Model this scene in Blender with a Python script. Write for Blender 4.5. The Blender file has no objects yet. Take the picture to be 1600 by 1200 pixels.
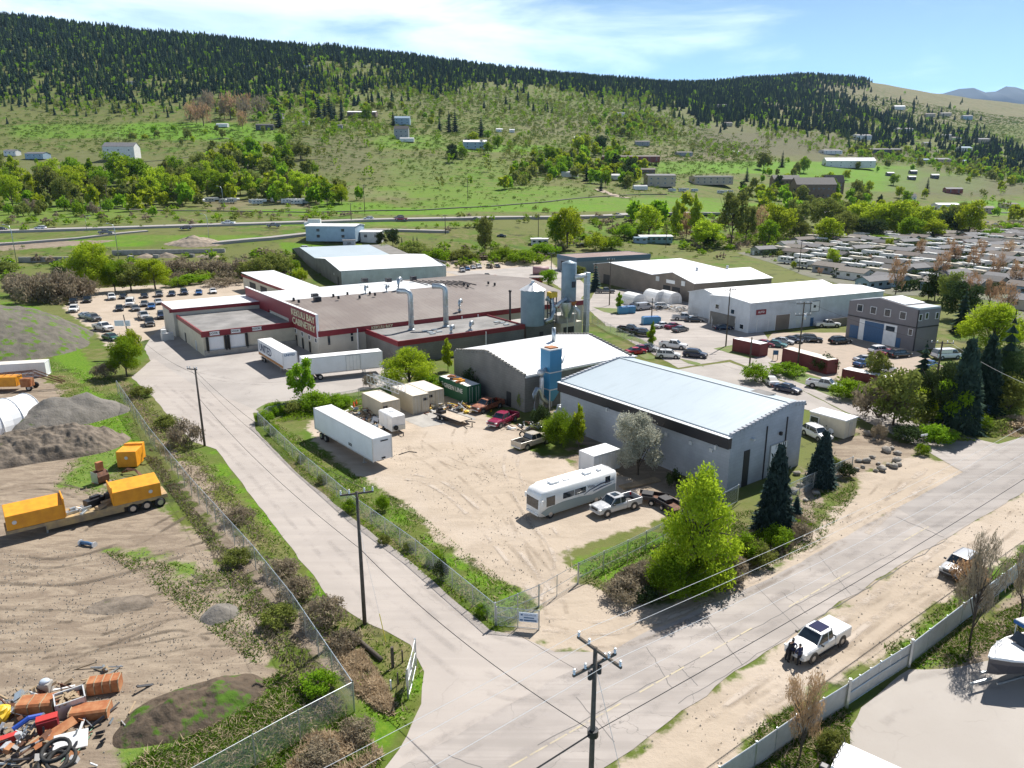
import bpy,bmesh,math,random
import numpy as np
from mathutils import Vector,Matrix,noise as mnoise
R = math.radians
random.seed(7)
rng = np.random.default_rng(7)
S = bpy.context.scene
COL = S.collection
# ------------------------------------------------------------------ camera, sky, sun, exposure
F = 1150.0; PIT = R(15.5); H = 34.0
cam = bpy.data.cameras.new('camera'); cam.sensor_width = 36; cam.lens = 36*F/1600
cam.clip_start = 0.5; cam.clip_end = 30000
cob = bpy.data.objects.new('camera',cam); COL.objects.link(cob)
cob.location = (0,0,H); cob.rotation_euler = (R(90)-PIT,0,0)
S.camera = cob
S.render.resolution_x = 1024; S.render.resolution_y = 768
SUN_AZ = R(56); SUN_EL = R(51)          # azimuth measured from +X towards +Y
w = bpy.data.worlds.new('World'); S.world = w; w.use_nodes = True
nt = w.node_tree; nt.nodes.clear()
def N(t,k,**kw):
 n = t.nodes.new(k)
 for a,b in kw.items(): setattr(n,a,b)
 return n
sky = N(nt,'ShaderNodeTexSky',sky_type='NISHITA'); sky.sun_disc = False
sky.sun_elevation = SUN_EL; sky.sun_rotation = R(90)-SUN_AZ
sky.air_density = 1.0; sky.dust_density = 0.6; sky.ozone_density = 2.2; sky.altitude = 400
tc = N(nt,'ShaderNodeTexCoord'); mp = N(nt,'ShaderNodeMapping'); mp.inputs['Scale'].default_value = (1.6,1.6,7.0)
mp.inputs['Rotation'].default_value = (R(10),R(-14),R(25))
n1 = N(nt,'ShaderNodeTexNoise'); n1.inputs['Scale'].default_value = 1.7; n1.inputs['Detail'].default_value = 9; n1.inputs['Roughness'].default_value = .58
n1.inputs['Distortion'].default_value = .5
nt.links.new(tc.outputs['Generated'],mp.inputs[0]); nt.links.new(mp.outputs[0],n1.inputs[0])
sx = N(nt,'ShaderNodeSeparateXYZ'); nt.links.new(tc.outputs['Generated'],sx.inputs[0])
# thin cloud veil is thicker to the left (-x) of the valley
mr0 = N(nt,'ShaderNodeMapRange'); mr0.inputs[1].default_value = .55; mr0.inputs[2].default_value = -.35; mr0.inputs[3].default_value = -.12; mr0.inputs[4].default_value = .22
nt.links.new(sx.outputs[0],mr0.inputs[0])
ad = N(nt,'ShaderNodeMath',operation='ADD'); nt.links.new(n1.outputs[0],ad.inputs[0]); nt.links.new(mr0.outputs[0],ad.inputs[1])
mr = N(nt,'ShaderNodeMapRange',interpolation_type='SMOOTHSTEP'); mr.inputs[1].default_value = .46; mr.inputs[2].default_value = .80; mr.inputs[3].default_value = 0; mr.inputs[4].default_value = .78
nt.links.new(ad.outputs[0],mr.inputs[0])
cz = N(nt,'ShaderNodeMapRange'); cz.inputs[1].default_value = .60; cz.inputs[2].default_value = .26; nt.links.new(sx.outputs[2],cz.inputs[0])
cm_ = N(nt,'ShaderNodeMath',operation='MULTIPLY'); nt.links.new(mr.outputs[0],cm_.inputs[0]); nt.links.new(cz.outputs[0],cm_.inputs[1])
mix = N(nt,'ShaderNodeMixRGB'); mix.inputs[2].default_value = (25,25.6,26,1)
nt.links.new(cm_.outputs[0],mix.inputs[0]); nt.links.new(sky.outputs[0],mix.inputs[1])
hz = N(nt,'ShaderNodeMapRange'); hz.inputs[1].default_value = .30; hz.inputs[2].default_value = .0; hz.inputs[3].default_value = 0; hz.inputs[4].default_value = .75
nt.links.new(sx.outputs[2],hz.inputs[0])
mix2 = N(nt,'ShaderNodeMixRGB'); mix2.inputs[2].default_value = (9.5,19,31,1); nt.links.new(hz.outputs[0],mix2.inputs[0]); nt.links.new(mix.outputs[0],mix2.inputs[1])
bg = N(nt,'ShaderNodeBackground'); bg.inputs[1].default_value = 0.041
wo = N(nt,'ShaderNodeOutputWorld'); nt.links.new(mix2.outputs[0],bg.inputs[0]); nt.links.new(bg.outputs[0],wo.inputs[0])
sl = bpy.data.lights.new('sun','SUN'); sl.energy = 5.0; sl.angle = R(.55); sl.color = (1,.955,.89)
so = bpy.data.objects.new('sun',sl); COL.objects.link(so)
sd = Vector((math.cos(SUN_EL)*math.cos(SUN_AZ),math.cos(SUN_EL)*math.sin(SUN_AZ),math.sin(SUN_EL)))
so.rotation_euler = sd.to_track_quat('Z','Y').to_euler(); so.location = (60,60,120)
vs = S.view_settings; vs.view_transform = 'Standard'; vs.look = 'None'; vs.gamma = 1; vs.exposure = 0.70
S.render.engine = 'CYCLES'
S.cycles.max_bounces = 5; S.cycles.diffuse_bounces = 2; S.cycles.glossy_bounces = 2; S.cycles.transparent_max_bounces = 12
S.cycles.transmission_bounces = 2; S.cycles.volume_bounces = 0
# ------------------------------------------------------------------ photo pixel (1600x1200) -> place
CP,SP = math.cos(PIT),math.sin(PIT)
def ray(px,py):
 u = (px-800)/F; v = -(py-600)/F
 return u,CP+v*SP,-SP+v*CP
def at(px,py,z=0.0):
 x,y,dz = ray(px,py); t = (z-H)/dz
 return Vector((x*t,y*t,z))
def s_of(row):
 v = -(row-600)/F
 return (-SP+v*CP)/(CP+v*SP)
def proj(p):
 z = p[2]-H; d = p[1]*CP-z*SP
 return 800+F*p[0]/d,600-F*(p[1]*SP+z*CP)/d
def pxm(p):
 return F/(p[1]*CP-(p[2]-H)*SP)
# ---- terrain: for columns of view, (distance, image row) pairs give the height of the valley side
def rz0(d): return 600-F*math.tan(PIT-math.atan(H/d))
PROF = {
 -500: [(235,None),(290,405),(330,375),(345,366),(370,358),(430,335),(520,315),(640,290),(800,240),(1050,190),(1400,110),(1700,40),(1900,15),(2500,40)],
 0:    [(235,None),(290,412),(330,378),(345,368),(370,359),(430,335),(520,315),(640,285),(800,240),(1050,195),(1400,120),(1800,48),(2000,26),(2600,60)],
 200:  [(235,None),(290,410),(330,374),(345,363),(370,354),(430,335),(520,315),(640,285),(800,238),(1050,195),(1400,130),(1900,65),(2100,50),(2700,80)],
 400:  [(240,None),(290,412),(330,376),(350,359),(375,350),(430,333),(520,312),(640,280),(800,235),(1050,195),(1400,140),(1900,82),(2150,70),(2800,95)],
 600:  [(290,None),(330,388),(350,368),(375,353),(398,344),(450,327),(560,300),(700,265),(900,225),(1150,190),(1500,145),(1950,100),(2200,86),(2900,105)],
 800:  [(310,None),(350,386),(375,366),(400,350),(425,340),(480,325),(600,298),(760,268),(950,235),(1200,200),(1500,165),(2000,128),(2350,113),(3000,125)],
 1000: [(340,None),(380,380),(410,362),(435,346),(460,337),(520,320),(640,302),(800,275),(1000,250),(1250,220),(1600,185),(2100,148),(2500,130),(3200,140)],
 1130: [(440,None),(470,358),(500,346),(560,335),(650,318),(800,290),(1000,262),(1250,235),(1500,208),(2000,170),(2600,140),(2900,131),(3500,145)],
 1200: [(440,None),(520,352),(600,340),(700,322),(850,292),(1000,270),(1250,240),(1500,212),(2000,172),(2600,132),(2850,121),(3500,140)],
 1260: [(440,None),(520,355),(620,340),(720,322),(880,292),(1050,270),(1300,245),(1600,212),(2100,172),(2700,142),(3050,117),(3700,140)],
 1350: [(440,None),(530,357),(650,340),(760,322),(900,298),(1100,272),(1400,245),(1700,215),(2200,175),(2800,147),(3150,122),(3900,142)],
 1480: [(440,None),(550,358),(680,340),(800,322),(950,300),(1150,275),(1450,252),(1800,222),(2300,190),(2900,165),(3400,147),(4200,160)],
 1600: [(440,None),(570,358),(700,342),(830,325),(1000,305),(1250,282),(1550,258),(1900,232),(2400,200),(3000,178),(3600,162),(4300,174)],
 2100: [(440,None),(570,358),(700,342),(830,325),(1000,310),(1250,290),(1550,268),(1900,245),(2400,215),(3000,190),(3600,172),(4300,190)],
}
LD = np.linspace(math.log(12),math.log(4300),420)
DD = np.exp(LD)
CC = np.linspace(-700,2300,300)
def _build():
 ks = sorted(PROF); tab = []
 for k in ks:
  p = [(d,rz0(d) if r is None else r) for d,r in PROF[k]]
  ds = np.log([q[0] for q in p]); rs = [q[1] for q in p]
  row = np.interp(LD,ds,rs)
  # soften corners of the profile
  ker = np.hanning(11); ker /= ker.sum()
  rp = np.pad(row,5,mode='edge'); row2 = np.convolve(rp,ker,'valid')
  v = -(row2-600)/F; s = (-SP+v*CP)/(CP+v*SP)
  z = H+DD*s
  d0 = p[0][0]
  wgt = np.clip((DD-d0*0.97)/(d0*.12),0,1); wgt = wgt*wgt*(3-2*wgt)
  z = np.where(DD < d0*0.97,0,z*wgt)
  z[DD > p[-1][0]] = z[DD <= p[-1][0]][-1]
  tab.append(z)
 tab = np.array(tab)
 G = np.array([np.interp(CC,ks,tab[:,j]) for j in range(len(LD))])   # (depth, col)
 ker = np.hanning(13); ker /= ker.sum()
 for j in range(G.shape[0]):
  G[j] = np.convolve(np.pad(G[j],6,mode='edge'),ker,'valid')
 return G
GZ = _build()
def und(x,y):
 k = np.clip((y-300)/600,0,1); a = np.minimum(y/300,7.0)
 return k*(a*.45*np.sin(x/61+1.3*np.sin(y/87))*np.sin(y/73+1.1*np.sin(x/53))+.5*np.sin(x/17+2*np.sin(y/41))*np.sin(y/23+np.sin(x/19)))
def zt_arr(x,y):
 z = np.zeros_like(x)
 for _ in range(2):
  c = 800+F*x/(y*CP-(z-H)*SP)
  fi = np.clip((np.log(y)-LD[0])/(LD[1]-LD[0]),0,len(LD)-1.001); fj = np.clip((c-CC[0])/(CC[1]-CC[0]),0,len(CC)-1.001)
  i = fi.astype(int); j = fj.astype(int); a = fi-i; b = fj-j
  z = GZ[i,j]*(1-a)*(1-b)+GZ[i+1,j]*a*(1-b)+GZ[i,j+1]*(1-a)*b+GZ[i+1,j+1]*a*b
 return z+und(x,y)
def zt(x,y):
 y = max(y,12.1)
 z = 0.0
 for _ in range(2):
  c = 800+F*x/(y*CP-(z-H)*SP)
  fi = (math.log(y)-LD[0])/(LD[1]-LD[0]); fj = (c-CC[0])/(CC[1]-CC[0])
  fi = min(max(fi,0),len(LD)-1.001); fj = min(max(fj,0),len(CC)-1.001)
  i,j = int(fi),int(fj); a,b = fi-i,fj-j
  z = (GZ[i,j]*(1-a)*(1-b)+GZ[i+1,j]*a*(1-b)+GZ[i,j+1]*(1-a)*b+GZ[i+1,j+1]*a*b)
 return float(z+und(x,y))
def gp(px,py):
 """point of the terrain seen at a photo pixel"""
 x,y,dz = ray(px,py)
 d = 30.0
 if dz < -1e-4:
  t = -H/dz
  if y*t < 230: return Vector((x*t,y*t,0))
  d = 225.0
 else: d = 225.0
 while d < 4300:
  t = d/y
  if H+dz*t <= zt(x*t,d):
   lo,hi = d/1.01,d
   for _ in range(8):
    m = (lo+hi)/2; t = m/y
    if H+dz*t <= zt(x*t,m): hi = m
    else: lo = m
   t = hi/y
   return Vector((x*t,hi,zt(x*t,hi)))
  d *= 1.01
 return None
# ------------------------------------------------------------------ mesh builder
class MB:
 def __init__(s): s.v = []; s.f = []; s.m = []; s.c = 0
 def add(s,vs,fs,m=0):
  o = len(s.v); s.v.extend([tuple(p) for p in vs]); s.f.extend([tuple(i+o for i in f) for f in fs]); s.m.extend([m]*len(fs)); return s
 def box(s,c,d,rz=0,m=0,M=None):
  x,y,z = d[0]/2,d[1]/2,d[2]/2; cs,sn = math.cos(rz),math.sin(rz); P = []
  for dz in (-z,z):
   for dx,dy in ((-x,-y),(x,-y),(x,y),(-x,y)):
    p = Vector((dx*cs-dy*sn,dx*sn+dy*cs,dz))
    if M: p = M @ Vector((dx,dy,dz))
    P.append((c[0]+p[0],c[1]+p[1],c[2]+p[2]))
  return s.add(P,[(3,2,1,0),(4,5,6,7),(0,1,5,4),(1,2,6,5),(2,3,7,6),(3,0,4,7)],m)
 def prism(s,poly,z0,z1,m=0,mt=None):
  n = len(poly); zt_ = z1 if hasattr(z1,'__len__') else [z1]*n; zb = z0 if hasattr(z0,'__len__') else [z0]*n
  a = sum(poly[i][0]*poly[(i+1) % n][1]-poly[(i+1) % n][0]*poly[i][1] for i in range(n))
  if a < 0: poly = poly[::-1]; zt_ = list(zt_)[::-1]; zb = list(zb)[::-1]
  P = [(p[0],p[1],z) for p,z in zip(poly,zb)]+[(p[0],p[1],z) for p,z in zip(poly,zt_)]
  s.add(P,[tuple(range(n))[::-1]]+[(i,(i+1) % n,n+(i+1) % n,n+i) for i in range(n)],m)
  o = len(s.v)-2*n
  s.f.append(tuple(o+n+i for i in range(n))); s.m.append(m if mt is None else mt)
  return s
 def quad(s,a,b,c,d,m=0): return s.add([a,b,c,d],[(0,1,2,3)],m)
 def tube(s,pts,r,n=6,m=0,cap=True):
  pts = [Vector(p) for p in pts]; k = len(pts); rs = r if hasattr(r,'__len__') else [r]*k
  P = []; up = Vector((0,0,1))
  for i,p in enumerate(pts):
   t = (pts[min(i+1,k-1)]-pts[max(i-1,0)])
   if t.length < 1e-7: t = Vector((0,0,1))
   t.normalize(); a = t.cross(up)
   if a.length < .05: a = t.cross(Vector((1,0,0)))
   a.normalize(); b = t.cross(a)
   for j in range(n):
    th = 2*math.pi*j/n; P.append(p+a*(math.cos(th)*rs[i])+b*(math.sin(th)*rs[i]))
  fs = [(i*n+j,i*n+(j+1) % n,(i+1)*n+(j+1) % n,(i+1)*n+j) for i in range(k-1) for j in range(n)]
  if cap: fs += [tuple(range(n))[::-1],tuple((k-1)*n+j for j in range(n))]
  return s.add(P,fs,m)
 def cyl(s,c,r,h,n=12,m=0,r2=None,ax='z'):
  c = Vector(c); d = {'z': Vector((0,0,h)),'x': Vector((h,0,0)),'y': Vector((0,h,0))}[ax]
  return s.tube([c,c+d],[r,r if r2 is None else r2],n,m)
 def lathe(s,prof,c=(0,0,0),n=24,m=0):
  P = []; k = len(prof)
  for r,z in prof:
   for j in range(n):
    th = 2*math.pi*j/n; P.append((c[0]+r*math.cos(th),c[1]+r*math.sin(th),c[2]+z))
  return s.add(P,[(i*n+j,i*n+(j+1) % n,(i+1)*n+(j+1) % n,(i+1)*n+j) for i in range(k-1) for j in range(n)],m)
 def loft(s,secs,m=0,cap=True):
  n = len(secs[0]); k = len(secs); P = [p for q in secs for p in q]
  fs = [(i*n+j,i*n+(j+1) % n,(i+1)*n+(j+1) % n,(i+1)*n+j) for i in range(k-1) for j in range(n)]
  if cap: fs += [tuple(range(n))[::-1],tuple((k-1)*n+j for j in range(n))]
  return s.add(P,fs,m)
 def ball(s,c,r,n=8,k=6,m=0,jit=0,sc=(1,1,1),sd=0):
  P = [(c[0],c[1],c[2]-r*sc[2])];
  for i in range(1,k):
   ph = math.pi*i/k
   for j in range(n):
    th = 2*math.pi*j/n+i*.3; q = Vector((math.sin(ph)*math.cos(th),math.sin(ph)*math.sin(th),-math.cos(ph)))
    rr = r*(1+jit*mnoise.noise(q*1.7+Vector((sd,sd*.7,c[0]))))
    P.append((c[0]+q[0]*rr*sc[0],c[1]+q[1]*rr*sc[1],c[2]+q[2]*rr*sc[2]))
  P.append((c[0],c[1],c[2]+r*sc[2])); L = len(P)-1
  fs = [(0,1+(j+1) % n,1+j) for j in range(n)]
  for i in range(k-2):
   for j in range(n): fs.append((1+i*n+j,1+i*n+(j+1) % n,1+(i+1)*n+(j+1) % n,1+(i+1)*n+j))
  fs += [(L,1+(k-2)*n+j,1+(k-2)*n+(j+1) % n) for j in range(n)]
  return s.add(P,fs,m)
 def mesh(s,name,mats,smooth=False):
  me = bpy.data.meshes.new(name); me.from_pydata(s.v,[],s.f)
  for q in (mats if isinstance(mats,(list,tuple)) else [mats]): me.materials.append(q)
  me.polygons.foreach_set('material_index',s.m)
  if smooth: me.polygons.foreach_set('use_smooth',[True]*len(s.f))
  me.update(); return me
 def build(s,name,mats,parent=None,smooth=False,bevel=0):
  o = bpy.data.objects.new(name,s.mesh(name,mats,smooth)); COL.objects.link(o)
  if parent: o.parent = parent
  if bevel:
   b = o.modifiers.new('bevel','BEVEL'); b.width = bevel; b.segments = 2; b.limit_method = 'ANGLE'
  return o
def thing(name,label,cat,loc=(0,0,0),rz=0,group=None):
 o = bpy.data.objects.new(name,None); COL.objects.link(o); o.empty_display_size = .5
 o.location = loc; o.rotation_euler = (0,0,rz); o['label'] = label; o['category'] = cat
 if group: o['group'] = group
 return o
def tag(o,label,cat,group=None,kind=None):
 if label: o['label'] = label
 if cat: o['category'] = cat
 if group: o['group'] = group
 if kind: o['kind'] = kind
 return o
KIDS = {}
def dup(root,loc,rz,label=None,group=None,scale=None,mat=None):
 """copy of a thing with its parts and sub-parts"""
 if root.name not in KIDS: KIDS[root.name] = [(c,list(c.children)) for c in root.children]
 r = root.copy(); COL.objects.link(r); r.location = loc; r.rotation_euler = (0,0,rz)
 if scale is not None: r.scale = scale if hasattr(scale,'__len__') else (scale,)*3
 if label: r['label'] = label
 if group: r['group'] = group
 for ch,gs in KIDS[root.name]:
  c = ch.copy(); COL.objects.link(c); c.parent = r
  for g in gs:
   d = g.copy(); COL.objects.link(d); d.parent = c
 return r
# ------------------------------------------------------------------ materials
def mat(name,col,rough=.7,metal=0,spec=.5,var=0.0,vs=3.0,bump=0.0,bs=20.0,col2=None,coat=0,emit=None):
 m = bpy.data.materials.new(name); m.use_nodes = True; t = m.node_tree; b = t.nodes['Principled BSDF']
 b.inputs['Base Color'].default_value = (*col,1); b.inputs['Roughness'].default_value = rough; b.inputs['Metallic'].default_value = metal
 b.inputs['Specular IOR Level'].default_value = spec; b.inputs['Coat Weight'].default_value = coat
 if var or bump or col2:
  tcn = N(t,'ShaderNodeTexCoord')
  n = N(t,'ShaderNodeTexNoise'); n.inputs['Scale'].default_value = vs; n.inputs['Detail'].default_value = 6; n.inputs['Roughness'].default_value = .6
  t.links.new(tcn.outputs['Object'],n.inputs[0])
  if col2 or var:
   mx = N(t,'ShaderNodeMixRGB'); c2 = col2 or tuple(c*(1-var) for c in col)
   mx.inputs[1].default_value = (*col,1); mx.inputs[2].default_value = (*c2,1)
   r_ = N(t,'ShaderNodeMapRange'); r_.inputs[1].default_value = .38; r_.inputs[2].default_value = .66
   t.links.new(n.outputs[0],r_.inputs[0]); t.links.new(r_.outputs[0],mx.inputs[0]); t.links.new(mx.outputs[0],b.inputs['Base Color'])
  if bump:
   n2 = N(t,'ShaderNodeTexNoise'); n2.inputs['Scale'].default_value = bs; n2.inputs['Detail'].default_value = 4
   t.links.new(tcn.outputs['Object'],n2.inputs[0])
   bp = N(t,'ShaderNodeBump'); bp.inputs['Strength'].default_value = bump; bp.inputs['Distance'].default_value = .1
   t.links.new(n2.outputs[0],bp.inputs['Height']); t.links.new(bp.outputs[0],b.inputs['Normal'])
 return m
def ribbed(name,col,axis=0,scale=3.0,depth=.5,rough=.5,metal=0,var=.12,dirs=None,frac=None):
 """painted profiled metal: bump ribs along one object axis plus stains"""
 m = mat(name,col,rough,metal,var=var,vs=.35); t = m.node_tree; b = t.nodes['Principled BSDF']
 tcn = N(t,'ShaderNodeTexCoord'); wv = N(t,'ShaderNodeTexWave',wave_type='BANDS',bands_direction='XYZ'[axis],wave_profile='TRI')
 wv.inputs['Scale'].default_value = scale
 t.links.new(tcn.outputs['Object'],wv.inputs[0])
 rp = N(t,'ShaderNodeMapRange'); rp.inputs[1].default_value = .75; rp.inputs[2].default_value = .95
 t.links.new(wv.outputs[1],rp.inputs[0])
 bp = N(t,'ShaderNodeBump'); bp.inputs['Strength'].default_value = depth; bp.inputs['Distance'].default_value = .06
 t.links.new(rp.outputs[0],bp.inputs['Height']); t.links.new(bp.outputs[0],b.inputs['Normal'])
 return m
def block(name,col,mort=.8,sc=1.0,var=.25):
 """concrete block wall coursing on vertical faces (object space)"""
 m = mat(name,col,.9); t = m.node_tree; b = t.nodes['Principled BSDF']
 tcn = N(t,'ShaderNodeTexCoord'); sp = N(t,'ShaderNodeSeparateXYZ'); t.links.new(tcn.outputs['Object'],sp.inputs[0])
 a = N(t,'ShaderNodeMath',operation='ADD'); t.links.new(sp.outputs[0],a.inputs[0]); t.links.new(sp.outputs[1],a.inputs[1])
 cb = N(t,'ShaderNodeCombineXYZ'); t.links.new(a.outputs[0],cb.inputs[0]); t.links.new(sp.outputs[2],cb.inputs[1])
 br = N(t,'ShaderNodeTexBrick'); br.inputs['Scale'].default_value = 1.0; br.inputs['Brick Width'].default_value = .8*sc; br.inputs['Row Height'].default_value = .4*sc
 br.inputs['Mortar Size'].default_value = .022; br.inputs['Bias'].default_value = 0
 br.inputs['Color1'].default_value = (*col,1); br.inputs['Color2'].default_value = (*[c*.93 for c in col],1); br.inputs['Mortar'].default_value = (*[c*mort for c in col],1)
 t.links.new(cb.outputs[0],br.inputs[0])
 n = N(t,'ShaderNodeTexNoise'); n.inputs['Scale'].default_value = .3; n.inputs['Detail'].default_value = 7; t.links.new(tcn.outputs['Object'],n.inputs[0])
 r_ = N(t,'ShaderNodeMapRange'); r_.inputs[1].default_value = .35; r_.inputs[2].default_value = .7; r_.inputs[3].default_value = 1; r_.inputs[4].default_value = 1-var
 t.links.new(n.outputs[0],r_.inputs[0])
 mx = N(t,'ShaderNodeMixRGB',blend_type='MULTIPLY'); mx.inputs[0].default_value = 1
 t.links.new(br.outputs[0],mx.inputs[1]); t.links.new(r_.outputs[0],mx.inputs[2]); t.links.new(mx.outputs[0],b.inputs['Base Color'])
 return m
def chain(name,dens=.22,col=(.55,.57,.58)):
 m = bpy.data.materials.new(name); m.use_nodes = True; t = m.node_tree; t.nodes.clear()
 o = N(t,'ShaderNodeOutputMaterial'); d = N(t,'ShaderNodeBsdfPrincipled'); d.inputs['Base Color'].default_value = (*col,1); d.inputs['Roughness'].default_value = .45; d.inputs['Metallic'].default_value = .4
 tr = N(t,'ShaderNodeBsdfTransparent'); mx = N(t,'ShaderNodeMixShader'); uv = N(t,'ShaderNodeUVMap')
 # two families of thin diagonal wires
 sp = N(t,'ShaderNodeSeparateXYZ'); t.links.new(uv.outputs[0],sp.inputs[0]); outs = []
 for op in ('ADD','SUBTRACT'):
  a = N(t,'ShaderNodeMath',operation=op); t.links.new(sp.outputs[0],a.inputs[0]); t.links.new(sp.outputs[1],a.inputs[1])
  k = N(t,'ShaderNodeMath',operation='MULTIPLY'); k.inputs[1].default_value = 12; t.links.new(a.outputs[0],k.inputs[0])
  f = N(t,'ShaderNodeMath',operation='FRACT'); t.links.new(k.outputs[0],f.inputs[0])
  l = N(t,'ShaderNodeMath',operation='LESS_THAN'); l.inputs[1].default_value = dens/2; t.links.new(f.outputs[0],l.inputs[0]); outs.append(l)
 mm = N(t,'ShaderNodeMath',operation='MAXIMUM'); t.links.new(outs[0].outputs[0],mm.inputs[0]); t.links.new(outs[1].outputs[0],mm.inputs[1])
 t.links.new(mm.outputs[0],mx.inputs[0]); t.links.new(tr.outputs[0],mx.inputs[1]); t.links.new(d.outputs[0],mx.inputs[2]); t.links.new(mx.outputs[0],o.inputs[0])
 return m
M = {}
M['white_metal'] = ribbed('white_metal_cladding',(.80,.81,.82),0,.5,.5,.45,var=.08)
M['white'] = mat('white_paint',(.80,.80,.79),.5,var=.1,vs=1.2)
M['whitepanel'] = ribbed('white_trailer_panel',(.76,.78,.80),0,.4,.18,.4,var=.12)
M['roofblue'] = None
M['cream'] = mat('cream_paint',(.60,.55,.43),.7,var=.15,vs=.8)
M['beige'] = mat('beige_stucco',(.52,.49,.42),.85,var=.12,vs=.5)
M['red'] = mat('dark_red_metal',(.22,.014,.022),.5,var=.15,vs=.7)
M['burg'] = ribbed('burgundy_container',(.17,.028,.03),0,1.2,1.0,.6,var=.3)
M['brownroof'] = None
M['greyroof'] = mat('grey_gravel_roof',(.17,.165,.16),.95,col2=(.27,.26,.25),vs=.22,bump=.2)
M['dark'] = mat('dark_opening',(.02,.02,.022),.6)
M['glass'] = mat('window_glass',(.02,.03,.04),.08,spec=.9)
M['black'] = mat('black_rubber',(.02,.02,.02),.8)
M['blackmetal'] = mat('black_metal',(.015,.015,.02),.45,var=.1)
M['rim'] = mat('alloy_rim',(.45,.45,.46),.35,.8)
M['galv'] = mat('galvanised_steel',(.48,.52,.54),.38,.75,var=.2,vs=2)
M['silo'] = ribbed('silo_corrugated_steel',(.25,.33,.38),2,1.6,.6,.5,.35,var=.25)
M['wood'] = mat('weathered_pole_wood',(.10,.082,.065),.9,var=.35,vs=3)
M['timber'] = mat('raw_timber',(.36,.27,.17),.85,var=.3,vs=2)
M['rust'] = mat('rusty_steel',(.30,.10,.035),.85,col2=(.42,.20,.09),vs=1.5)
M['rustdk'] = mat('dark_rusty_steel',(.10,.045,.03),.85,col2=(.20,.09,.045),vs=2)
M['orange'] = mat('orange_yellow_paint',(.75,.32,.012),.5,col2=(.62,.24,.01),vs=1.2)
M['yellow'] = mat('yellow_paint',(.72,.46,.02),.5,var=.2,vs=2)
M['blue'] = ribbed('blue_painted_metal',(.05,.24,.42),0,1.2,.5,.4,var=.1)
M['bluedk'] = mat('blue_door_paint',(.045,.12,.24),.5,var=.15)
M['green'] = ribbed('green_container_paint',(.015,.12,.06),0,1.2,1.0,.55,var=.25)
M['greyblock'] = block('grey_painted_block',(.43,.445,.48),.86,1.0,.24)
M['block'] = block('raw_concrete_block',(.22,.21,.19),.75,1.0,.3)
M['tanblock'] = block('tan_concrete_block',(.24,.20,.165),.8,1.0,.2)
M['conc'] = mat('plain_concrete',(.38,.36,.33),.9,var=.25,vs=.7,bump=.1)
M['rock'] = mat('pale_rock',(.34,.31,.27),.9,var=.4,vs=1.5,bump=.5,bs=3)
M['taupe'] = mat('grey_taupe_siding',(.20,.185,.19),.8,var=.1,vs=.6)
M['chain'] = chain('chain_link_wire',.30)
M['wire'] = mat('pale_cable',(.62,.62,.60),.5)
M['wiredk'] = mat('black_cable',(.02,.02,.02),.6)
M['tin'] = mat('light_metal',(.62,.63,.64),.4,.3,var=.1)
M['sand'] = mat('heap_of_sand',(.36,.29,.22),.95,col2=(.27,.22,.17),vs=.6,bump=.5,bs=4)
# ================================================================== GROUND
def W(pts,z=0): return [(lambda p: (p.x,p.y))(at(a,b,z)) for a,b in pts]
SAND = [[(490,690),(560,742),(618,778),(690,848),(750,890),(815,922),(838,950),(800,985),(790,992),(850,1012),(1000,1040),(1200,935),(1420,790),(1520,735),(1440,710),(1345,740),(1338,772),(1292,800),(1280,842),(1190,893),(1100,925),(1010,945),(960,938),(905,908),(882,865),(960,835),(1030,815),(1045,790),(1000,760),(960,740),(905,735),(880,716),(800,700),(830,668),(760,650),(700,640),(610,645),(520,640),(480,660)],
  [(900,1230),(945,1195),(1380,895),(1600,765),(1900,600),(1900,730),(1600,852),(1500,915),(1400,1005),(1330,1050),(1240,1100),(1190,1130),(1150,1230)],
  [(1170,900),(1330,845),(1340,800),(1250,830)],
  [(98,482),(128,452),(250,446),(398,440),(400,470),(330,500),(250,516),(236,530),(170,545),(150,520)],
  [(640,428),(690,412),(860,408),(880,428),(860,440),(700,440)],
  [(610,372),(700,374),(820,378),(850,392),(720,394),(640,386)],
  [(590,660),(600,625),(720,615),(760,640),(740,665)],
  [(930,372),(1030,372),(1120,385),(1230,395),(1210,405),(1010,392)]]
DIRT = [[(-700,560),(60,585),(100,615),(135,650),(190,700),(180,740),(260,800),(350,870),(395,920),(440,1010),(420,1080),(330,1160),(250,1300),(-700,1600)],
  [(255,690),(320,740),(380,850),(480,960),(560,1050),(500,1060),(420,940),(300,790)],
  [(690,630),(860,640),(905,700),(870,760),(960,790),(1080,800),(1060,730),(900,650),(720,600)],
  [(1290,760),(1420,715),(1440,700),(1340,670),(1290,700),(1240,790),(1150,900),(1250,870)],
  [(1440,1060),(1600,930),(1700,860),(1700,1000),(1560,1030),(1480,1045)],
  [(0,395),(60,395),(330,372),(350,395),(150,408),(0,412)]]
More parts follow.
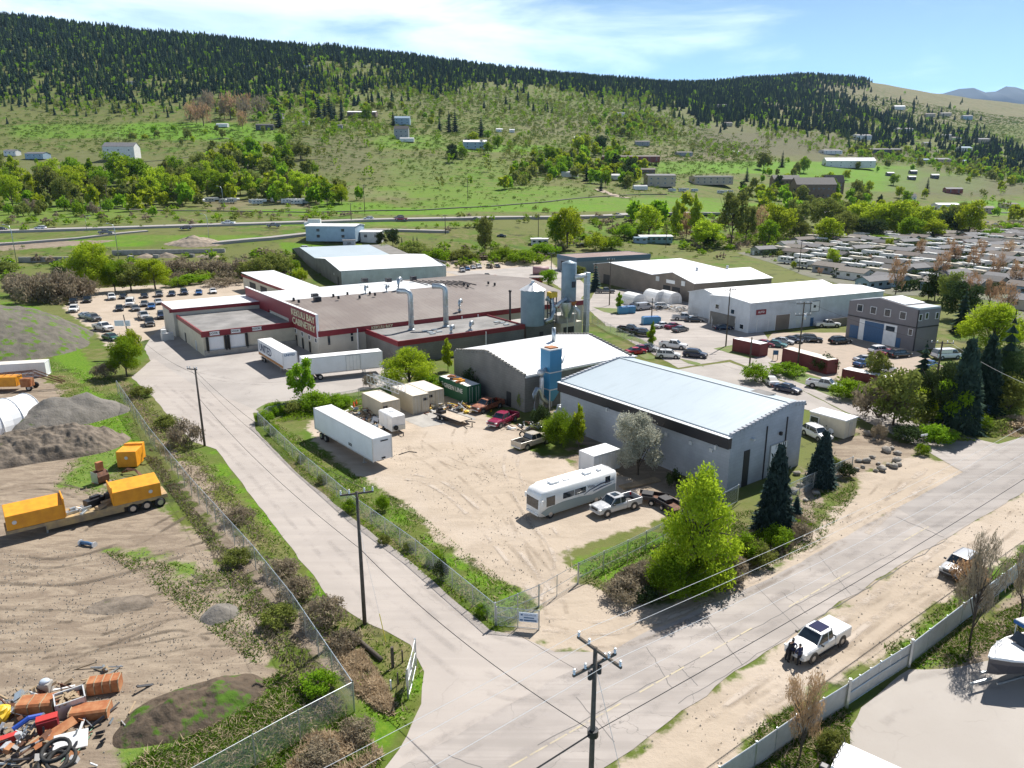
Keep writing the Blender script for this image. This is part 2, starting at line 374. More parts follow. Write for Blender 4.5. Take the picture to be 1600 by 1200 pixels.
LUSH = [[(130,600),(200,640),(215,690),(160,770),(90,760),(130,700),(105,640)],
  [(160,860),(250,880),(360,930),(330,900),(250,860)],
  [(190,1130),(300,1100),(430,1060),(480,1110),(330,1190),(180,1210)],
  [(330,700),(420,800),(520,935),(500,930),(420,820),(340,740)],
  [(660,1000),(670,1060),(640,1130),(590,1190),(560,1100),(640,1080)],
  [(880,880),(1040,830),(1060,850),(960,900),(910,905)],
  [(825,925),(745,888),(690,855),(622,795),(585,785),(740,912),(800,965)],
  [(1380,1010),(1430,980),(1540,895),(1620,840),(1640,870),(1500,975),(1400,1030)],
  [(1420,1030),(1500,985),(1480,1040),(1430,1048)],
  [(1180,1130),(1260,1095),(1330,1115),(1300,1190),(1240,1230),(1150,1210)],
  [(430,385),(560,372),(640,390),(560,420),(440,410)],
  [(0,470),(60,480),(110,520),(150,580),(130,600),(80,560),(0,500)],
  [(1180,905),(1260,860),(1290,840),(1250,880),(1200,910)],
  [(1500,685),(1560,690),(1640,680),(1640,690),(1560,702),(1500,692)]]
def sdist(px,py,poly):
 """signed distance (inside positive) to a polygon, arrays"""
 d = np.full(px.shape,1e9); ins = np.zeros(px.shape,bool); n = len(poly)
 for i in range(n):
  ax,ay = poly[i]; bx,by = poly[(i+1) % n]
  ex,ey = bx-ax,by-ay; L = ex*ex+ey*ey+1e-9
  t = np.clip(((px-ax)*ex+(py-ay)*ey)/L,0,1)
  d = np.minimum(d,np.hypot(px-ax-t*ex,py-ay-t*ey))
  c = ((ay > py) != (by > py)) & (px < (bx-ax)*(py-ay)/(by-ay+1e-12)+ax); ins ^= c
 return np.where(ins,d,-d)
nR,nC = 760,640
dd = np.exp(np.linspace(math.log(12),math.log(4250),nR)); cc = np.linspace(-650,2250,nC)
DY,CX = np.meshgrid(dd,cc,indexing='ij')
GX = (CX-800)/F*(DY*CP+H*SP); GY = DY
GZv = zt_arr(GX,GY)
near = GY < 330
def field(polys,clampv=3.0):
 out = np.full(GX.shape,-clampv); nx,ny = GX[near],GY[near]; v = np.full(nx.shape,-clampv)
 for p in polys: v = np.maximum(v,np.clip(sdist(nx,ny,W(p)),-clampv,clampv))
 out[near] = v; return out
A_sand,A_dirt,A_lush = field(SAND),field(DIRT),field(LUSH)
# far land cover: patches given as (px, row, rx, ry, channel, strength)
PATCH = [(290,205,120,14,'l',1),(380,212,80,10,'l',.8),(100,205,90,12,'l',.7),(520,240,60,30,'b',.5),(600,260,120,25,'d',.3),
 (560,300,30,10,'s',.5),(700,270,100,25,'l',.35),(640,222,60,12,'l',.6),(720,300,200,10,'l',.6),(500,325,120,10,'l',.8),(900,318,260,10,'l',.7),(830,325,160,6,'l',.9),
 (650,330,80,6,'l',.9),(780,232,90,6,'l',.8),(610,305,30,8,'s',.4),(900,200,120,12,'s',.25),(1200,225,130,20,'b',.9),(1130,205,60,10,'b',.6),(1330,245,90,8,'b',.7),(1480,285,100,26,'b',.45),(1380,240,90,8,'b',.8),
 (1230,262,150,10,'l',1),(1330,272,120,14,'l',1),(1440,285,110,16,'l',.8),(1560,325,80,12,'l',.9),(1080,245,80,6,'s',.6),(1010,232,60,6,'s',.35),(1080,262,60,10,'l',.8),(1150,330,80,14,'l',.8),(1240,300,60,12,'l',.8),(1520,290,100,18,'b',.7),(1540,275,60,6,'l',.6),
 (1400,150,250,32,'s',.6),(1560,175,150,20,'s',.6),(1250,130,60,12,'s',.55),(960,190,150,25,'d',.35),(700,150,120,25,'d',.3),(1160,380,60,8,'s',.5),
 (400,320,90,8,'s',.7),(90,330,120,20,'l',.5),(560,350,200,4,'l',.6),(120,380,120,6,'l',1),(300,372,140,5,'l',.6),(1060,355,200,8,'l',.5),(1560,350,80,6,'s',.7),(960,262,60,10,'l',.3),(120,255,160,20,'d',.4),(420,250,60,15,'d',.5)]
rowp = 600-F*(GY*SP+(GZv-H)*CP)/(GY*CP-(GZv-H)*SP)
cp = 800+F*GX/(GY*CP-(GZv-H)*SP)
A_b = np.zeros(GX.shape); A_far_l = np.zeros(GX.shape); A_far_s = np.zeros(GX.shape); A_far_d = np.zeros(GX.shape)
fm = GY > 225
for (a,b,ra,rb,ch,st) in PATCH:
 q = np.maximum(np.abs(cp-a)/ra,np.abs(rowp-b)/rb)*.6+np.hypot((cp-a)/ra,(rowp-b)/rb)*.4; v = np.clip((1.08-q)*4,0,1)*st*fm
 t = {'l': A_far_l,'s': A_far_s,'b': A_b,'d': A_far_d}[ch]; np.maximum(t,v,out=t)
idx = np.arange(nR*nC).reshape(nR,nC)
quads = np.stack([idx[:-1,:-1],idx[:-1,1:],idx[1:,1:],idx[1:,:-1]],-1).reshape(-1,4)
me = bpy.data.meshes.new('ground')
me.vertices.add(nR*nC); me.vertices.foreach_set('co',np.stack([GX,GY,GZv],-1).astype(np.float32).ravel())
me.loops.add(quads.size); me.loops.foreach_set('vertex_index',quads.ravel().astype(np.int32))
me.polygons.add(len(quads)); me.polygons.foreach_set('loop_start',(np.arange(len(quads))*4).astype(np.int32)); me.polygons.foreach_set('loop_total',np.full(len(quads),4,np.int32))
me.polygons.foreach_set('use_smooth',np.ones(len(quads),bool)); me.update(calc_edges=True)
for nm,arr in (('sand',A_sand),('dirt',A_dirt),('lush',A_lush),('fl',A_far_l),('fs',A_far_s),('fb',A_b),('fd',A_far_d)):
 a = me.attributes.new(nm,'FLOAT','POINT'); a.data.foreach_set('value',arr.astype(np.float32).ravel())
ground = bpy.data.objects.new('ground',me); COL.objects.link(ground); ground['kind'] = 'structure'
g = bpy.data.materials.new('ground_soil_and_grass'); g.use_nodes = True; t = g.node_tree; b = t.nodes['Principled BSDF']; b.inputs['Roughness'].default_value = .95; b.inputs['Specular IOR Level'].default_value = .15
geo = N(t,'ShaderNodeNewGeometry')
def noi(scale,det=6,rough=.6,dist=0,vec=None,t=t,geo=geo):
 n = N(t,'ShaderNodeTexNoise'); n.inputs['Scale'].default_value = scale; n.inputs['Detail'].default_value = det; n.inputs['Roughness'].default_value = rough; n.inputs['Distortion'].default_value = dist
 t.links.new(vec or geo.outputs['Position'],n.inputs[0]); return n.outputs[0]
def mrange(x,a,b_,c=0,d=1,t=t,sm=True):
 n = N(t,'ShaderNodeMapRange'); n.interpolation_type = 'SMOOTHSTEP' if sm else 'LINEAR'
 for i,v in ((1,a),(2,b_),(3,c),(4,d)): n.inputs[i].default_value = v
 t.links.new(x,n.inputs[0]); return n.outputs[0]
def mth(op,x,y=None,t=t):
 n = N(t,'ShaderNodeMath',operation=op)
 for i,v in ((0,x),(1,y)):
  if v is None: continue
  if isinstance(v,(int,float)): n.inputs[i].default_value = v
  else: t.links.new(v,n.inputs[i])
 return n.outputs[0]
def mixc(f,c1,c2,t=t,bt='MIX'):
 n = N(t,'ShaderNodeMixRGB',blend_type=bt)
 for i,v in ((0,f),(1,c1),(2,c2)):
  if isinstance(v,(int,float)): n.inputs[i].default_value = v
  elif isinstance(v,tuple): n.inputs[i].default_value = (*v,1)
  else: t.links.new(v,n.inputs[i])
 return n.outputs[0]
def att(nm,t=t):
 n = N(t,'ShaderNodeAttribute'); n.attribute_name = nm; return n.outputs['Fac']
nf,nm_,nl,nxl = noi(2.2,8,.7),noi(.35,7,.62),noi(.07,6,.6),noi(.012,6,.62)
# valley grass: olive, dry straw, soil, tufts of green
base = mixc(mrange(nm_,.38,.62),(.090,.118,.020),(.165,.150,.065))
base = mixc(mrange(nl,.45,.62),base,(.074,.138,.012))
base = mixc(mrange(nxl,.42,.60),base,(.125,.138,.042))
base = mixc(mrange(noi(.11,9,.75),.54,.63,0,.8),base,(.040,.050,.020))
lushc = mixc(mrange(nm_,.35,.65),(.085,.20,.008),(.12,.22,.014))
base = mixc(mth('MULTIPLY',att('fl'),mrange(nl,.30,.52,.55,1)),base,lushc)
sandf = mixc(mrange(nl,.4,.6),(.20,.165,.105),(.14,.125,.075))
base = mixc(att('fs'),base,sandf)
wv = N(t,'ShaderNodeTexWave',wave_type='BANDS',bands_direction='DIAGONAL'); wv.inputs['Scale'].default_value = .028; wv.inputs['Distortion'].default_value = .6; t.links.new(geo.outputs['Position'],wv.inputs[0])
base = mixc(att('fb'),base,mixc(mrange(wv.outputs[1],.3,.7),(.085,.085,.045),(.135,.125,.07)))
base = mixc(att('fd'),base,mixc(mrange(nl,.4,.6),(.10,.12,.04),(.15,.14,.08)))
# near lush verge
lsh = mrange(mth('ADD',att('lush'),mth('MULTIPLY',mth('SUBTRACT',nm_,.5),7)),-.4,.8)
base = mixc(lsh,base,mixc(mrange(nf,.35,.65),(.065,.155,.008),(.13,.21,.018)))
# brown yard
stv = N(t,'ShaderNodeMapping'); stv.inputs['Rotation'].default_value = (0,0,R(-40)); stv.inputs['Scale'].default_value = (.16,.60,1); t.links.new(geo.outputs['Position'],stv.inputs[0])
streak = noi(1.6,8,.65,.9,stv.outputs[0])
dirtc = mixc(mrange(streak,.36,.62),(.30,.245,.185),(.205,.162,.122))
dirtc = mixc(mrange(nl,.50,.68,0,.6),dirtc,(.33,.275,.21))
dirtc = mixc(mrange(nf,.56,.66,0,.6),dirtc,(.14,.108,.082))
dm = mrange(mth('ADD',att('dirt'),mth('MULTIPLY',mth('SUBTRACT',nm_,.5),9)),-.5,.5)
base = mixc(mth('MULTIPLY',dm,mth('SUBTRACT',1.0,mth('MULTIPLY',lsh,.85))),base,dirtc)
# pale gravel yard
sv = N(t,'ShaderNodeMapping'); sv.inputs['Rotation'].default_value = (0,0,R(-40)); sv.inputs['Scale'].default_value = (.22,.5,1); t.links.new(geo.outputs['Position'],sv.inputs[0])
sst = noi(1.1,7,.6,.8,sv.outputs[0])
sandc = mixc(mrange(sst,.38,.66),(.41,.342,.27),(.355,.295,.232))
sandc = mixc(mrange(nl,.46,.66,0,.6),sandc,(.46,.395,.33))
sandc = mixc(mrange(nf,.58,.72,0,.5),sandc,(.25,.20,.15))
sm_ = mrange(mth('ADD',att('sand'),mth('MULTIPLY',mth('SUBTRACT',nm_,.5),5.5)),-.35,.45)
base = mixc(sm_,base,sandc)
t.links.new(base,b.inputs['Base Color'])
bp = N(t,'ShaderNodeBump'); bp.inputs['Distance'].default_value = .22; bp.inputs['Strength'].default_value = .42
t.links.new(mth('ADD',mth('ADD',nf,mth('MULTIPLY',streak,mth('MULTIPLY',dm,1.2))),mth('MULTIPLY',nm_,1.0)),bp.inputs['Height']); t.links.new(bp.outputs[0],b.inputs['Normal'])
me.materials.append(g)
# ---- paved sheets
def road_mat(name,c1,c2,crack=.5,cs=.16,patch=.35,tar=(.1,.095,.09),long_dir=None):
 m = bpy.data.materials.new(name); m.use_nodes = True; t = m.node_tree; b = t.nodes['Principled BSDF']; b.inputs['Roughness'].default_value = .85; b.inputs['Specular IOR Level'].default_value = .25
 ge = N(t,'ShaderNodeNewGeometry'); P = ge.outputs['Position']
 n1 = noi(.12,7,.6,.3,P,t); n2 = noi(6,4,.7,0,P,t)
 c = mixc(mrange(n1,.36,.66,t=t),c1,c2,t)
 if long_dir is not None:
  mp = N(t,'ShaderNodeMapping'); mp.inputs['Rotation'].default_value = (0,0,-long_dir); mp.inputs['Scale'].default_value = (.035,.75,1); t.links.new(P,mp.inputs[0])
  nl_ = noi(1,6,.6,.4,mp.outputs[0],t); c = mixc(mrange(nl_,.42,.62,0,patch,t=t),c,tuple(q*.72 for q in c1),t)
 dv = N(t,'ShaderNodeMixRGB',blend_type='ADD'); dv.inputs[0].default_value = 1
 nd = N(t,'ShaderNodeTexNoise'); nd.inputs['Scale'].default_value = .8; nd.inputs['Detail'].default_value = 4; t.links.new(P,nd.inputs[0])
 sc_ = N(t,'ShaderNodeVectorMath',operation='SCALE'); sc_.inputs['Scale'].default_value = 1.6; t.links.new(nd.outputs['Color'],sc_.inputs[0])
 va = N(t,'ShaderNodeVectorMath',operation='ADD'); t.links.new(P,va.inputs[0]); t.links.new(sc_.outputs[0],va.inputs[1])
 vo = N(t,'ShaderNodeTexVoronoi',feature='DISTANCE_TO_EDGE'); vo.inputs['Scale'].default_value = cs; t.links.new(va.outputs[0],vo.inputs[0])
 cr = mth('MULTIPLY',mrange(vo.outputs[0],.002,.008,1,0,t=t),mrange(noi(.22,3,.5,0,P,t),.42,.58,t=t),t)
 c = mixc(mth('MULTIPLY',cr,crack,t),c,tar,t)
 c = mixc(mrange(n2,.55,.75,0,.25,t=t),c,tuple(q*.7 for q in c1),t)
 t.links.new(c,b.inputs['Base Color']); return m
D1,D2 = R(125.5),R(37)
M['road1'] = road_mat('faded_side_road_asphalt',(.39,.35,.318),(.345,.31,.283),.14,.09,.25,long_dir=D1)
M['road2'] = road_mat('cracked_main_road_asphalt',(.385,.348,.32),(.30,.272,.252),.5,.26,.7,long_dir=D2)
M['lot'] = road_mat('paved_lot_asphalt',(.365,.335,.31),(.30,.275,.255),.3,.12,.3)
M['slab'] = road_mat('boat_yard_slab',(.375,.345,.315),(.345,.315,.285),.12,.10,.2)
M['hwy'] = road_mat('highway_asphalt',(.33,.31,.29),(.29,.27,.26),.1)
M['grassm'] = mat('verge_grass',(.09,.15,.02),.95,col2=(.15,.15,.06),vs=.5,bump=.6,bs=3)
def rag(poly,amp=.25,step=1.2,sd=0):
 out = []; n = len(poly)
 for i in range(n):
  a = Vector((*poly[i],0)); b_ = Vector((*poly[(i+1) % n],0)); L = (b_-a).length; k = max(1,min(80,int(L/step))); nr = Vector((-(b_-a).y,(b_-a).x,0)).normalized()
  for j in range(k):
   p = a.lerp(b_,j/k); p += nr*(mnoise.noise(Vector((p.x*.35,p.y*.35,sd)))*amp+mnoise.noise(Vector((p.x*1.4,p.y*1.4,sd+9)))*amp*.5); out.append((p.x,p.y))
 return out
def sheet(name,poly,z,m,amp=.25,step=1.2,kind='structure'):
 P = rag(poly,amp,step,z*100); bm = bmesh.new(); vs_ = [bm.verts.new((x,y,z)) for x,y in P]
 es = [bm.edges.new((vs_[i],vs_[(i+1) % len(vs_)])) for i in range(len(vs_))]
 bmesh.ops.triangle_fill(bm,use_beauty=True,use_dissolve=False,edges=es)
 for f in bm.faces:
  if f.normal.z < 0: f.normal_flip()
 me = bpy.data.meshes.new(name); bm.to_mesh(me); bm.free(); me.materials.append(m)
 o = bpy.data.objects.new(name,me); COL.objects.link(o); o['kind'] = kind; return o
sheet('side_road',W([(205,590),(232,612),(268,655),(300,690),(338,702),(400,785),(520,940),(565,968),(640,1008),(662,1050),(656,1100),(636,1150),(590,1215),(900,1230),(1040,1020),(868,1018),(800,992),(765,985),(636,872),(546,806),(456,732),(400,672),(396,652),(398,640),(300,600),(240,560)]),.022,M['road1'],.18)
sheet('paved_yard',W([(236,525),(262,505),(300,500),(500,500),(700,520),(640,590),(590,606),(480,628),(405,645),(330,640),(250,608),(206,588),(236,566),(226,545)]),.014,M['lot'],.2)
main = [(560,1235),(640,1190),(870,1060),(1015,986),(1200,905),(1410,790),(1505,738),(1440,700),(1345,655),(1230,598),(1140,562),(1060,575),(960,520),(915,480),(930,455),(1000,450),(1120,458),(1180,500),(1200,530),(1330,560),(1420,600),(1432,650),(1500,680),(1560,694),(1640,672),(1760,620),(1900,560),(1900,590),(1750,680),(1600,768),(1490,835),(1380,898),(1150,1050),(945,1202),(800,1340),(300,1400)]
sheet('road',W(main),.030,M['road2'],.22)
sheet('paved_lot',W([(1040,580),(1140,566),(1236,601),(1345,658),(1300,650),(1260,640),(1120,600)]),.036,M['lot'],.2)
sheet('boat_yard_slab',W([(1318,1210),(1332,1140),(1345,1105),(1420,1045),(1480,1046),(1560,1030),(1660,1010),(1900,1000),(2000,1500),(1200,1500)]),.018,M['slab'],.2)
sheet('upper_lot',W([(690,424),(720,414),(860,416),(900,430),(920,452),(905,470),(860,440),(760,440)]),.02,M['lot'],.4)
sheet('lot_slabs',W([(600,640),(640,636),(700,634),(745,655),(660,668),(640,660)]),.016,M['conc'],.05)
sheet('dirt_parking',W([(1240,585),(1180,545),(1210,520),(1330,520),(1430,548),(1480,575),(1440,610),(1330,600)]),.046,mat('lot_gravel',(.36,.29,.23),.95,col2=(.30,.25,.20),vs=.5),.3)
# ragged grass islands between road and lots
for nm,pl in (('verge',[(1115,545),(1170,560),(1195,556),(1150,538)]),('verge',[(1060,560),(1095,568),(1100,574),(1075,568)]),('verge',[(925,505),(950,520),(1012,540),(1010,535),(960,512)]),
               ('verge',[(1200,566),(1320,602),(1390,630),(1300,620),(1225,588)]),('verge',[(926,480),(975,483),(968,492),(945,488)]),('verge',[(975,545),(1000,548),(1030,560),(1010,562)]),('verge',[(400,640),(420,630),(590,610),(640,600),(640,612),(590,628),(480,640),(430,655),(412,652)])):
 sheet(nm,W(pl),.052,M['grassm'],.35,.8)
# worn yellow centre dashes on the main road
ym = mat('worn_yellow_paint',(.46,.395,.25),.8,col2=(.40,.355,.30),vs=3)
A0,B0 = at(960,1105),at(1500,795); dv = (B0-A0); L = dv.length; dv.normalize(); nv = Vector((-dv.y,dv.x,0)); mk = MB()
for i in range(60):
 s0 = -12+i*1.6
 if mnoise.noise(Vector((i*.31,2.2,0))) > -.02 and s0 < L:
  p = A0+dv*s0; q = A0+dv*min(s0+1.4,L+10); mk.quad(p-nv*.06+Vector((0,0,.038)),q-nv*.06+Vector((0,0,.038)),q+nv*.06+Vector((0,0,.038)),p+nv*.06+Vector((0,0,.038)))
o = mk.build('road_marking',ym); o['kind'] = 'structure'
# tar-sealed joints
jm = mat('tar_joint',(.14,.13,.125),.8); mk = MB()
def joint(a,b_,wd=.05,k=14,sd=1):
 a = at(*a); b_ = at(*b_); d = (b_-a).normalized(); n = Vector((-d.y,d.x,0)); pr = None
 for i in range(k+1):
  p = a.lerp(b_,i/k)+n*mnoise.noise(Vector((i*.5,sd,0)))*.22
  if pr is not None: mk.quad(pr-n*wd+Vector((0,0,.036)),p-n*wd+Vector((0,0,.036)),p+n*wd+Vector((0,0,.036)),pr+n*wd+Vector((0,0,.036)))
  pr = p
joint((840,1165),(1400,862),.035,40,3); joint((1400,808),(1475,840),.07,10,4); joint((1060,1100),(1480,842),.03,40,5)
for i,(x1,y1,x2,y2) in enumerate([(1010,1012,1050,1075),(1100,962,1160,1040),(1180,915,1250,985),(1060,1040,1090,1072),(1280,870,1330,930),(1220,925,1262,960),(1500,760,1560,790),(1440,790,1480,815),(900,1090,960,1160),(700,1180,800,1220)]): joint((x1,y1),(x2,y2),.03,10,i+20)
o = mk.build('tar_joint',jm); o['kind'] = 'structure'
sheet('road',W([(1402,794),(1476,838),(1600,769),(1760,680),(1760,620),(1640,672),(1560,694),(1505,738)]),.0405,road_mat('greyer_resurfaced_asphalt',(.33,.302,.282),(.285,.262,.245),.3,.2,.6,long_dir=D2),.1)
def trackmat(nm,c,a):
 m = bpy.data.materials.new(nm); m.use_nodes = True; t = m.node_tree; b = t.nodes['Principled BSDF']; b.inputs['Base Color'].default_value = (*c,1); b.inputs['Roughness'].default_value = .95; ge = N(t,'ShaderNodeNewGeometry'); uv = N(t,'ShaderNodeUVMap'); sp = N(t,'ShaderNodeSeparateXYZ'); t.links.new(uv.outputs[0],sp.inputs[0])
 e = mrange(mth('ABSOLUTE',mth('SUBTRACT',sp.outputs[0],.5,t),None,t),.5,.1,t=t); n = mrange(noi(.25,6,.7,0,ge.outputs['Position'],t),.42,.62,0,a,t=t); t.links.new(mth('MULTIPLY',e,n,t),b.inputs['Alpha']); return m
M['trk_sand'] = trackmat('tyre_worn_gravel',(.31,.25,.19),.32); M['trk_pale'] = trackmat('compacted_pale_gravel',(.50,.43,.36),.8); M['trk_road'] = trackmat('tyre_worn_asphalt',(.25,.23,.22),.16); M['trk_mud'] = trackmat('dark_rut',(.12,.095,.07),.6)
def track(pts,wd,m,pair=1.7,z=.046,sd=0):
 P = [at(a,b_) for a,b_ in pts]; Q = []
 for i in range(len(P)-1):
  p0,p1,p2,p3 = P[max(i-1,0)],P[i],P[i+1],P[min(i+2,len(P)-1)]
  for j in range(8): u = j/8; Q.append(.5*((2*p1)+(p2-p0)*u+(2*p0-5*p1+4*p2-p3)*u*u+(3*p1-p0-3*p2+p3)*u**3))
 Q.append(P[-1])
 for s in ((-pair/2,pair/2) if pair else (0,)):
  vs_,fs_,uv_ = [],[],[]
  for i,p in enumerate(Q):
   d = (Q[min(i+1,len(Q)-1)]-Q[max(i-1,0)]).normalized(); n = Vector((-d.y,d.x,0)); w_ = wd*1.5*(.8+.5*mnoise.noise(Vector((i*.4,sd,s))))
   for q in (-1,1): vs_.append(p+n*(s+q*w_/2)+Vector((0,0,z+.0004*sd)))
  fs_ = [(2*i,2*i+1,2*i+3,2*i+2) for i in range(len(Q)-1)]; me = bpy.data.meshes.new('tyre_track'); me.from_pydata([tuple(v) for v in vs_],[],fs_); u = me.uv_layers.new(name='UVMap')
  for l in me.loops: u.data[l.index].uv = (float(l.vertex_index % 2),0)
  me.materials.append(m); o = bpy.data.objects.new('tyre_track',me); COL.objects.link(o); o['kind'] = 'structure'
TR = [([(870,960),(850,900),(780,820),(700,740),(650,700),(660,670)],.5,'trk_sand'),([(860,940),(880,870),(830,800),(800,740),(800,710)],.5,'trk_pale'),([(850,930),(760,820),(690,760),(640,745)],.6,'trk_pale'),([(860,900),(790,780),(720,700),(720,670)],.45,'trk_sand'),([(830,760),(760,740),(700,720),(650,690)],.4,'trk_sand'),
 ([(850,985),(960,1000),(1080,955),(1200,900),(1320,830),(1420,770)],.5,'trk_sand'),([(850,975),(960,980),(1080,940),(1200,885),(1300,830)],.5,'trk_pale'),([(1340,830),(1400,780),(1460,735)],.8,'trk_pale'),([(1290,860),(1350,800),(1400,745)],.5,'trk_sand'),([(1090,1160),(1250,1050),(1380,950),(1500,880),(1600,800)],.5,'trk_sand'),([(1180,1110),(1300,1040),(1400,960),(1550,850)],.7,'trk_sand'),([(1130,1130),(1350,960),(1500,850)],.8,'trk_pale'),
 ([(-20,900),(120,905),(260,870),(330,850)],.6,'trk_mud'),([(-20,960),(150,960),(300,920),(380,905)],.5,'trk_mud'),([(-20,1010),(160,1000),(280,975),(340,990)],.45,'trk_mud'),([(20,1060),(140,1010),(260,960),(330,900)],.5,'trk_mud'),([(-20,870),(90,880),(200,850),(290,800)],.6,'trk_mud'),([(0,770),(80,760),(160,790),(120,830)],.5,'trk_mud'),([(60,1040),(200,1020),(320,1000),(400,1000)],.35,'trk_mud'),
 ([(250,600),(380,720),(520,870),(680,1010),(800,1080),(960,1060)],.7,'trk_road'),([(290,610),(430,720),(580,860),(740,990),(900,1030),(1040,1000)],.8,'trk_road'),([(640,1200),(880,1080),(1200,925),(1430,790),(1600,700)],.9,'trk_road'),([(780,1220),(960,1120),(1300,900),(1480,800),(1620,720)],.9,'trk_road'),([(500,590),(420,600),(330,590),(260,570)],.7,'trk_road'),([(1500,720),(1420,670),(1300,620),(1150,575),(980,520)],.9,'trk_road'),([(1360,1120),(1450,1070),(1560,1060)],.8,'trk_road')]
for i,(p_,w_,m_) in enumerate(TR): track(p_,w_,M[m_],sd=i)
# ---- far roads laid on the valley side
def strip(name,pts,width,m,lift=.25,step=8,kind='structure'):
 P = [gp(a,b_) for a,b_ in pts]; Q = []
 for i in range(len(P)-1):
  k = max(1,int((P[i+1]-P[i]).length/step)); Q += [P[i].lerp(P[i+1],j/k) for j in range(k)]
 Q.append(P[-1]); mb = MB(); L_,R_ = [],[]
 for i,p in enumerate(Q):
  d = (Q[min(i+1,len(Q)-1)]-Q[max(i-1,0)]); d.z = 0; d.normalize(); n = Vector((-d.y,d.x,0))
  z = max(zt(p.x,p.y),zt(p.x+n.x*width/2,p.y+n.y*width/2),zt(p.x-n.x*width/2,p.y-n.y*width/2))+lift
  L_.append((p.x+n.x*width/2,p.y+n.y*width/2,z)); R_.append((p.x-n.x*width/2,p.y-n.y*width/2,z))
 dn = lambda q,w_: (q[0],q[1],q[2]-1.5)
 for i in range(len(Q)-1):
  mb.quad(L_[i],R_[i],R_[i+1],L_[i+1]); mb.quad(R_[i],dn(R_[i],1),dn(R_[i+1],1),R_[i+1]); mb.quad(dn(L_[i],1),L_[i],L_[i+1],dn(L_[i+1],1))
 o = mb.build(name,m); o['kind'] = kind; return o
strip('highway',[(-260,364),(0,362),(200,356),(400,350),(560,345),(760,341),(960,338),(1060,336),(1130,335),(1300,331),(1500,330),(1800,332)],13,M['hwy'],.3)
strip('ramp_road',[(-200,386),(0,382),(120,373),(230,361)],5.5,M['hwy'],.2)
strip('frontage_road',[(330,381),(420,373),(480,366),(560,360),(700,362)],7,M['hwy'],.2)
strip('railway',[(-200,322),(100,322),(230,329),(480,332),(650,329),(760,323),(860,315),(960,306),(1040,304)],3,mat('railway_ballast',(.10,.09,.08),.95),.3)
strip('track',[(935,296),(965,307),(980,310)],7,M['sand'],.2)
strip('track',[(200,255),(270,249),(300,245)],2.5,M['sand'],.2)
strip('track',[(325,218),(350,216),(368,218)],3,M['sand'],.2)
strip('farm_road',[(1180,345),(1240,342),(1320,342)],6,M['sand'],.2)
ORD_ = ['first','second','third','fourth','fifth','sixth','seventh','eighth','ninth','tenth','eleventh','twelfth','thirteenth','fourteenth','fifteenth','sixteenth','seventeenth','eighteenth','nineteenth','twentieth']
def ORDN(i): return ORD_[i] if i < 20 else '%dth' % (i+1)
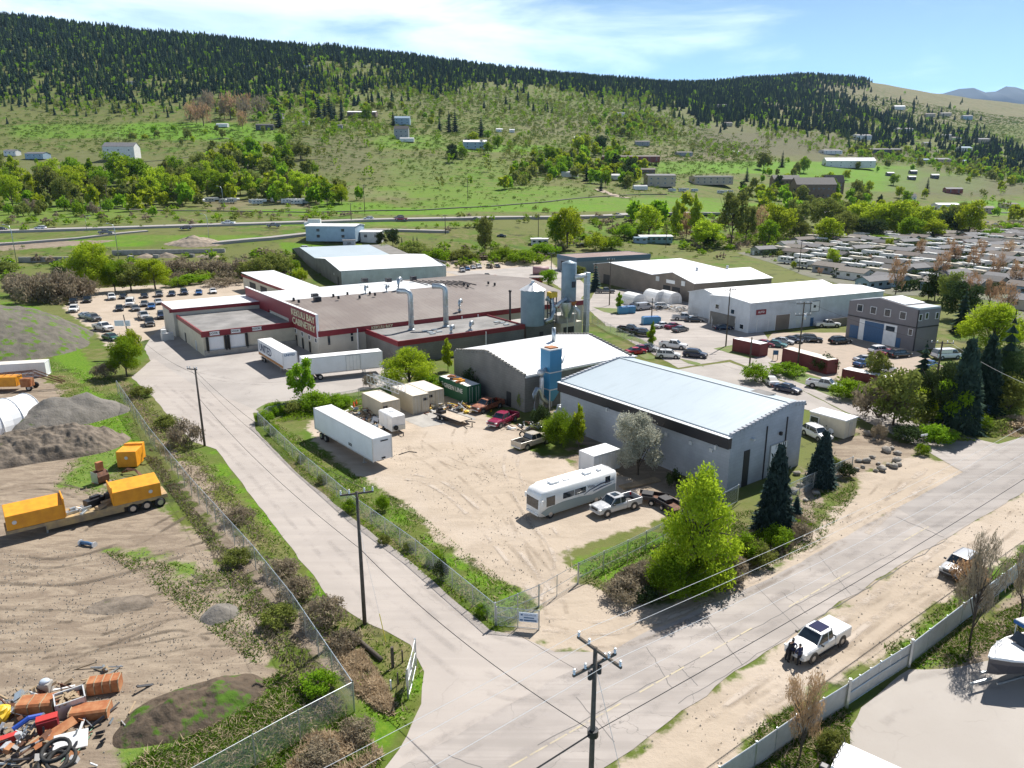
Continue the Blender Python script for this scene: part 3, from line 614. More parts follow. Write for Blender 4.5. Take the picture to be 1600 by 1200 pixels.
# ================================================================== BUILDINGS
def textmesh(name,body,size,m,depth=.04,font_bold=False,sx=1.0,off=0.0):
 c = bpy.data.curves.new(name,'FONT'); c.body = body; c.size = size; c.extrude = depth; c.align_x = 'CENTER'; c.align_y = 'CENTER'; c.offset = off; c.space_line = .95; c.resolution_u = 2
 o = bpy.data.objects.new(name,c); COL.objects.link(o); bpy.context.view_layer.update()
 me = bpy.data.meshes.new_from_object(o); bpy.data.objects.remove(o); me.name = name; me.materials.clear(); me.materials.append(m)
 o = bpy.data.objects.new(name,me); COL.objects.link(o); o.scale = (sx,1,1); return o
class Bld:
 def __init__(s,name,label,C,rz,cat='building',group=None):
  s.C = Vector((C[0],C[1],C[2] if len(C) > 2 else 0)); s.rz = rz; s.root = thing(name,label,cat,s.C,rz,group)
  s.ex = Vector((math.cos(rz),math.sin(rz),0)); s.ey = Vector((-math.sin(rz),math.cos(rz),0))
 def w(s,x,y,z=0): return s.C+s.ex*x+s.ey*y+Vector((0,0,z))
 def loc(s,px,py,z):
  d = at(px,py,z+s.C.z)-s.C; return d.dot(s.ex),d.dot(s.ey)
 def _solve(s,f,px,sign):
  lo,hi = -20,140
  for _ in range(40):
   m = (lo+hi)/2
   if (proj(f(m))[0]-px)*sign < 0: lo = m
   else: hi = m
  return (lo+hi)/2
 def sR(s,px,z,y=0): return s._solve(lambda m: s.w(m,y,z),px,1)
 def sL(s,px,z,x=0): return s._solve(lambda m: s.w(x,m,z),px,-1)
 def P(s,name,mb,m,smooth=False,parent=None,bevel=0,label=None):
  o = mb.build(name,m,parent or s.root,smooth,bevel)
  if label: o['label'] = label
  return o
 def R(s,name,x0,x1,z0,z1,m,d=.06,y=0,parent=None,frame=None,fm=None,label=None):
  """panel proud of the wall y=const facing the camera's right"""
  o = s.P(name,MB().box(((x0+x1)/2,y-d/2,(z0+z1)/2),(x1-x0,d,z1-z0)),m,parent=parent,label=label)
  if frame:
   f = MB(); e = .09
   for bx in (((x0-e,x1+e),(z1,z1+e)),((x0-e,x1+e),(z0-e,z0)),((x0-e,x0),(z0,z1)),((x1,x1+e),(z0,z1))):
    f.box(((bx[0][0]+bx[0][1])/2,y-d/2-.02,(bx[1][0]+bx[1][1])/2),(bx[0][1]-bx[0][0],d+.05,bx[1][1]-bx[1][0]))
   s.P('frame',f,fm or M['white'],parent=o)
  return o
 def Lw(s,name,y0,y1,z0,z1,m,d=.06,x=0,parent=None,frame=None,fm=None,label=None):
  o = s.P(name,MB().box((x-d/2,(y0+y1)/2,(z0+z1)/2),(d,y1-y0,z1-z0)),m,parent=parent,label=label)
  if frame:
   f = MB(); e = .09
   for by in (((y0-e,y1+e),(z1,z1+e)),((y0-e,y1+e),(z0-e,z0)),((y0-e,y0),(z0,z1)),((y1,y1+e),(z0,z1))):
    f.box((x-d/2-.02,(by[0][0]+by[0][1])/2,(by[1][0]+by[1][1])/2),(d+.05,by[0][1]-by[0][0],by[1][1]-by[1][0]))
   s.P('frame',f,fm or M['white'],parent=o)
  return o
def hull_x(prof,y0,y1):
 """solid with profile [(x,z)...] (roof line left to right) extruded along y"""
 n = len(prof); vs = [(prof[0][0],y0,0)]+[(x,y0,z) for x,z in prof]+[(prof[-1][0],y0,0)]
 vs += [(x,y1,z) for x,_,z in vs]; k = n+2
 fs = [tuple(range(k)),tuple(range(2*k-1,k-1,-1))]+[(i,(i+1) % k,k+(i+1) % k,k+i)[::-1] for i in range(k)]
 return vs,fs
def slab(mb,a,b,th=.12,m=0):
 """a,b: pairs of 3D points forming a roof plane a0-a1-b1-b0, given thickness"""
 n = (a[1]-a[0]).cross(b[0]-a[0]).normalized()
 if n.z < 0: n = -n
 P = [a[0],a[1],b[1],b[0]]; Q = [p+n*th for p in P]
 mb.add(P+Q,[(0,1,2,3),(7,6,5,4),(0,4,5,1),(1,5,6,2),(2,6,7,3),(3,7,4,0)],m)
def gable_roof(b,prof,y0,y1,m,over=.35,axis='y',th=.14,name='roof'):
 mb = MB()
 for i in range(len(prof)-1):
  (xa,za),(xb,zb) = prof[i],prof[i+1]; dx = xb-xa; sl = (zb-za)/dx
  xa2 = xa-(over if i == 0 else 0); xb2 = xb+(over if i == len(prof)-2 else 0)
  za2 = za+sl*(xa2-xa); zb2 = zb+sl*(xb2-xb)
  if axis == 'y': A = (Vector((xa2,y0-over,za2+.02)),Vector((xa2,y1+over,za2+.02))); B = (Vector((xb2,y0-over,zb2+.02)),Vector((xb2,y1+over,zb2+.02)))
  else: A = (Vector((y0-over,xa2,za2+.02)),Vector((y1+over,xa2,za2+.02))); B = (Vector((y0-over,xb2,zb2+.02)),Vector((y1+over,xb2,zb2+.02)))
  slab(mb,A,B,th)
 return b.P(name,mb,m)
def wall_prof(b,prof,y0,y1,m,axis='y',name='wall'):
 vs,fs = hull_x(prof,y0,y1)
 if axis == 'x': vs = [(y,x,z) for x,y,z in vs]; fs = [f[::-1] for f in fs]
 return b.P(name,MB().add(vs,fs),m)
def stain_roof(name,c1,c2,axis,scale=.5,rough=.4,metal=.0,seam=.8,sc=.12):
 m = bpy.data.materials.new(name); m.use_nodes = True; t = m.node_tree; b = t.nodes['Principled BSDF']; b.inputs['Roughness'].default_value = rough; b.inputs['Metallic'].default_value = metal
 tcn = N(t,'ShaderNodeTexCoord'); O = tcn.outputs['Object']
 c = mixc(mrange(noi(sc,7,.6,0,O,t),.36,.66,t=t),c1,c2,t)
 mp = N(t,'ShaderNodeMapping'); mp.inputs['Scale'].default_value = (.15,1.5,1) if axis == 1 else (1.5,.15,1); t.links.new(O,mp.inputs[0])
 c = mixc(mrange(noi(1,5,.6,0,mp.outputs[0],t),.5,.7,0,.25,t=t),c,tuple(q*.65 for q in c1),t)
 wv = N(t,'ShaderNodeTexWave',wave_type='BANDS',bands_direction='XYZ'[axis]); wv.inputs['Scale'].default_value = scale; t.links.new(O,wv.inputs[0])
 s_ = mrange(wv.outputs[1],.93,.99,0,seam,t=t)
 c = mixc(mth('MULTIPLY',s_,.35,t),c,tuple(q*.55 for q in c1),t)
 bp = N(t,'ShaderNodeBump'); bp.inputs['Strength'].default_value = .5; bp.inputs['Distance'].default_value = .05; t.links.new(s_,bp.inputs['Height']); t.links.new(bp.outputs[0],b.inputs['Normal'])
 t.links.new(c,b.inputs['Base Color']); return m
M['rblue'] = stain_roof('pale_blue_metal_roof',(.40,.465,.505),(.375,.44,.48),1,.30,seam=.2)
M['rwhite_y'] = stain_roof('white_metal_roof',(.78,.79,.80),(.70,.71,.72),1,.30)
M['rwhite_x'] = stain_roof('white_sheet_roof',(.78,.79,.80),(.70,.71,.72),0,.30)
M['rlight'] = stain_roof('pale_grey_metal_roof',(.45,.50,.53),(.40,.45,.48),0,.30)
M['rbrown'] = stain_roof('brown_sheet_roof',(.145,.115,.10),(.19,.16,.14),0,.28,.6)
M['rbrown2'] = stain_roof('reddish_brown_roof',(.20,.13,.115),(.24,.17,.15),0,.28,.8)
M['wwhite'] = ribbed('pale_wall_cladding',(.60,.63,.66),0,.5,.5,.5,var=.2)
M['wblue'] = ribbed('grey_blue_cladding',(.20,.23,.26),0,.35,.5,.6,var=.1)
M['bluetrim'] = mat('slate_blue_trim',(.10,.16,.22),.6)
M['letter'] = mat('cream_letters',(.62,.56,.36),.6)
U = R(36.5)
# ---- pale blue roofed block warehouse (front right)
b = Bld('warehouse','grey painted block warehouse with pale blue metal roof and black side fascia',at(1135,770),U)
LY = b.sL(877,6.65); LX = 13.9
prof = [(0,6.65),(11.2,8.35),(13.9,7.95)]
wall_prof(b,prof,0,LY,M['greyblock'])
gable_roof(b,prof,.25,LY-.25,M['rblue'],.0)
for yy in (.1,LY-.1):
 mb = MB()
 for i in range(20):
  x = .35+i*.7; zz = np.interp(x,[p[0] for p in prof],[p[1] for p in prof]); mb.box((x,yy,zz+.14),(.62,.4,.46))
 b.P('parapet',mb,M['greyblock'])
b.P('fascia',MB().box((-.28,LY/2,5.95),(.56,LY+.3,1.25)).box((-.30,LY/2,6.62),(.66,LY+.4,.07),m=1),[M['blackmetal'],M['white']],label='black steel fascia along the roof edge')
b.P('gutter',MB().box((14.05,LY/2,7.9),(.25,LY+.2,.2)),M['blackmetal'])
b.P('ridge_cap',MB().box((11.2,LY/2,8.56),(.3,LY-.6,.05)),M['rlight'])
x0,x1 = b.sR(1160,2),b.sR(1169,2)
b.R('door',x0,x1,0,4.4,M['dark'],label='tall narrow dark door slot')
x0,x1 = b.sR(1203,3),b.sR(1228,3)
b.R('roller_door',x0,x1,0,3.9,M['white_metal'],.08,frame=True,fm=M['galv'])
b.R('downpipe',b.sR(1195,4),b.sR(1195,4)+.12,0,6.6,M['blackmetal'],.12)
b.R('downpipe',b.sR(1226,4),b.sR(1226,4)+.12,0,7.0,M['blackmetal'],.12)
x = b.sR(1175,5.6); b.P('wall_light',MB().box((x,-.2,5.6),(.4,.4,.25)),M['tin'])
x = b.sR(1218,5.2); b.P('wall_light',MB().box((x,-.2,5.2),(.3,.3,.4)),M['dark'])
for px_ in (1080,1042,1112):
 y = b.sL(px_,4.6); b.P('vent',MB().box((-.08,y,4.4),(.16,.45,.45)),M['tin'])
for px_ in (955,1125): y = b.sL(px_,5.0); b.P('wall_light',MB().box((-.75,y,5.2),(.3,.2,.5)),M['tin'])
b.P('skylight',MB().box((12.6,5.2,8.34),(2.2,2.6,.12)),M['greyroof'],label='dark square roof patch near the gable')
# ---- white roofed raw block warehouse behind it
C = at(820,589,5.6); C.z = 0
b = Bld('warehouse','raw concrete block warehouse with white roof beside the tall blue dust collector',C,U)
LX = b.sR(987,5.6); LY = b.sL(709,5.6)
prof = [(0,5.6),(LY*.52,7.5),(LY,5.9)]
wall_prof(b,prof,0,LX,M['block'],'x'); gable_roof(b,prof,.3,LX-.3,M['rwhite_x'],0,'x')
for xx in (.1,LX-.1):
 mb = MB(); n = int(LY/.8)
 for i in range(n):
  y = .4+i*.8; zz = np.interp(y,[p[0] for p in prof],[p[1] for p in prof]); mb.box((xx,y,zz+.12),(.4,.7,.5))
 b.P('parapet',mb,M['block'])
b.P('gutter',MB().box((LX/2,-.12,5.5),(LX,.2,.2)),M['galv'])
lx_,ly_ = b.loc(863,533,7.5)
b.P('roof_stack',MB().cyl((b.sR(865,7,LY*.5),LY*.5,7.3),.35,2.6,10),M['galv'],smooth=True)
b.P('door',MB().box((-.05,4.0,1.2),(.1,1.1,2.3)),M['dark'])
# small lean-to at its far end
b2 = Bld('shed','low white roofed shed joined behind the raw block warehouse',b.w(LX+.3,LY*.35),U,'shed')
b2.P('wall',MB().box((4,3.5,1.5),(8,7,3)),M['cream']); b2.P('roof',MB().box((4,3.5,3.1),(8.4,7.4,.16)),M['rwhite_x'])
# ---- cabinet factory
K = Bld('factory','long cabinet factory with dark red parapet, cream lettering and brown roof',at(500,558),R(35)); KB = K
KX = K.sR(911,5.05); KP = K.sL(385,8.5); KR = K.sL(437,8.3)
wall_prof(K,[(0,5.05),(KR,8.1),(KP,6.7)],0,KX,M['beige'],'x')
mb = MB(); slab(mb,(Vector((.3,-.3,5.1)),Vector((KX+.2,-.3,5.1))),(Vector((.3,KR,8.15)),Vector((KX+.2,KR,8.15))),.15)
K.P('roof',mb,M['rbrown'],label='brown sheet metal roof slope')
mb = MB(); slab(mb,(Vector((.3,KR,8.15)),Vector((KX*.62,KR,8.15))),(Vector((.3,KP+.3,6.75)),Vector((KX*.62,KP+.3,6.75))),.15)
K.P('roof',mb,M['rwhite_y'],label='white rear roof slope')
mb = MB(); slab(mb,(Vector((KX*.62+.01,KR,8.15)),Vector((KX+.2,KR,8.15))),(Vector((KX*.62+.01,KP+.3,6.75)),Vector((KX+.2,KP+.3,6.75))),.15)
K.P('roof',mb,M['rbrown'],label='brown rear roof slope')
ya,yb = K.sL(453,6),K.sL(421,6)
mb = MB().box((-.1,ya/2,6.2),(.5,ya,4.6)).box((-.1,(ya+yb)/2,6.95),(.5,yb-ya,3.1)).box((-.1,(yb+KP)/2,6.6),(.5,KP-yb,3.8)).box((-.1,KP/2,8.55),(.56,KP+.1,.1),m=1)
K.P('parapet',mb,[M['red'],M['white']],label='tall dark red false front')
K.P('fascia',MB().box((KX/2,-.16,4.65),(KX+.2,.32,1.1)),M['red'])
K.P('corner_trim',MB().box((-.1,-.1,6.2),(.52,.08,4.7)),M['white'])
for i,(txt,zc,sz) in enumerate((('KEKULI BAY',7.25,2.0),('CABINETRY',5.45,2.0))):
 o = textmesh('lettering',txt,sz,M['letter'],.05,off=.02)
 y0,y1 = .5,K.sL(458 if i == 0 else 460,zc); wd = max(o.dimensions.x,.1)
 bpy.context.view_layer.update(); wd = o.dimensions.x
 o.scale = ((y1-y0)/wd,1.0,1); o.parent = K.root; o.location = (-.42,(y0+y1)/2,zc); o.rotation_euler = (R(90),0,R(-90))
o = textmesh('lettering','KEKULI BAY',.9,M['letter'],.03,off=.02); x = K.sR(596,4.6); o.parent = K.root; o.location = (x,-.36,4.65); o.rotation_euler = (R(90),0,0)
for px_ in (452,462,472.5,483.5,494):
 y = K.sL(px_,3.4)
 for z0 in (2.75,3.75): K.Lw('window',y-.45,y+.45,z0,z0+.8,M['glass'],frame=True)
for px_ in (464,474,485): y = K.sL(px_,1.2); K.Lw('door',y-.6,y+.6,0,2.3,M['dark'],frame=True,fm=M['cream'])
for px_ in (399,407,415,424): y = K.sL(px_,4.2); K.Lw('window',y-.5,y+.5,3.6,4.6,M['glass'],frame=True)
for px_,z0,h in ((514,2.2,1.9),(550,2.4,1.0),(550,3.6,.7)): x = K.sR(px_,3); K.R('window',x-.25,x+.25,z0,z0+h,M['glass'])
for px_ in (557,720,745): x = K.sR(px_,4); K.R('downpipe',x,x+.15,0,4.9,M['white'],.5)
# red barrel canopy over the entrance
y = K.sL(433,3.2); mb = MB(); secs = []
for xx in (-.2,-3.6): secs.append([(xx,y+1.5*math.cos(a),2.4+1.6*math.sin(a)) for a in [math.pi*k/8 for k in range(9)]]+[(xx,y-1.5,2.1),(xx,y+1.5,2.1)])
K.P('entrance_canopy',mb.loft(secs),M['red'],smooth=False)
secs = [[(xx,y+1.3*math.cos(a),2.4+1.35*math.sin(a)) for a in [math.pi*k/8 for k in range(9)]]+[(xx,y-1.3,2.2),(xx,y+1.3,2.2)] for xx in (-3.61,-3.66)]
K.P('canopy_front',MB().loft(secs),M['beige'])
# flat roofed annex
ax,ay = K.loc(622,534,4.5); ax2 = K.sR(819,4.5,ay); ax0 = K.loc(588,522,4.5)[0]
K.P('annex',MB().box(((ax+ax2)/2,ay/2,2.0),(ax2-ax,-ay,4.0)),M['block'],label='grey block flat roofed annex')
K.P('annex_roof',MB().box(((ax+ax2)/2,ay/2-.1,4.2),(ax2-ax-.3,-ay-.4,.2)),M['greyroof'])
K.P('annex_fascia',MB().box(((ax+ax2)/2,ay,4.1),(ax2-ax+.3,.25,1.0)).box((ax,ay/2,4.1),(.25,-ay,1.0)).box((ax2,ay/2,4.1),(.25,-ay,1.0)),M['red'])
for px_ in (758,): x = K.sR(px_,3,ay); K.R('downpipe',x,x+.15,0,4.2,M['white'],.35,y=ay)
for px_,py_ in ((672,519),(679,515),(686,518),(664,517),(785,504),(791,507),(776,503),(676,521)):
 lx,ly = K.loc(px_,py_,4.4)
 if ly > ay+.6: K.P('skylight',MB().box((lx,ly,4.4),(1.1,.8,.22)),M['galv'])
# galvanised ducts standing on the annex roof
def duct(pts,r,name='duct'):
 Q = [Vector((*K.loc(a,b_,z),z)) for a,b_,z in pts]; return K.P(name,MB().tube(Q,r,12),M['galv'],True)
def riser(px_,py_,z0,h,r,elbow=1,dirx=-1,nm='duct'):
 lx,ly = K.loc(px_,py_,z0); mb = MB(); p = [Vector((lx,ly,z0-.3)),Vector((lx,ly,z0+h))]
 R_ = r*1.9
 for k in range(1,6):
  a = math.pi/2*k/5*(1 if elbow == 1 else 2); p.append(Vector((lx+dirx*.8*R_*(1-math.cos(a)),ly+.6*R_*(1-math.cos(a)),z0+h+R_*math.sin(a))))
 if elbow == 1: p.append(p[-1]+Vector((dirx*1.3,1.0,0)))
 mb.tube(p,r,12)
 for q in np.arange(z0+1,z0+h,1.6): mb.tube([Vector((lx,ly,q)),Vector((lx,ly,q+.12))],r*1.1,12)
 mb.lathe([(r*1.5,0),(r*1.3,.15),(r,.3)],(lx,ly,z0),12)
 return K.P(nm,mb,M['galv'],True),(lx,ly)
riser(643,515,4.4,6.9,.55); riser(697,510,4.4,7.4,.55)
riser(705,522,4.4,.9,.34,2,1); riser(735,516,4.4,1.0,.34,2,1); riser(718,485,5.9,1.6,.34,2,1)
riser(571,460,8.1,1.4,.3,2,1); riser(604,457,8.1,1.1,.3,2,1); riser(623,455,8.1,2.2,.42,2,1)
for px_,py_ in ((492,465),(496,470),(570,440),(607,440),(646,437)):
 lx,ly = K.loc(px_,py_,8); K.P('roof_unit',MB().box((lx,ly,8.4),(1.4,1.3,1.0)),M['blackmetal'])
for px_,py_ in ((459,470),(467,473),(521,464),(529,467),(578,460),(586,462),(725,446),(731,449),(763,444),(773,446),(543,461),(562,466)):
 lx,ly = K.loc(px_,py_,7.6); zz = np.interp(ly,[0,KR],[5.1,8.2]); lx,ly = K.loc(px_,py_,zz); K.P('roof_vent',MB().cyl((lx,ly,zz),.28,.7,8),M['blackmetal'],True)
lx,ly = K.loc(797,500,4.4); K.P('chimney',MB().cyl((lx,ly,3.5),.22,7.2,10).cyl((lx,ly,10.6),.34,.35,10),M['blackmetal'],True,label='thin black flue pipe')
# rack of dark bars on the rear roof slope
mb = MB()
for k in range(9):
 a = K.loc(641+k*9.5,440+.1*k,8.6); q = K.loc(668+k*9.5,447,8.3); mb.tube([(a[0],a[1],8.9),(q[0],q[1],8.6)],.14,5)
K.P('roof_rack',mb,M['blackmetal'])
# plant block under the silos
bx,by = K.loc(822,508,4.0); bx2 = K.sR(866,4.0,by)
K.P('plant_block',MB().box(((bx+bx2)/2,by+3,2.0),(bx2-bx,6,4.0)).box(((bx+bx2)/2,by+3,4.08),(bx2-bx+.4,6.4,.16),m=1),[M['block'],M['conc']])
x = K.sR(846,1.5,by); K.R('door',x-.5,x+.5,0,2.1,M['dark'],y=by)
cx_,cy_ = K.loc(893,527,0)
mb = MB().box((cx_,cy_+2,1.7),(6,4,3.4)).box((cx_-.9,cy_-.05,1.5),(3.0,.1,2.0),m=1).box((cx_-1,cy_+2,4.3),(5,3.6,1.8),m=2)
K.P('plant_room',mb,[M['cream'],M['dark'],M['conc']])
# dock wing
bD = at(320,557); d = bD-K.C; dx,dy = d.dot(K.ex),d.dot(K.ey)
DY1 = K._solve(lambda m: K.w(dx,dy+m,4.6),272,-1)
K.P('dock_wing',MB().box((dx/2,dy+DY1/2,2.3),(-dx,DY1,4.6)),M['cream'],label='low cream loading dock wing')
K.P('dock_roof',MB().box((dx/2,dy+DY1/2,4.62),(-dx-.5,DY1-.4,.1)),M['greyroof'])
K.P('dock_fascia',MB().box((dx/2-.1,dy,4.45),(-dx+.3,.3,1.15)).box((dx,dy+DY1/2,4.6),(.3,DY1,.8)),M['red'])
K.P('dock_apron',MB().box((dx/2,dy-.25,.55),(-dx,.5,1.1)),M['conc'])
for pa,pb in ((327,350),(360,383)):
 xa,xb = K._solve(lambda m: K.w(m,dy,2),pa,1),K._solve(lambda m: K.w(m,dy,2),pb,1)
 o = K.R('dock_door',xa,xb,1.1,3.7,M['white_metal'],.1,y=dy); K.P('dock_bumper',MB().box((xa-.35,dy-.25,2.3),(.4,.5,3.0)).box((xb+.35,dy-.25,2.3),(.4,.5,3.0)),M['black'],parent=o)
for i,px_ in enumerate((335,368,401)):
 xa = K._solve(lambda m: K.w(m,dy,4.4),px_,1); o = K.R('number_sign',xa-.95,xa+.95,4.1,4.85,M['white'],.06,y=dy-.16)
 tx = textmesh('lettering','DOOR %d' % (i+1),.55,M['dark'],.01,off=.01); tx.parent = o; tx.location = (xa,dy-.24,4.48); tx.rotation_euler = (R(90),0,0)
x = dx-.03
for py_,h in ((.25,2.1),(.62,2.1)): K.Lw('door',dy+DY1*py_-.5,dy+DY1*py_+.5,0,h,M['wwhite'] if py_ < .5 else M['dark'],x=dx)
# rear wing, white roof
wx,wy = K.loc(270,484,6.2); WX = K._solve(lambda m: K.w(m,wy,6.2),371,1); WY = K._solve(lambda m: K.w(wx,m,6.2),253,-1)
K.P('rear_wing',MB().box(((wx+1)/2,(wy+WY)/2,3.05),(1-wx,WY-wy,6.1)),M['beige'],label='taller beige wing behind the loading dock')
K.P('wing_roof',MB().box(((wx+1)/2,(wy+WY)/2,6.3),(1-wx+.3,WY-wy+.3,.12)),M['rwhite_y'])
K.P('wing_fascia',MB().box(((wx)/2-.4,wy-.1,5.95),(-wx+.8,.25,.75)).box((wx-.1,(wy+WY)/2,5.95),(.25,WY-wy+.2,.75)),M['red'])
bk = Bld('electrical_cabinet','pale utility box against the corner of the factory rear wing',at(262,531),R(35),'utility box')
bk.P('cabinet',MB().box((0,0,.8),(2.4,1.6,1.6)),M['tin'],bevel=.04); bk.P('top_box',MB().box((-.6,0,2.0),(1.0,.9,.8)),M['white'],bevel=.04)
# detached open fronted shed behind
C = at(452,457,4.3); C.z = 0
b = Bld('open_shed','white roofed shed with dark red trim behind the factory rear wing',C,R(35),'shed')
SY = b.sL(379,4.8); SX = b.sR(486,4.2)
b.P('wall',MB().box((SX/2,SY/2,2.1),(SX,SY,4.2)),M['cream'])
mb = MB(); slab(mb,(Vector((-.3,-.3,4.3)),Vector((SX+4,-.3,4.3))),(Vector((-.3,SY+.3,5.2)),Vector((SX+4,SY+.3,5.2))),.15); b.P('roof',mb,M['rwhite_y'])
b.P('fascia',MB().box((-.35,SY/2,4.45),(.2,SY+.5,.7)),M['red'])
for q in (.15,.45,.7): b.Lw('opening',SY*q,SY*(q+.14),0,3.2,M['dark'])
# ---- silos and dust plant
t_ = thing('silo','wide corrugated steel silo with conical roof beside the factory','silo',K.w(*K.loc(832,507,4.15),4.15),R(35))
MB().lathe([(2.55,0),(2.55,7.6)],n=36).build('shell',M['silo'],t_,True)
mb = MB(); n = 24; P = [(0,0,9.1)]+[(2.8*math.cos(2*math.pi*k/n),2.8*math.sin(2*math.pi*k/n),7.55-(.12 if k % 2 else 0)) for k in range(n)]
mb.add(P,[(0,1+k,1+(k+1) % n) for k in range(n)]).cyl((0,0,8.9),.4,.5,8); mb.build('cone_roof',M['tin'],t_)
MB().tube([(2.2,-1.4,.4),(3.6,-1.8,1.0),(4.2,-1.8,3.2),(3.8,-1.5,5.0),(2.9,-1,5.6)],.62,12).build('elbow_duct',M['galv'],t_,True)
C = at(887,529)
t_ = thing('silo','tall slim steel silo standing on a hopper frame at the factory corner','silo',C,R(35))
MB().lathe([(.5,4.6),(1.65,7.6),(1.65,16.6),(1.6,16.75),(0,17.3)],n=32).build('shell',M['silo'],t_,True)
for a in range(4): MB().box((1.45*math.cos(a*math.pi/2+.78),1.45*math.sin(a*math.pi/2+.78),4),(.2,.2,8),a*math.pi/2+.78).build('leg',M['galv'],t_)
MB().box((0,-1.68,12.2),(1.0,.12,1.3)).build('hatch',M['blackmetal'],t_)
MB().tube([(-1.6,-1,9.2),(-4,-1.5,8.4),(-5,-1.8,7.8)],.4,10).build('feed_duct',M['tin'],t_,True)
t_ = thing('exhaust_duct','tall pale rectangular duct right of the slim silo','duct',at(915,528),R(35))
MB().box((0,0,7.3),(.95,1.1,14.6)).build('stack',M['galv'],t_,bevel=.05)
MB().tube([(-.3,0,14.0),(-3.4,.2,13.7)],.5,10).build('cross_duct',M['tin'],t_,True)
for z in (3,6,9,12): MB().box((0,0,z),(1.1,1.25,.1)).build('band',M['tin'],t_)
t_ = thing('dust_fan','yellow fan housing with steel pipework between the two silos','fan unit',K.w(*K.loc(862,505,4.2),4.2),R(35))
MB().box((0,0,6.2),(1.9,1.4,1.2)).build('fan_housing',M['yellow'],t_,bevel=.08)
mb = MB()
for q in (-.8,.8):
 for r_ in (-.5,.5): mb.box((q,r_,2.8),(.16,.16,5.6))
mb.box((0,0,4.4),(1.9,1.2,.12)).box((0,0,2.2),(1.9,1.2,.12)).tube([(-.8,-.5,.2),(.8,-.5,2.2),(-.8,-.5,4.4)],.06,5); mb.build('frame',M['blackmetal'],t_)
MB().lathe([(.3,1.0),(1.3,3.2),(1.3,4.4)],(3.2,-.6,0),16).build('cyclone',M['galv'],t_,True)
MB().lathe([(1.1,0),(.35,-.9)],(5.2,-1.0,4.4),4).build('hopper',M['rust'],t_)
MB().tube([(5.2,-1,3.4),(6.2,-1.5,2.2),(6.3,-1.6,.3)],.4,10).build('chute',M['tin'],t_,True)
# tall blue dust collector between the warehouses
C = at(860,640)
t_ = thing('dust_collector','tall bright blue dust collector tower between the two block warehouses','dust collector',C,U)
MB().box((0,0,6.6),(2.3,2.3,6.2)).build('housing',M['blue'],t_,bevel=.03)
for z in (3.55,6.2,9.65): MB().box((0,0,z),(2.42,2.42,.16)).build('flange',M['tin'],t_)
MB().box((0,0,9.8),(1.5,1.5,.2)).build('top_hatch',M['rust'],t_)
MB().loft([[(-1.15,-1.15,3.5),(1.15,-1.15,3.5),(1.15,1.15,3.5),(-1.15,1.15,3.5)],[(-.3,-.3,1.4),(.3,-.3,1.4),(.3,.3,1.4),(-.3,.3,1.4)]]).build('hopper',M['blue'],t_)
for a in (-1,1):
 for c in (-1,1): MB().box((a*1.1,c*1.1,1.75),(.14,.14,3.5)).build('leg',M['tin'],t_)
MB().tube([(1.1,.3,7.0),(2.4,.6,7.2),(3.8,1.6,8.0)],.45,12).build('outlet_duct',M['tin'],t_,True)
MB().tube([(-1.2,-.2,6.6),(-1.9,-.4,6.4),(-2.1,-.4,5.4),(-2.1,-.4,.2)],.33,10).build('down_duct',M['tin'],t_,True)
MB().tube([(-2.0,-.4,6.2),(-2.6,-.4,6.4)],.5,10).build('blower',M['tin'],t_,True)
MB().tube([(-4.4,-1.6,.2),(-4.4,-1.6,3.6),(-3.9,-1.5,4.3),(-3.2,-1.2,4.0),(-2.6,-1,2.6),(-1.3,-.8,1.6)],.33,10).build('intake_duct',M['galv'],t_,True)
t2 = thing('steel_drum_stand','small machine with drum and pipes at the foot of the blue dust collector','machine',at(880,652),U)
MB().box((0,0,1.0),(1.4,1.2,1.4)).build('cabinet',M['tin'],t2,bevel=.04); MB().tube([(-.5,-.7,.1),(-.5,-.7,2.2),(-1.6,-.7,2.4),(-2.2,-.7,.4)],.16,8).build('pipe',M['galv'],t2,True)
MB().cyl((-1.4,0,0),.4,1.1,12).build('drum',M['bluedk'],t2,True)
# ---- northern twin gabled hall
V25 = R(26)
C = at(534,449); b = Bld('hall','dark block hall with twin gables and white and pale blue roofs behind the factory',C,V25)
h = 5.2; LY = b.sL(453,4.5); LX = b.sR(697,h)
ym = b.sL(493,5)
prof = [(0,h),(ym*.55,h+2.0),(ym,h+.6),(ym+(LY-ym)*.55,h+2.2),(LY,h-.4)]
wall_prof(b,prof,0,LX,M['block'],'x')
b.R('side_cladding',.1,LX-.1,.1,h-.05,M['wwhite'],.08,label='pale metal cladding of the long side')
for (i0,i1,m_) in ((0,2,'rwhite_x'),(2,4,'rblue')):
 p2 = prof[i0:i1+1]
 mb = MB()
 for j in range(2):
  (ya_,za),(yb_,zb) = p2[j],p2[j+1]; slab(mb,(Vector((-.2,ya_,za+.02)),Vector((LX+(0 if i0 == 0 else -8),ya_,za+.02))),(Vector((-.2,yb_,zb+.02)),Vector((LX+(0 if i0 == 0 else -8),yb_,zb+.02))),.14)
 b.P('roof',mb,M[m_])
b.P('end_parapet',MB().box((LX+.1,prof[1][0]/2,h+1.3),(.3,prof[1][0]*1.0,.3)),M['blackmetal'])
y = b.sL(529,1); b.Lw('door',y-.8,y+.8,0,3,M['dark']); y = b.sL(522,3); b.Lw('vent',y-.4,y+.4,3,3.6,M['tin'])
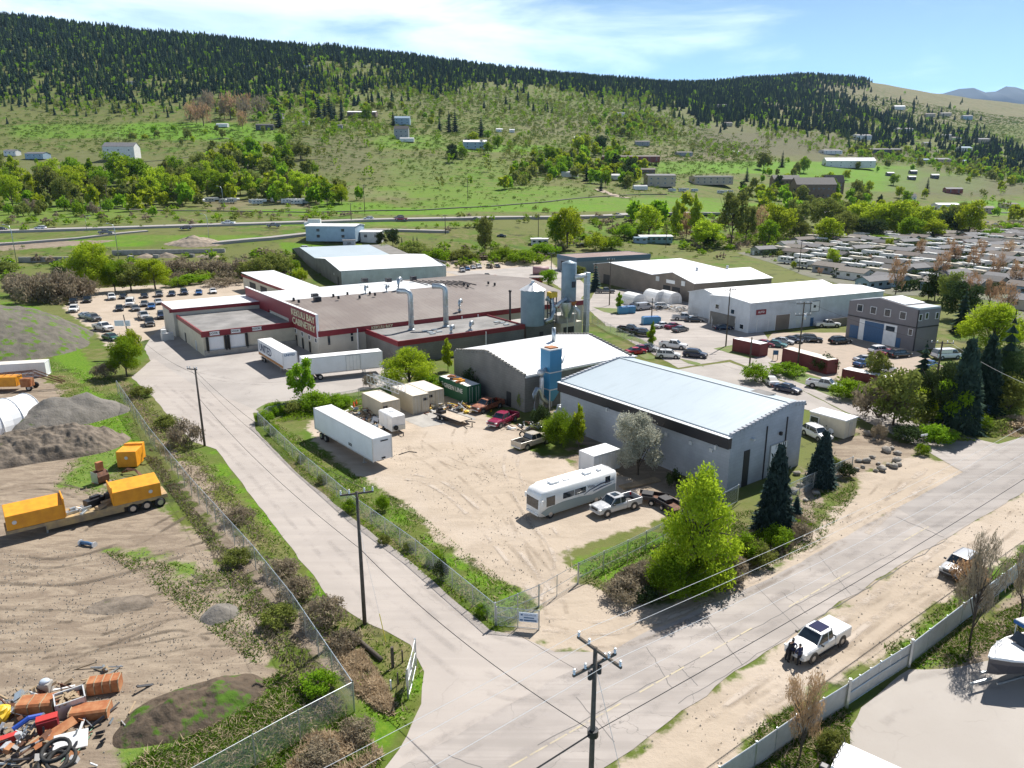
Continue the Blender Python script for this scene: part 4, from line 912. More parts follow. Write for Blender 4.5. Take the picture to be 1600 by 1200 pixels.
# ---- flat blue trimmed building
C = at(901,427); b = Bld('building','flat brown roofed building with slate blue band behind the slim silo',C,V25); h = 5.6
LX = b.sR(1016,h); LY = b.sL(871,h)
b.P('wall',MB().box((LX/2,LY/2,h/2),(LX,LY,h)),M['wblue']); b.P('roof',MB().box((LX/2,LY/2,h+.05),(LX-.6,LY-.6,.1)),M['rbrown2'])
b.P('fascia',MB().box((LX/2,-.08,h-.55),(LX+.3,.2,1.5)).box((-.08,LY/2,h-.55),(.2,LY+.2,1.5)).box((LX/2,LY,h-.1),(LX+.2,.2,.6)).box((LX,LY/2,h-.1),(.2,LY,.6)),M['bluetrim'])
b.Lw('bay_door',LY*.35,LY*.8,0,3.6,M['dark'])
# ---- tan block shop with white roofs
C = at(1083,474); b = Bld('workshop','tan block workshop with two white gabled roofs and open bays',C,V25); h = 5.6
LX = b.sR(1206,h); LY = b.sL(928,h*.9); ym = b.sL(1020,h)
prof = [(0,h),(ym*.5,h+2.1),(ym,h+.3),(ym+(LY-ym)*.72,h+1.7),(LY,h+.3)]
wall_prof(b,prof,0,LX,M['tanblock'],'x'); gable_roof(b,prof,0,LX,M['rwhite_x'],.3,'x')
for pa,pb in ((1036,1047),(1050,1062)): y0,y1 = b.sL(pb,2),b.sL(pa,2); b.Lw('bay_opening',y0,y1,0,3.6,M['dark'],label='open shaded bay')
y = b.sL(1048,5); o = b.Lw('sign_board',y-2.0,y+2.0,4.4,5.4,M['white'],.1)
for px_ in (1028,1068): y = b.sL(px_,5); b.Lw('open_hatch',y-.8,y+.8,4.4,5.8,M['tin'],.2)
for q in (.3,.7): b.P('roof_vent',MB().cyl((LX*q,ym*.5,h+2.0),.35,1.2,8),M['tin'],True)
y = b.sL(948,2); b.Lw('bay_opening',y-2,y+2,0,3.2,M['dark'])
# ---- white long building right
C = at(1169,521); b = Bld('warehouse','long white clad warehouse with grey block base and red sign',C,V25); h = 6.9
LX = b.sR(1381,h); LY = b.sL(1110,h)
wall_prof(b,[(0,h),(LY*.5,h+.55),(LY,h)],0,LX,M['wwhite'],'x'); gable_roof(b,[(0,h),(LY*.5,h+.55),(LY,h)],0,LX,M['rwhite_x'],.25,'x')
b.P('block_base',MB().box((-.06,LY/2+2,1.6),(.14,LY-5,3.2)),M['block'])
x = b.sR(1189,4.5); o = b.R('sign',x-1.5,x+1.5,4.1,5.3,mat('maroon_sign',(.20,.02,.03),.5),.1)
tx = textmesh('lettering','AUTO',.7,M['white'],.01,off=.01); tx.parent = o; tx.location = (x,-.12,4.7); tx.rotation_euler = (R(90),0,0)
for px_,w_ in ((1191,3.4),(1222,4.4)): x = b.sR(px_,1.5); b.R('roller_door',x-w_/2,x+w_/2,0,2.9 if px_ < 1200 else 3.6,M['wwhite'] if px_ < 1200 else M['tanblock'],.08,frame=True)
x = b.sR(1273,4.5); b.R('poster_panel',x-1.4,x+1.4,3.6,6.0,M['white'],.08,frame=True,fm=M['dark']); b.R('picture',x-.5,x+.3,4.5,5.1,M['dark'],.1)
x = b.sR(1246,1); b.R('door',x-.5,x+.5,0,2.1,M['tin']); x = b.sR(1268,1); b.R('door',x-.5,x+.5,0,2.1,M['bluedk'])
for px_,z in ((1121,4.6),(1145,4.2),(1146,2.2),(1159,1.2)): y = b.sL(px_,z); b.Lw('window',y-.6,y+.6,z-.5,z+.5,M['glass'],frame=True)
b.P('side_fence',MB().box((b.sR(1310,1),-3.0,1.0),(14,.12,2.0)),M['tanblock'])
wb = b
C = wb.w(0,LY+.8); b = Bld('warehouse','white roofed warehouse wing behind the long white clad warehouse',C,V25); LY2 = b.sL(1121,6.6)-0; LX2 = b.sR(1312,7)
wall_prof(b,[(0,5.8),(6,7.2),(12,5.8)],4,LX2,M['wwhite'],'x'); gable_roof(b,[(0,5.8),(6,7.2),(12,5.8)],4,LX2,M['rwhite_x'],.25,'x')
# ---- grey two storey building with blue doors
C = at(1427,549); b = Bld('building','two storey grey building with blue roller doors and white sloping roof',C,V25); h = 8.6
LY = b.sL(1328,h); LX = b.sR(1471,h)
wall_prof(b,[(0,h-.1),(LY*.55,h+1.1),(LY,h-.5)],0,LX,M['taupe'],'x')
mb = MB(); slab(mb,(Vector((.4,LY*.22,h+.42)),Vector((LX,LY*.22,h+.42))),(Vector((.4,LY*.55,h+1.12)),Vector((LX,LY*.55,h+1.12))),.14); slab(mb,(Vector((.4,LY*.55,h+1.12)),Vector((LX,LY*.55,h+1.12))),(Vector((.4,LY,h-.5)),Vector((LX,LY,h-.5))),.14); b.P('roof',mb,M['rwhite_y'])
b.P('flat_roof',MB().box((LX/2,LY*.1,h+.12),(LX-.3,LY*.2,.4)),M['rlight'])
b.P('belt_course',MB().box((-.06,LY/2,4.9),(.12,LY,.18)).box((LX/2,-.06,4.9),(LX,.12,.18)),M['blackmetal'])
for px_ in (1344,1365,1387,1411): y = b.sL(px_,6.8); b.Lw('window',y-.65,y+.65,6.2,7.6,M['glass'],frame=True,fm=M['white'])
y0,y1 = b.sL(1383,2),b.sL(1348,2); b.Lw('roller_door',y0,y1,0,4.4,M['bluedk'],label='large blue roller door',frame=True,fm=M['white'])
y0,y1 = b.sL(1341,2),b.sL(1328,2); b.Lw('roller_door',y0,y1,0,2.9,M['bluedk'],label='small blue roller door')
y0,y1 = b.sL(1400,2),b.sL(1380,2); o = b.Lw('white_panel',y0,y1,0,4.6,M['white'],.1); b.Lw('panel_window',y0+.5,y1-.5,3.2,4.2,M['glass'],.14,parent=o)
y0,y1 = b.sL(1350,2),b.sL(1342,2); b.Lw('white_panel',y0,y1,0,4.6,M['white'],.12)
y = b.sL(1403,1); b.Lw('door',y-.5,y+.5,0,2.1,M['bluedk']); y = b.sL(1423,4); b.Lw('window',y-.4,y+.4,3.2,4.4,M['glass'],frame=True)
for px_,z in ((1438,7),(1464,7),(1448,7.2)): x = b.sR(px_,z); b.R('window',x-.4,x+.4,z-.6,z+.6,M['glass'],frame=True)
b.Lw('downpipe',-.1,.1,0,h,M['blackmetal'],.15)
# ---- portable office right of the front warehouse
C = at(1318,687); b = Bld('portable_office','cream portable office cabin beside the two white vans',C,U,'cabin')
LX = b.sR(1339,2.4); LY = b.sL(1266,2.4); b.P('wall',MB().box((LX/2,LY/2,1.35),(LX,LY,2.5)),M['cream']); b.P('roof',MB().box((LX/2,LY/2,2.68),(LX+.2,LY+.2,.16)),M['rwhite_y']); b.R('door',LX*.35,LX*.65,.2,2.2,M['beige']); y = b.sL(1273,1.8); b.Lw('window',y-.6,y+.6,1.3,2.1,M['glass'],frame=True)
# ================================================================== VEHICLES
def carpaint(name,c,rough=.25): return mat(name,c,rough,0,.5,coat=.6)
PAINT = {'white': carpaint('white_car_paint',(.78,.78,.78)),'silver': carpaint('silver_car_paint',(.42,.43,.45),.3),'grey': carpaint('grey_car_paint',(.12,.125,.13)),'black': carpaint('black_car_paint',(.012,.012,.014)),
 'blue': carpaint('blue_car_paint',(.02,.09,.26)),'navy': carpaint('navy_car_paint',(.015,.025,.06)),'red': carpaint('red_car_paint',(.45,.015,.03)),'maroon': carpaint('maroon_car_paint',(.25,.01,.05)),'green': carpaint('dark_green_car_paint',(.015,.08,.06)),
 'tan': carpaint('beige_car_paint',(.45,.40,.32)),'rusty': mat('rusty_car_paint',(.33,.12,.05),.7,col2=(.10,.02,.02),vs=2.5),'skyblue': carpaint('light_blue_paint',(.10,.30,.55)),'teal': carpaint('teal_paint',(.03,.16,.16))}
M['lamp'] = mat('clear_headlight',(.85,.85,.82),.1,spec=.9); M['tail'] = mat('red_taillight',(.5,.01,.01),.2)
M['trim'] = mat('dark_plastic_trim',(.03,.03,.032),.6)
def ssec(x,w,zb,zt_,crown=.03):
 h = zt_-zb
 pts = [(w*.90,zb),(w*.99,zb+h*.18),(w,zb+h*.55),(w*.965,zb+h*.82),(w*.86,zt_-.015),(w*.45,zt_+crown)]
 return [(x,a,z) for a,z in pts]+[(x,-a,z) for a,z in pts[::-1]]
PROTO = {}
def build_vehicle(kind,label,color,cat,loc,rz,group=None,detail=False,bedcover=None):
 D = {'sedan': dict(L=4.6,W=.90,wb=2.7,r=.32,body=[(2.30,.60,.30,.60),(2.22,.78,.24,.72),(1.6,.89,.2,.86),(.95,.90,.2,.94),(0,.90,.2,.96),(-1.1,.90,.2,.97),(-1.75,.89,.22,.98),(-2.2,.80,.26,.94),(-2.30,.66,.34,.80)],
                  gl=[(1.05,.76,.76,.92,.94),(.45,.78,.62,.92,1.38),(-.75,.78,.62,.92,1.40),(-1.72,.74,.72,.93,.98)],roof=(.42,-.80,.60,1.40)),
         'suv': dict(L=4.7,W=.94,wb=2.8,r=.36,body=[(2.36,.64,.38,.74),(2.28,.82,.3,.90),(1.7,.93,.27,1.02),(1.0,.94,.27,1.08),(0,.94,.27,1.10),(-1.2,.94,.27,1.10),(-2.1,.92,.3,1.12),(-2.3,.86,.34,1.08),(-2.36,.78,.42,.9)],
                  gl=[(1.15,.80,.80,1.05,1.08),(.55,.83,.68,1.05,1.64),(-1.55,.83,.68,1.05,1.66),(-2.22,.80,.70,1.06,1.14)],roof=(.55,-1.65,.67,1.67)),
         'pickup': dict(L=5.8,W=.98,wb=3.65,r=.41,body=[(2.92,.70,.5,.86),(2.84,.90,.42,1.06),(2.2,.97,.38,1.15),(1.3,.98,.38,1.18),(0,.98,.38,1.20),(-.78,.98,.38,1.20)],
                  gl=[(1.38,.84,.84,1.14,1.18),(.72,.86,.70,1.14,1.80),(-.55,.86,.70,1.14,1.82),(-.80,.84,.72,1.14,1.28)],roof=(.75,-.60,.70,1.83)),
         'van': dict(L=5.6,W=1.0,wb=3.4,r=.36,body=[(2.8,.70,.4,.85),(2.7,.93,.34,1.08),(2.2,.99,.32,1.22),(1.6,1.0,.32,1.28),(0,1.0,.32,1.30),(-2.7,1.0,.34,1.30),(-2.8,.95,.40,1.2)],
                  gl=[(2.0,.85,.85,1.2,1.26),(1.35,.90,.78,1.2,1.95),(-2.5,.90,.80,1.2,2.05),(-2.76,.88,.80,1.2,1.3)],roof=(1.30,-2.55,.79,2.03))}[kind]
 t = thing({'sedan': 'parked_car','suv': 'parked_suv','pickup': 'pickup_truck','van': 'van'}[kind],label,cat,loc,rz,group)
 pm = PAINT[color]
 body = MB().loft([ssec(*q) for q in D['body']])
 if kind == 'pickup':
  W_ = D['W']
  for s in (-1,1): body.box((-1.85,s*(W_-.06),.83),(2.06,.12,.78))
  body.box((-2.84,0,.83),(.1,2*W_-.02,.76)).box((-1.85,0,.52),(2.04,2*W_-.2,.14))
 body.build('body',pm,t,False,.035 if detail else 0)
 # greenhouse: glass with painted roof and pillars
 gl = D['gl']; secs = []
 for (x,wb_,wt_,zb,zt_) in gl: secs.append([(x,wb_,zb),(x,(wb_+wt_)/2+.02,(zb+zt_)/2),(x,wt_,zt_),(x,-wt_,zt_),(x,-(wb_+wt_)/2-.02,(zb+zt_)/2),(x,-wb_,zb)])
 win = MB().loft(secs).build('windows',M['glass'],t)
 x0,x1,wr,zr = D['roof']
 rf = MB().loft([[(x,-w_,z_-.05),(x,-w_*.93,z_),(x,-w_*.4,z_+.035),(x,w_*.4,z_+.035),(x,w_*.93,z_),(x,w_,z_-.05)] for x,w_,z_ in ((x0+.02,wr,zr-.03),(x0-.2,wr+.05,zr),(x1+.3,wr+.05,zr),(x1,wr,zr-.03))])
 for s in (-1,1):
  for i in (0,len(gl)-2):
   a,b_ = gl[i],gl[i+1]; rf.tube([(a[0],s*a[1]*.99,a[3]),(b_[0],s*b_[2]*1.01,b_[4]-.03)],.045,5)
  xm = (gl[1][0]+gl[2][0])/2-.05; rf.tube([(xm,s*(gl[1][1]+.005),gl[1][3]),(xm-.03,s*(gl[1][2]+.015),gl[1][4]-.02)],.045,5)
  if kind in ('suv','van'): xm = gl[2][0]+.45; rf.tube([(xm,s*(gl[1][1]+.005),gl[1][3]),(xm-.08,s*(gl[1][2]+.015),gl[1][4]-.02)],.05,5)
  if kind == 'suv': rf.tube([(x0-.25,s*(wr-.02),zr+.07),(x1+.25,s*(wr-.02),zr+.07)],.025,4)
 rf.build('roof',pm,t)
 if kind == 'van':
  MB().box((-.9,1.0,1.62),(2.6,.02,.6)).box((-.9,-1.0+.0,1.62),(2.6,.02,.6)).build('side_panel',pm,t)
 # wheels, arches
 r = D['r']; W_ = D['W']; xf = D['wb']/2+(.1 if kind == 'pickup' else .05)
 for x in (xf,xf-D['wb']):
  for s in (-1,1):
   MB().cyl((x,s*(W_-.10),r+.02),r*1.22,s*.115,14,ax='y').build('wheel_arch',M['trim'],t)
   y = s*(W_-.13)
   wh = MB().cyl((x,y-s*.08,r),r,s*.22,18,ax='y').build('wheel',M['black'],t,True)
   rm = MB().cyl((x,y+s*.12,r),r*.62,s*.035,12,ax='y',r2=r*.52).build('rim',M['rim'],wh); rm.parent = wh
 L2 = D['body'][0][0]; zl = D['body'][1][3]-.12; wl = D['body'][1][1]
 for s in (-1,1):
  MB().box((L2-.12,s*(wl-.14),zl),(.22,.34,.15)).build('headlight',M['lamp'],t,bevel=.03)
  xe = -2.86 if kind == 'pickup' else D['body'][-1][0]; MB().box((xe+.10,s*(wl-.08),zl+.02),(.2,.18,.26 if kind != 'sedan' else .14)).build('taillight',M['tail'],t)
  g0 = gl[0]; MB().box((g0[0]-.25,s*(W_+.10),g0[3]+.12),(.14,.22,.16)).build('mirror',M['trim'],t,bevel=.03)
 MB().box((L2-.06,0,zl-.06),(.14,wl*1.1,.24)).build('grille',M['trim'],t)
 MB().box((L2-.05,0,D['body'][0][2]+.06),(.22,wl*1.75,.18)).box((-L2+(.04 if kind == 'pickup' else .05),0,D['body'][-1][2]+.12),(.2,W_*1.75,.18)).build('bumper',M['tin'] if kind == 'pickup' else M['trim'],t,bevel=.03)
 if kind == 'pickup':
  if bedcover: MB().box((-1.85,0,1.24),(2.06,2*W_-.06,.06)).build('bed_cover',PAINT[bedcover],t,bevel=.02)
  else: MB().box((-1.85,0,.60),(1.98,2*W_-.26,.04)).build('truck_bed',M['trim'],t)
 return t
def vehicle(kind,label,color,px,py,dx,dy=None,group=None,z=None,scale=1,**kw):
 """base centre seen at (px,py); heading given by a second photo pixel or an angle"""
 p = at(px,py) if z is None else z
 if dy is None: rz = dx
 else: q = at(dx,dy)-p; rz = math.atan2(q.y,q.x)
 cat = {'sedan': 'car','suv': 'SUV','pickup': 'pickup truck','van': 'van'}[kind]
 key = (kind,color,kw.get('bedcover'),kw.get('detail'))
 if key not in PROTO:
  t = build_vehicle(kind,label,color,cat,p,rz,group,**kw); PROTO[key] = t
  if scale != 1: t.scale = (scale,)*3
 else: t = dup(PROTO[key],p,rz,label,group,scale)
 t['_px'] = px; return t
LOTG = 'cars in the gravel lot left of the factory'; MIDG = 'vehicles on the paved lot right of the factory'; NG = 'vehicles on the upper lot behind the factory'
# near vehicles
t = vehicle('pickup','white crew cab pickup with dark panoramic roof and white bed cover on the road shoulder','white',1276,1012,1236,1036,detail=True,bedcover='white')
MB().box((.05,0,1.885),(1.15,1.0,.03)).build('sunroof',mat('dark_panoramic_roof',(.03,.03,.07),.12),t)
for s in (-1,1): MB().box((.2,s*1.03,.42),(2.2,.16,.06)).build('running_board',M['trim'],t)
vehicle('pickup','silver pickup with open bed parked in front of the motorhome','silver',962,797,925,808,detail=True)
t = PROTO[('pickup','silver',None,True)]; MB().box((.2,0,1.885),(.7,.75,.03)).build('sunroof',M['glass'],t)
vehicle('pickup','tan pickup seen from behind beside the block warehouse','tan',831,696,862,686,detail=True)
vehicle('pickup','maroon pickup with cluttered bed beside the junk row','maroon',786,662,762,673,detail=True)
vehicle('pickup','rusty old pickup with bare orange roof by the green container','rusty',762,640,740,647,detail=True)
vehicle('suv','silver hatchback with roof rails parked on the right road shoulder','silver',1500,893,1475,908,detail=True)
vehicle('van','white van nearest the portable office','white',1290,672,1308,682,group='white vans beside the portable office',scale=.95)
vehicle('suv','white truck beside the gable end of the pale blue roofed warehouse','white',1275,684,1292,692)
vehicle('pickup','white pickup parked on the street in front of the burgundy container','white',1288,607,1312,611)
vehicle('sedan','white sedan on the street left of the white pickup','white',1204,600,1190,588); vehicle('sedan','dark sedan on the street beside the white pickup','navy',1230,612,1248,616)
# cars of the gravel lot
L_ = [('suv','black',115,475,'back row, farthest left'),('suv','black',137,472,'second from the left of the back row'),('suv','white',175,468,'in the back row, brighter than its neighbours'),('sedan','black',193,466,'beside the white one of the back row'),
 ('sedan','black',226,465,'middle of the back row'),('suv','grey',249,463,'in the back row'),('sedan','navy',269,462,'in the back row'),('suv','navy',288,460,'in the back row'),('sedan','blue',311,460,'in the back row'),('sedan','white',333,458,'at the right end of the back row'),
 ('suv','white',116,487,'just ahead of the black one'),('sedan','silver',135,497,'at the left edge of the lot'),('suv','grey',146,501,'angled beside the silver one'),('pickup','white',162,516,'nearest the ditch'),('sedan','green',174,531,'half behind the round bush'),
 ('van','white',204,478,'standing tallest in the middle row'),('sedan','black',187,485,'left end of the middle row'),('sedan','grey',212,485,'in the middle row'),('sedan','grey',226,478,'behind the blue one'),('sedan','blue',237,482,'brightest blue of the middle row'),('sedan','silver',248,475,'behind the wing roof'),
 ('pickup','silver',225,498,'in the near row'),('pickup','black',234,508,'at the near end of the row'),('suv','navy',253,497,'tight beside the factory wing')]
for i,(k,c,x,y,w_) in enumerate(L_):
 vehicle(k,'%s %s in the left gravel lot, %s' % ({'navy': 'dark blue'}.get(c,c),{'sedan': 'car','suv': 'SUV','pickup': 'pickup','van': 'van'}[k],w_),c,x,y,R(-62)+random.uniform(-.12,.12) if i not in (11,12,13,14) else R(-35),group=LOTG,scale=1.1)
# vehicles of the middle lot
Mv = [('pickup','black',984,519,R(-30),'black pickup nearest the beige plant room'),('pickup','black',1003,525,R(-28),'second black pickup by the grass strip'),('sedan','white',1035,512,R(35),'white car in the centre of the paved lot'),('sedan','maroon',1052,513,R(35),'dark red and white car between two others in the paved lot'),('sedan','grey',1063,518,R(38),'grey car in the paved lot right of the maroon one'),
 ('pickup','white',1052,544,R(-28),'white pickup on the street verge behind the pale blue roof'),('suv','navy',1086,558,R(-28),'dark blue SUV parked on the street verge'),('suv','white',1044,559,R(-12),'white SUV just behind the pale blue roof ridge'),('sedan','red',993,553,R(25),'red car at the back corner of the white roof'),('sedan','maroon',1003,549,R(25),'second red car tucked behind the white roof'),('sedan','silver',1013,548,R(-28),'silver sedan by the white roof corner'),
 ('pickup','silver',1068,500,R(-5),'silver pickup in front of the tan workshop'),('sedan','black',1085,503,R(-5),'black low car beside the silver pickup'),('suv','white',1035,482,R(0),'white SUV in front of the tan workshop fence'),('van','silver',1005,484,R(30),'silver camper van beside the blue bins'),('sedan','navy',1130,515,R(10),'dark car at the corner of the white clad warehouse'),
 ('sedan','teal',1212,542,R(-30),'teal car, first of the row by the burgundy container'),('sedan','silver',1223,537,R(-30),'silver green car, second of the row by the burgundy container'),('sedan','navy',1237,535,R(-30),'dark car, third of the row by the burgundy container'),('sedan','grey',1249,533,R(-30),'grey car, fourth of the row by the burgundy container'),('suv','black',1267,534,R(-20),'black SUV ending the row by the burgundy container'),
 ('suv','black',1312,537,R(10),'dark SUV beside the blue roller door'),('pickup','white',1292,511,R(0),'white pickup by the white clad warehouse'),('suv','white',1374,552,R(20),'white SUV near the grey two storey building'),('sedan','maroon',1390,556,R(20),'maroon car near the grey two storey building'),('suv','black',1405,558,R(15),'black SUV at the corner of the grey two storey building'),
 ('sedan','silver',1352,566,R(10),'silver car behind the roadside trees'),('sedan','white',1383,582,R(30),'white car under the roadside trees'),('sedan','blue',1349,572,R(30),'blue car under the roadside trees'),('van','white',1478,560,R(10),'white van beyond the grey two storey building'),('sedan','blue',1452,574,R(40),'blue car among the roadside trees'),
 ('pickup','grey',946,458,R(0),'dark pickup beside the spruce at the tan workshop'),('sedan','navy',996,479,R(30),'dark car behind the blue bins'),('sedan','maroon',1194,541,R(-30),'dark red car just left of the teal car')]
for k,c,x,y,a,lb in Mv: vehicle(k,lb,c,x,y,a,group=MIDG)
Nv = [('suv','silver',722,425,'leftmost'),('sedan','blue',730,422,'second'),('sedan','silver',739,420,'third'),('suv','white',748,419,'fourth'),('suv','black',765,419,'fifth'),('sedan','black',777,418,'rightmost'),('sedan','white',740,437,''),('pickup','black',760,435,''),('pickup','red',772,438,'')]
for i,(k,c,x,y,w_) in enumerate(Nv):
 vehicle(k,('%s vehicle in the back row of the upper lot, %s' % (c,w_)) if w_ else '%s vehicle just behind the factory roof on the upper lot' % c,c,x,y,R(-75) if i < 6 else R(0),group=NG)
# highway traffic
HW = [('sedan','black',3,361,'black car at the left picture edge on the highway'),('suv','white',64,360,'white SUV leftmost on the highway'),('pickup','grey',166,367,'grey pickup on the highway ramp'),('suv','navy',291,360,'dark blue SUV on the highway above the gravel heap'),('pickup','white',357,352,'white pickup on the highway'),('pickup','grey',428,356,'grey pickup on the highway left of the box truck'),
 ('suv','white',576,345,'white SUV on the highway behind the pale shed'),('pickup','maroon',627,346,'dark red pickup on the highway'),('suv','grey',624,343,'dark SUV on the highway beside the red pickup'),('sedan','grey',744,345,'grey car on the highway'),('sedan','white',965,338,'white car at the right end of the highway')]
for k,c,x,y,lb in HW:
 p = gp(x,y); p.z += .45; vehicle(k,lb,c,x,y,R(180 if k != 'sedan' else 0),group='vehicles driving on the highway',z=p,scale=1.12)
for k,c,x,y,lb,a in [('sedan','navy',784,370,'dark blue car by the storage containers',0),('van','white',842,378,'white van by the long white trailer',10),('pickup','black',909,386,'black pickup on the track to the green trailer home',30),('sedan','skyblue',8,412,'pale blue cars by the block bays',0),('suv','white',478,390,'white van on the lawn behind the twin gabled hall',10)]:
 p = gp(x,y); vehicle(k,lb,c,x,y,R(a),z=p,group='vehicles around the upper yards')
# ================================================================== TRAILERS, CONTAINERS, MOTORHOME, YARD MACHINES
def tag_wheel(parent,x,y,r=.5,w_=.28,s=1):
 wh = MB().cyl((x,y,r),r,s*w_,18,ax='y').build('wheel',M['black'],parent,True)
 MB().cyl((x,y+s*w_,r),r*.55,s*.03,12,ax='y').build('rim',M['rim'],wh); return wh
def semi(label,loc,rz,L=16.1,rear_axle=True,text=None,bottom_stripe=False,side_doors=False,hh=4.1):
 t = thing('semi_trailer',label,'semi trailer',loc,rz); W_ = 1.3
 MB().box((0,0,(1.15+hh)/2),(L,2*W_,hh-1.15)).build('box',M['whitepanel'],t,bevel=.04)
 MB().box((0,0,hh+.02),(L-.1,2*W_-.1,.05)).build('roof',M['white'],t)
 mb = MB()
 for s in (-1,1): mb.box((0,s*(W_+.01),hh-.06),(L,.04,.12)).box((0,s*(W_+.01),1.22),(L,.05,.16))
 for x in (-L/2,L/2): mb.box((x,-W_,(1.15+hh)/2),(.12,.12,hh-1.1)).box((x,W_,(1.15+hh)/2),(.12,.12,hh-1.1))
 mb.build('rail',M['tin'],t)
 MB().box((0,0,1.0),(L-1,.9,.25)).build('chassis',M['blackmetal'],t)
 for x in (-L/2+1.6,-L/2+2.9):
  for s in (-1,1): tag_wheel(t,x,s*.95,.5,.3,s)
 for s in (-1,1): MB().box((L/2-3.2,s*.8,.5),(.16,.16,1.0)).box((L/2-3.2,s*.8,.05),(.4,.4,.06)).build('landing_leg',M['galv'],t)
 d = MB().box((-L/2-.03,.62,(1.25+hh)/2),(.05,1.2,hh-1.35)).build('rear_door',M['white'],t); MB().box((-L/2-.03,-.62,(1.25+hh)/2),(.05,1.2,hh-1.35)).build('rear_door',M['white'],t)
 MB().box((-L/2-.05,0,.55),(.1,2.2,.12)).build('bumper',M['galv'],t)
 return t
T1 = at(536,707); A = at(489,637,4.1); B = at(583,687,4.1); ang = math.atan2(B.y-A.y,B.x-A.x)
c0 = (A+B)/2; n = Vector((-math.sin(ang),math.cos(ang),0)); c0 = c0+n*1.3; c0.z = 0
t = semi('long white semi trailer parked alone at the left of the gravel yard',c0,ang)
MB().box((8.08,.3,3.6),(.06,1.0,.14)).box((8.08,.1,1.4),(.06,.5,.2)).build('nose_plate',M['dark'],t)
o = textmesh('lettering','DDI',.5,M['dark'],.005,off=.02); o.parent = t; o.location = (2.2,-1.32,1.75); o.rotation_euler = (R(90),0,0)
# trailer backed to the dock, lettered UNITED
A,B = at(395,536,4.1),at(440,552,4.1); d_ = (B-A); L = 14.6; rz = math.atan2(d_.y,d_.x); rz = R(-55)
n = Vector((-math.sin(rz),math.cos(rz),0)); e = Vector((math.cos(rz),math.sin(rz),0)); c0 = at(441,552,4.1)-e*(L/2)+n*1.3; c0.z = 0
t = semi('white semi trailer lettered UNITED backed against the loading dock',c0,rz,L)
o = textmesh('lettering','UNITED',2.1,mat('navy_letters',(.01,.03,.10),.5),.01,off=.03); o.parent = t; o.location = (-2.9,-1.33,2.75); o.rotation_euler = (R(90),0,0)
o = textmesh('lettering','UNITED',.55,M['bluedk'],.01,off=.015); o.parent = t; o.location = (L/2+.03,0,3.6); o.rotation_euler = (R(90),0,R(90))
MB().box((0,-1.33,1.45),(L,.02,.45)).build('stripe',mat('orange_brown_stripe',(.40,.16,.03),.5),t)
# white trailer with side doors
A,B = at(472,561,4.1),at(597,549,4.1); d_ = (B-A); rz = math.atan2(d_.y,d_.x); L = d_.length
n = Vector((-math.sin(rz),math.cos(rz),0)); c0 = (A+B)/2+n*1.3; c0.z = 0
t = semi('white semi trailer with a double side door parked behind the bright green tree',c0,rz,L)
for x in (1.1,2.35): MB().box((x,-1.34,2.6),(1.2,.04,2.6)).build('side_door',M['white'],t,bevel=.02); MB().box((x,-1.37,2.6),(.06,.03,2.5)).build('lock_rod',M['tin'],t)
mb = MB()
for x in (.45,1.72,3.0): mb.box((x,-1.35,2.6),(.06,.03,2.7))
mb.box((1.7,-1.35,3.93),(2.6,.03,.06)).box((1.7,-1.35,1.27),(2.6,.03,.06)).build('door_frame',M['galv'],t)
def container(label,loc,rz,L,m,group=None,doors=True,H_=2.6,W_=2.44,mroof=None,win=False,name='shipping_container'):
 t = thing(name,label,'container',loc,rz,group)
 MB().box((0,0,H_/2),(L,W_,H_-.1)).build('body',m,t,bevel=.02)
 MB().box((0,0,H_-.02),(L-.1,W_-.1,.06)).build('roof',mroof or m,t)
 fr = MB()
 for x in (-L/2,L/2):
  for s in (-1,1): fr.box((x,s*W_/2,H_/2),(.14,.14,H_))
 for s in (-1,1):
  for z in (.08,H_-.06): fr.box((0,s*W_/2,z),(L,.1,.14))
 for x in (-L/2,L/2):
  for z in (.08,H_-.06): fr.box((x,0,z),(.1,W_,.14))
 fr.build('frame',m,t)
 if doors:
  for s in (-1,1):
   d = MB().box((-L/2-.05,s*W_/4,H_/2),(.05,W_/2-.1,H_-.35)).build('door',m,t); r_ = MB()
   for q in (-.25,.25): r_.tube([(-L/2-.11,s*W_/4+q,.25),(-L/2-.11,s*W_/4+q,H_-.2)],.025,5)
   r_.build('lock_rod',M['tin'],d)
 if win: MB().box((-L/2+.9,-W_/2-.02,H_*.62),(.9,.04,.6)).build('window',M['dark'],t)
 return t
M['creamc'] = ribbed('cream_container_paint',(.52,.46,.35),0,.9,.5,.6,var=.2)
M['croof'] = mat('pale_container_roof',(.66,.62,.56),.7,col2=(.55,.47,.38),vs=.6)
def fit(px1,py1,px2,py2,z):
 A,B = at(px1,py1,z),at(px2,py2,z); d_ = B-A; return A,B,math.atan2(d_.y,d_.x),d_.length
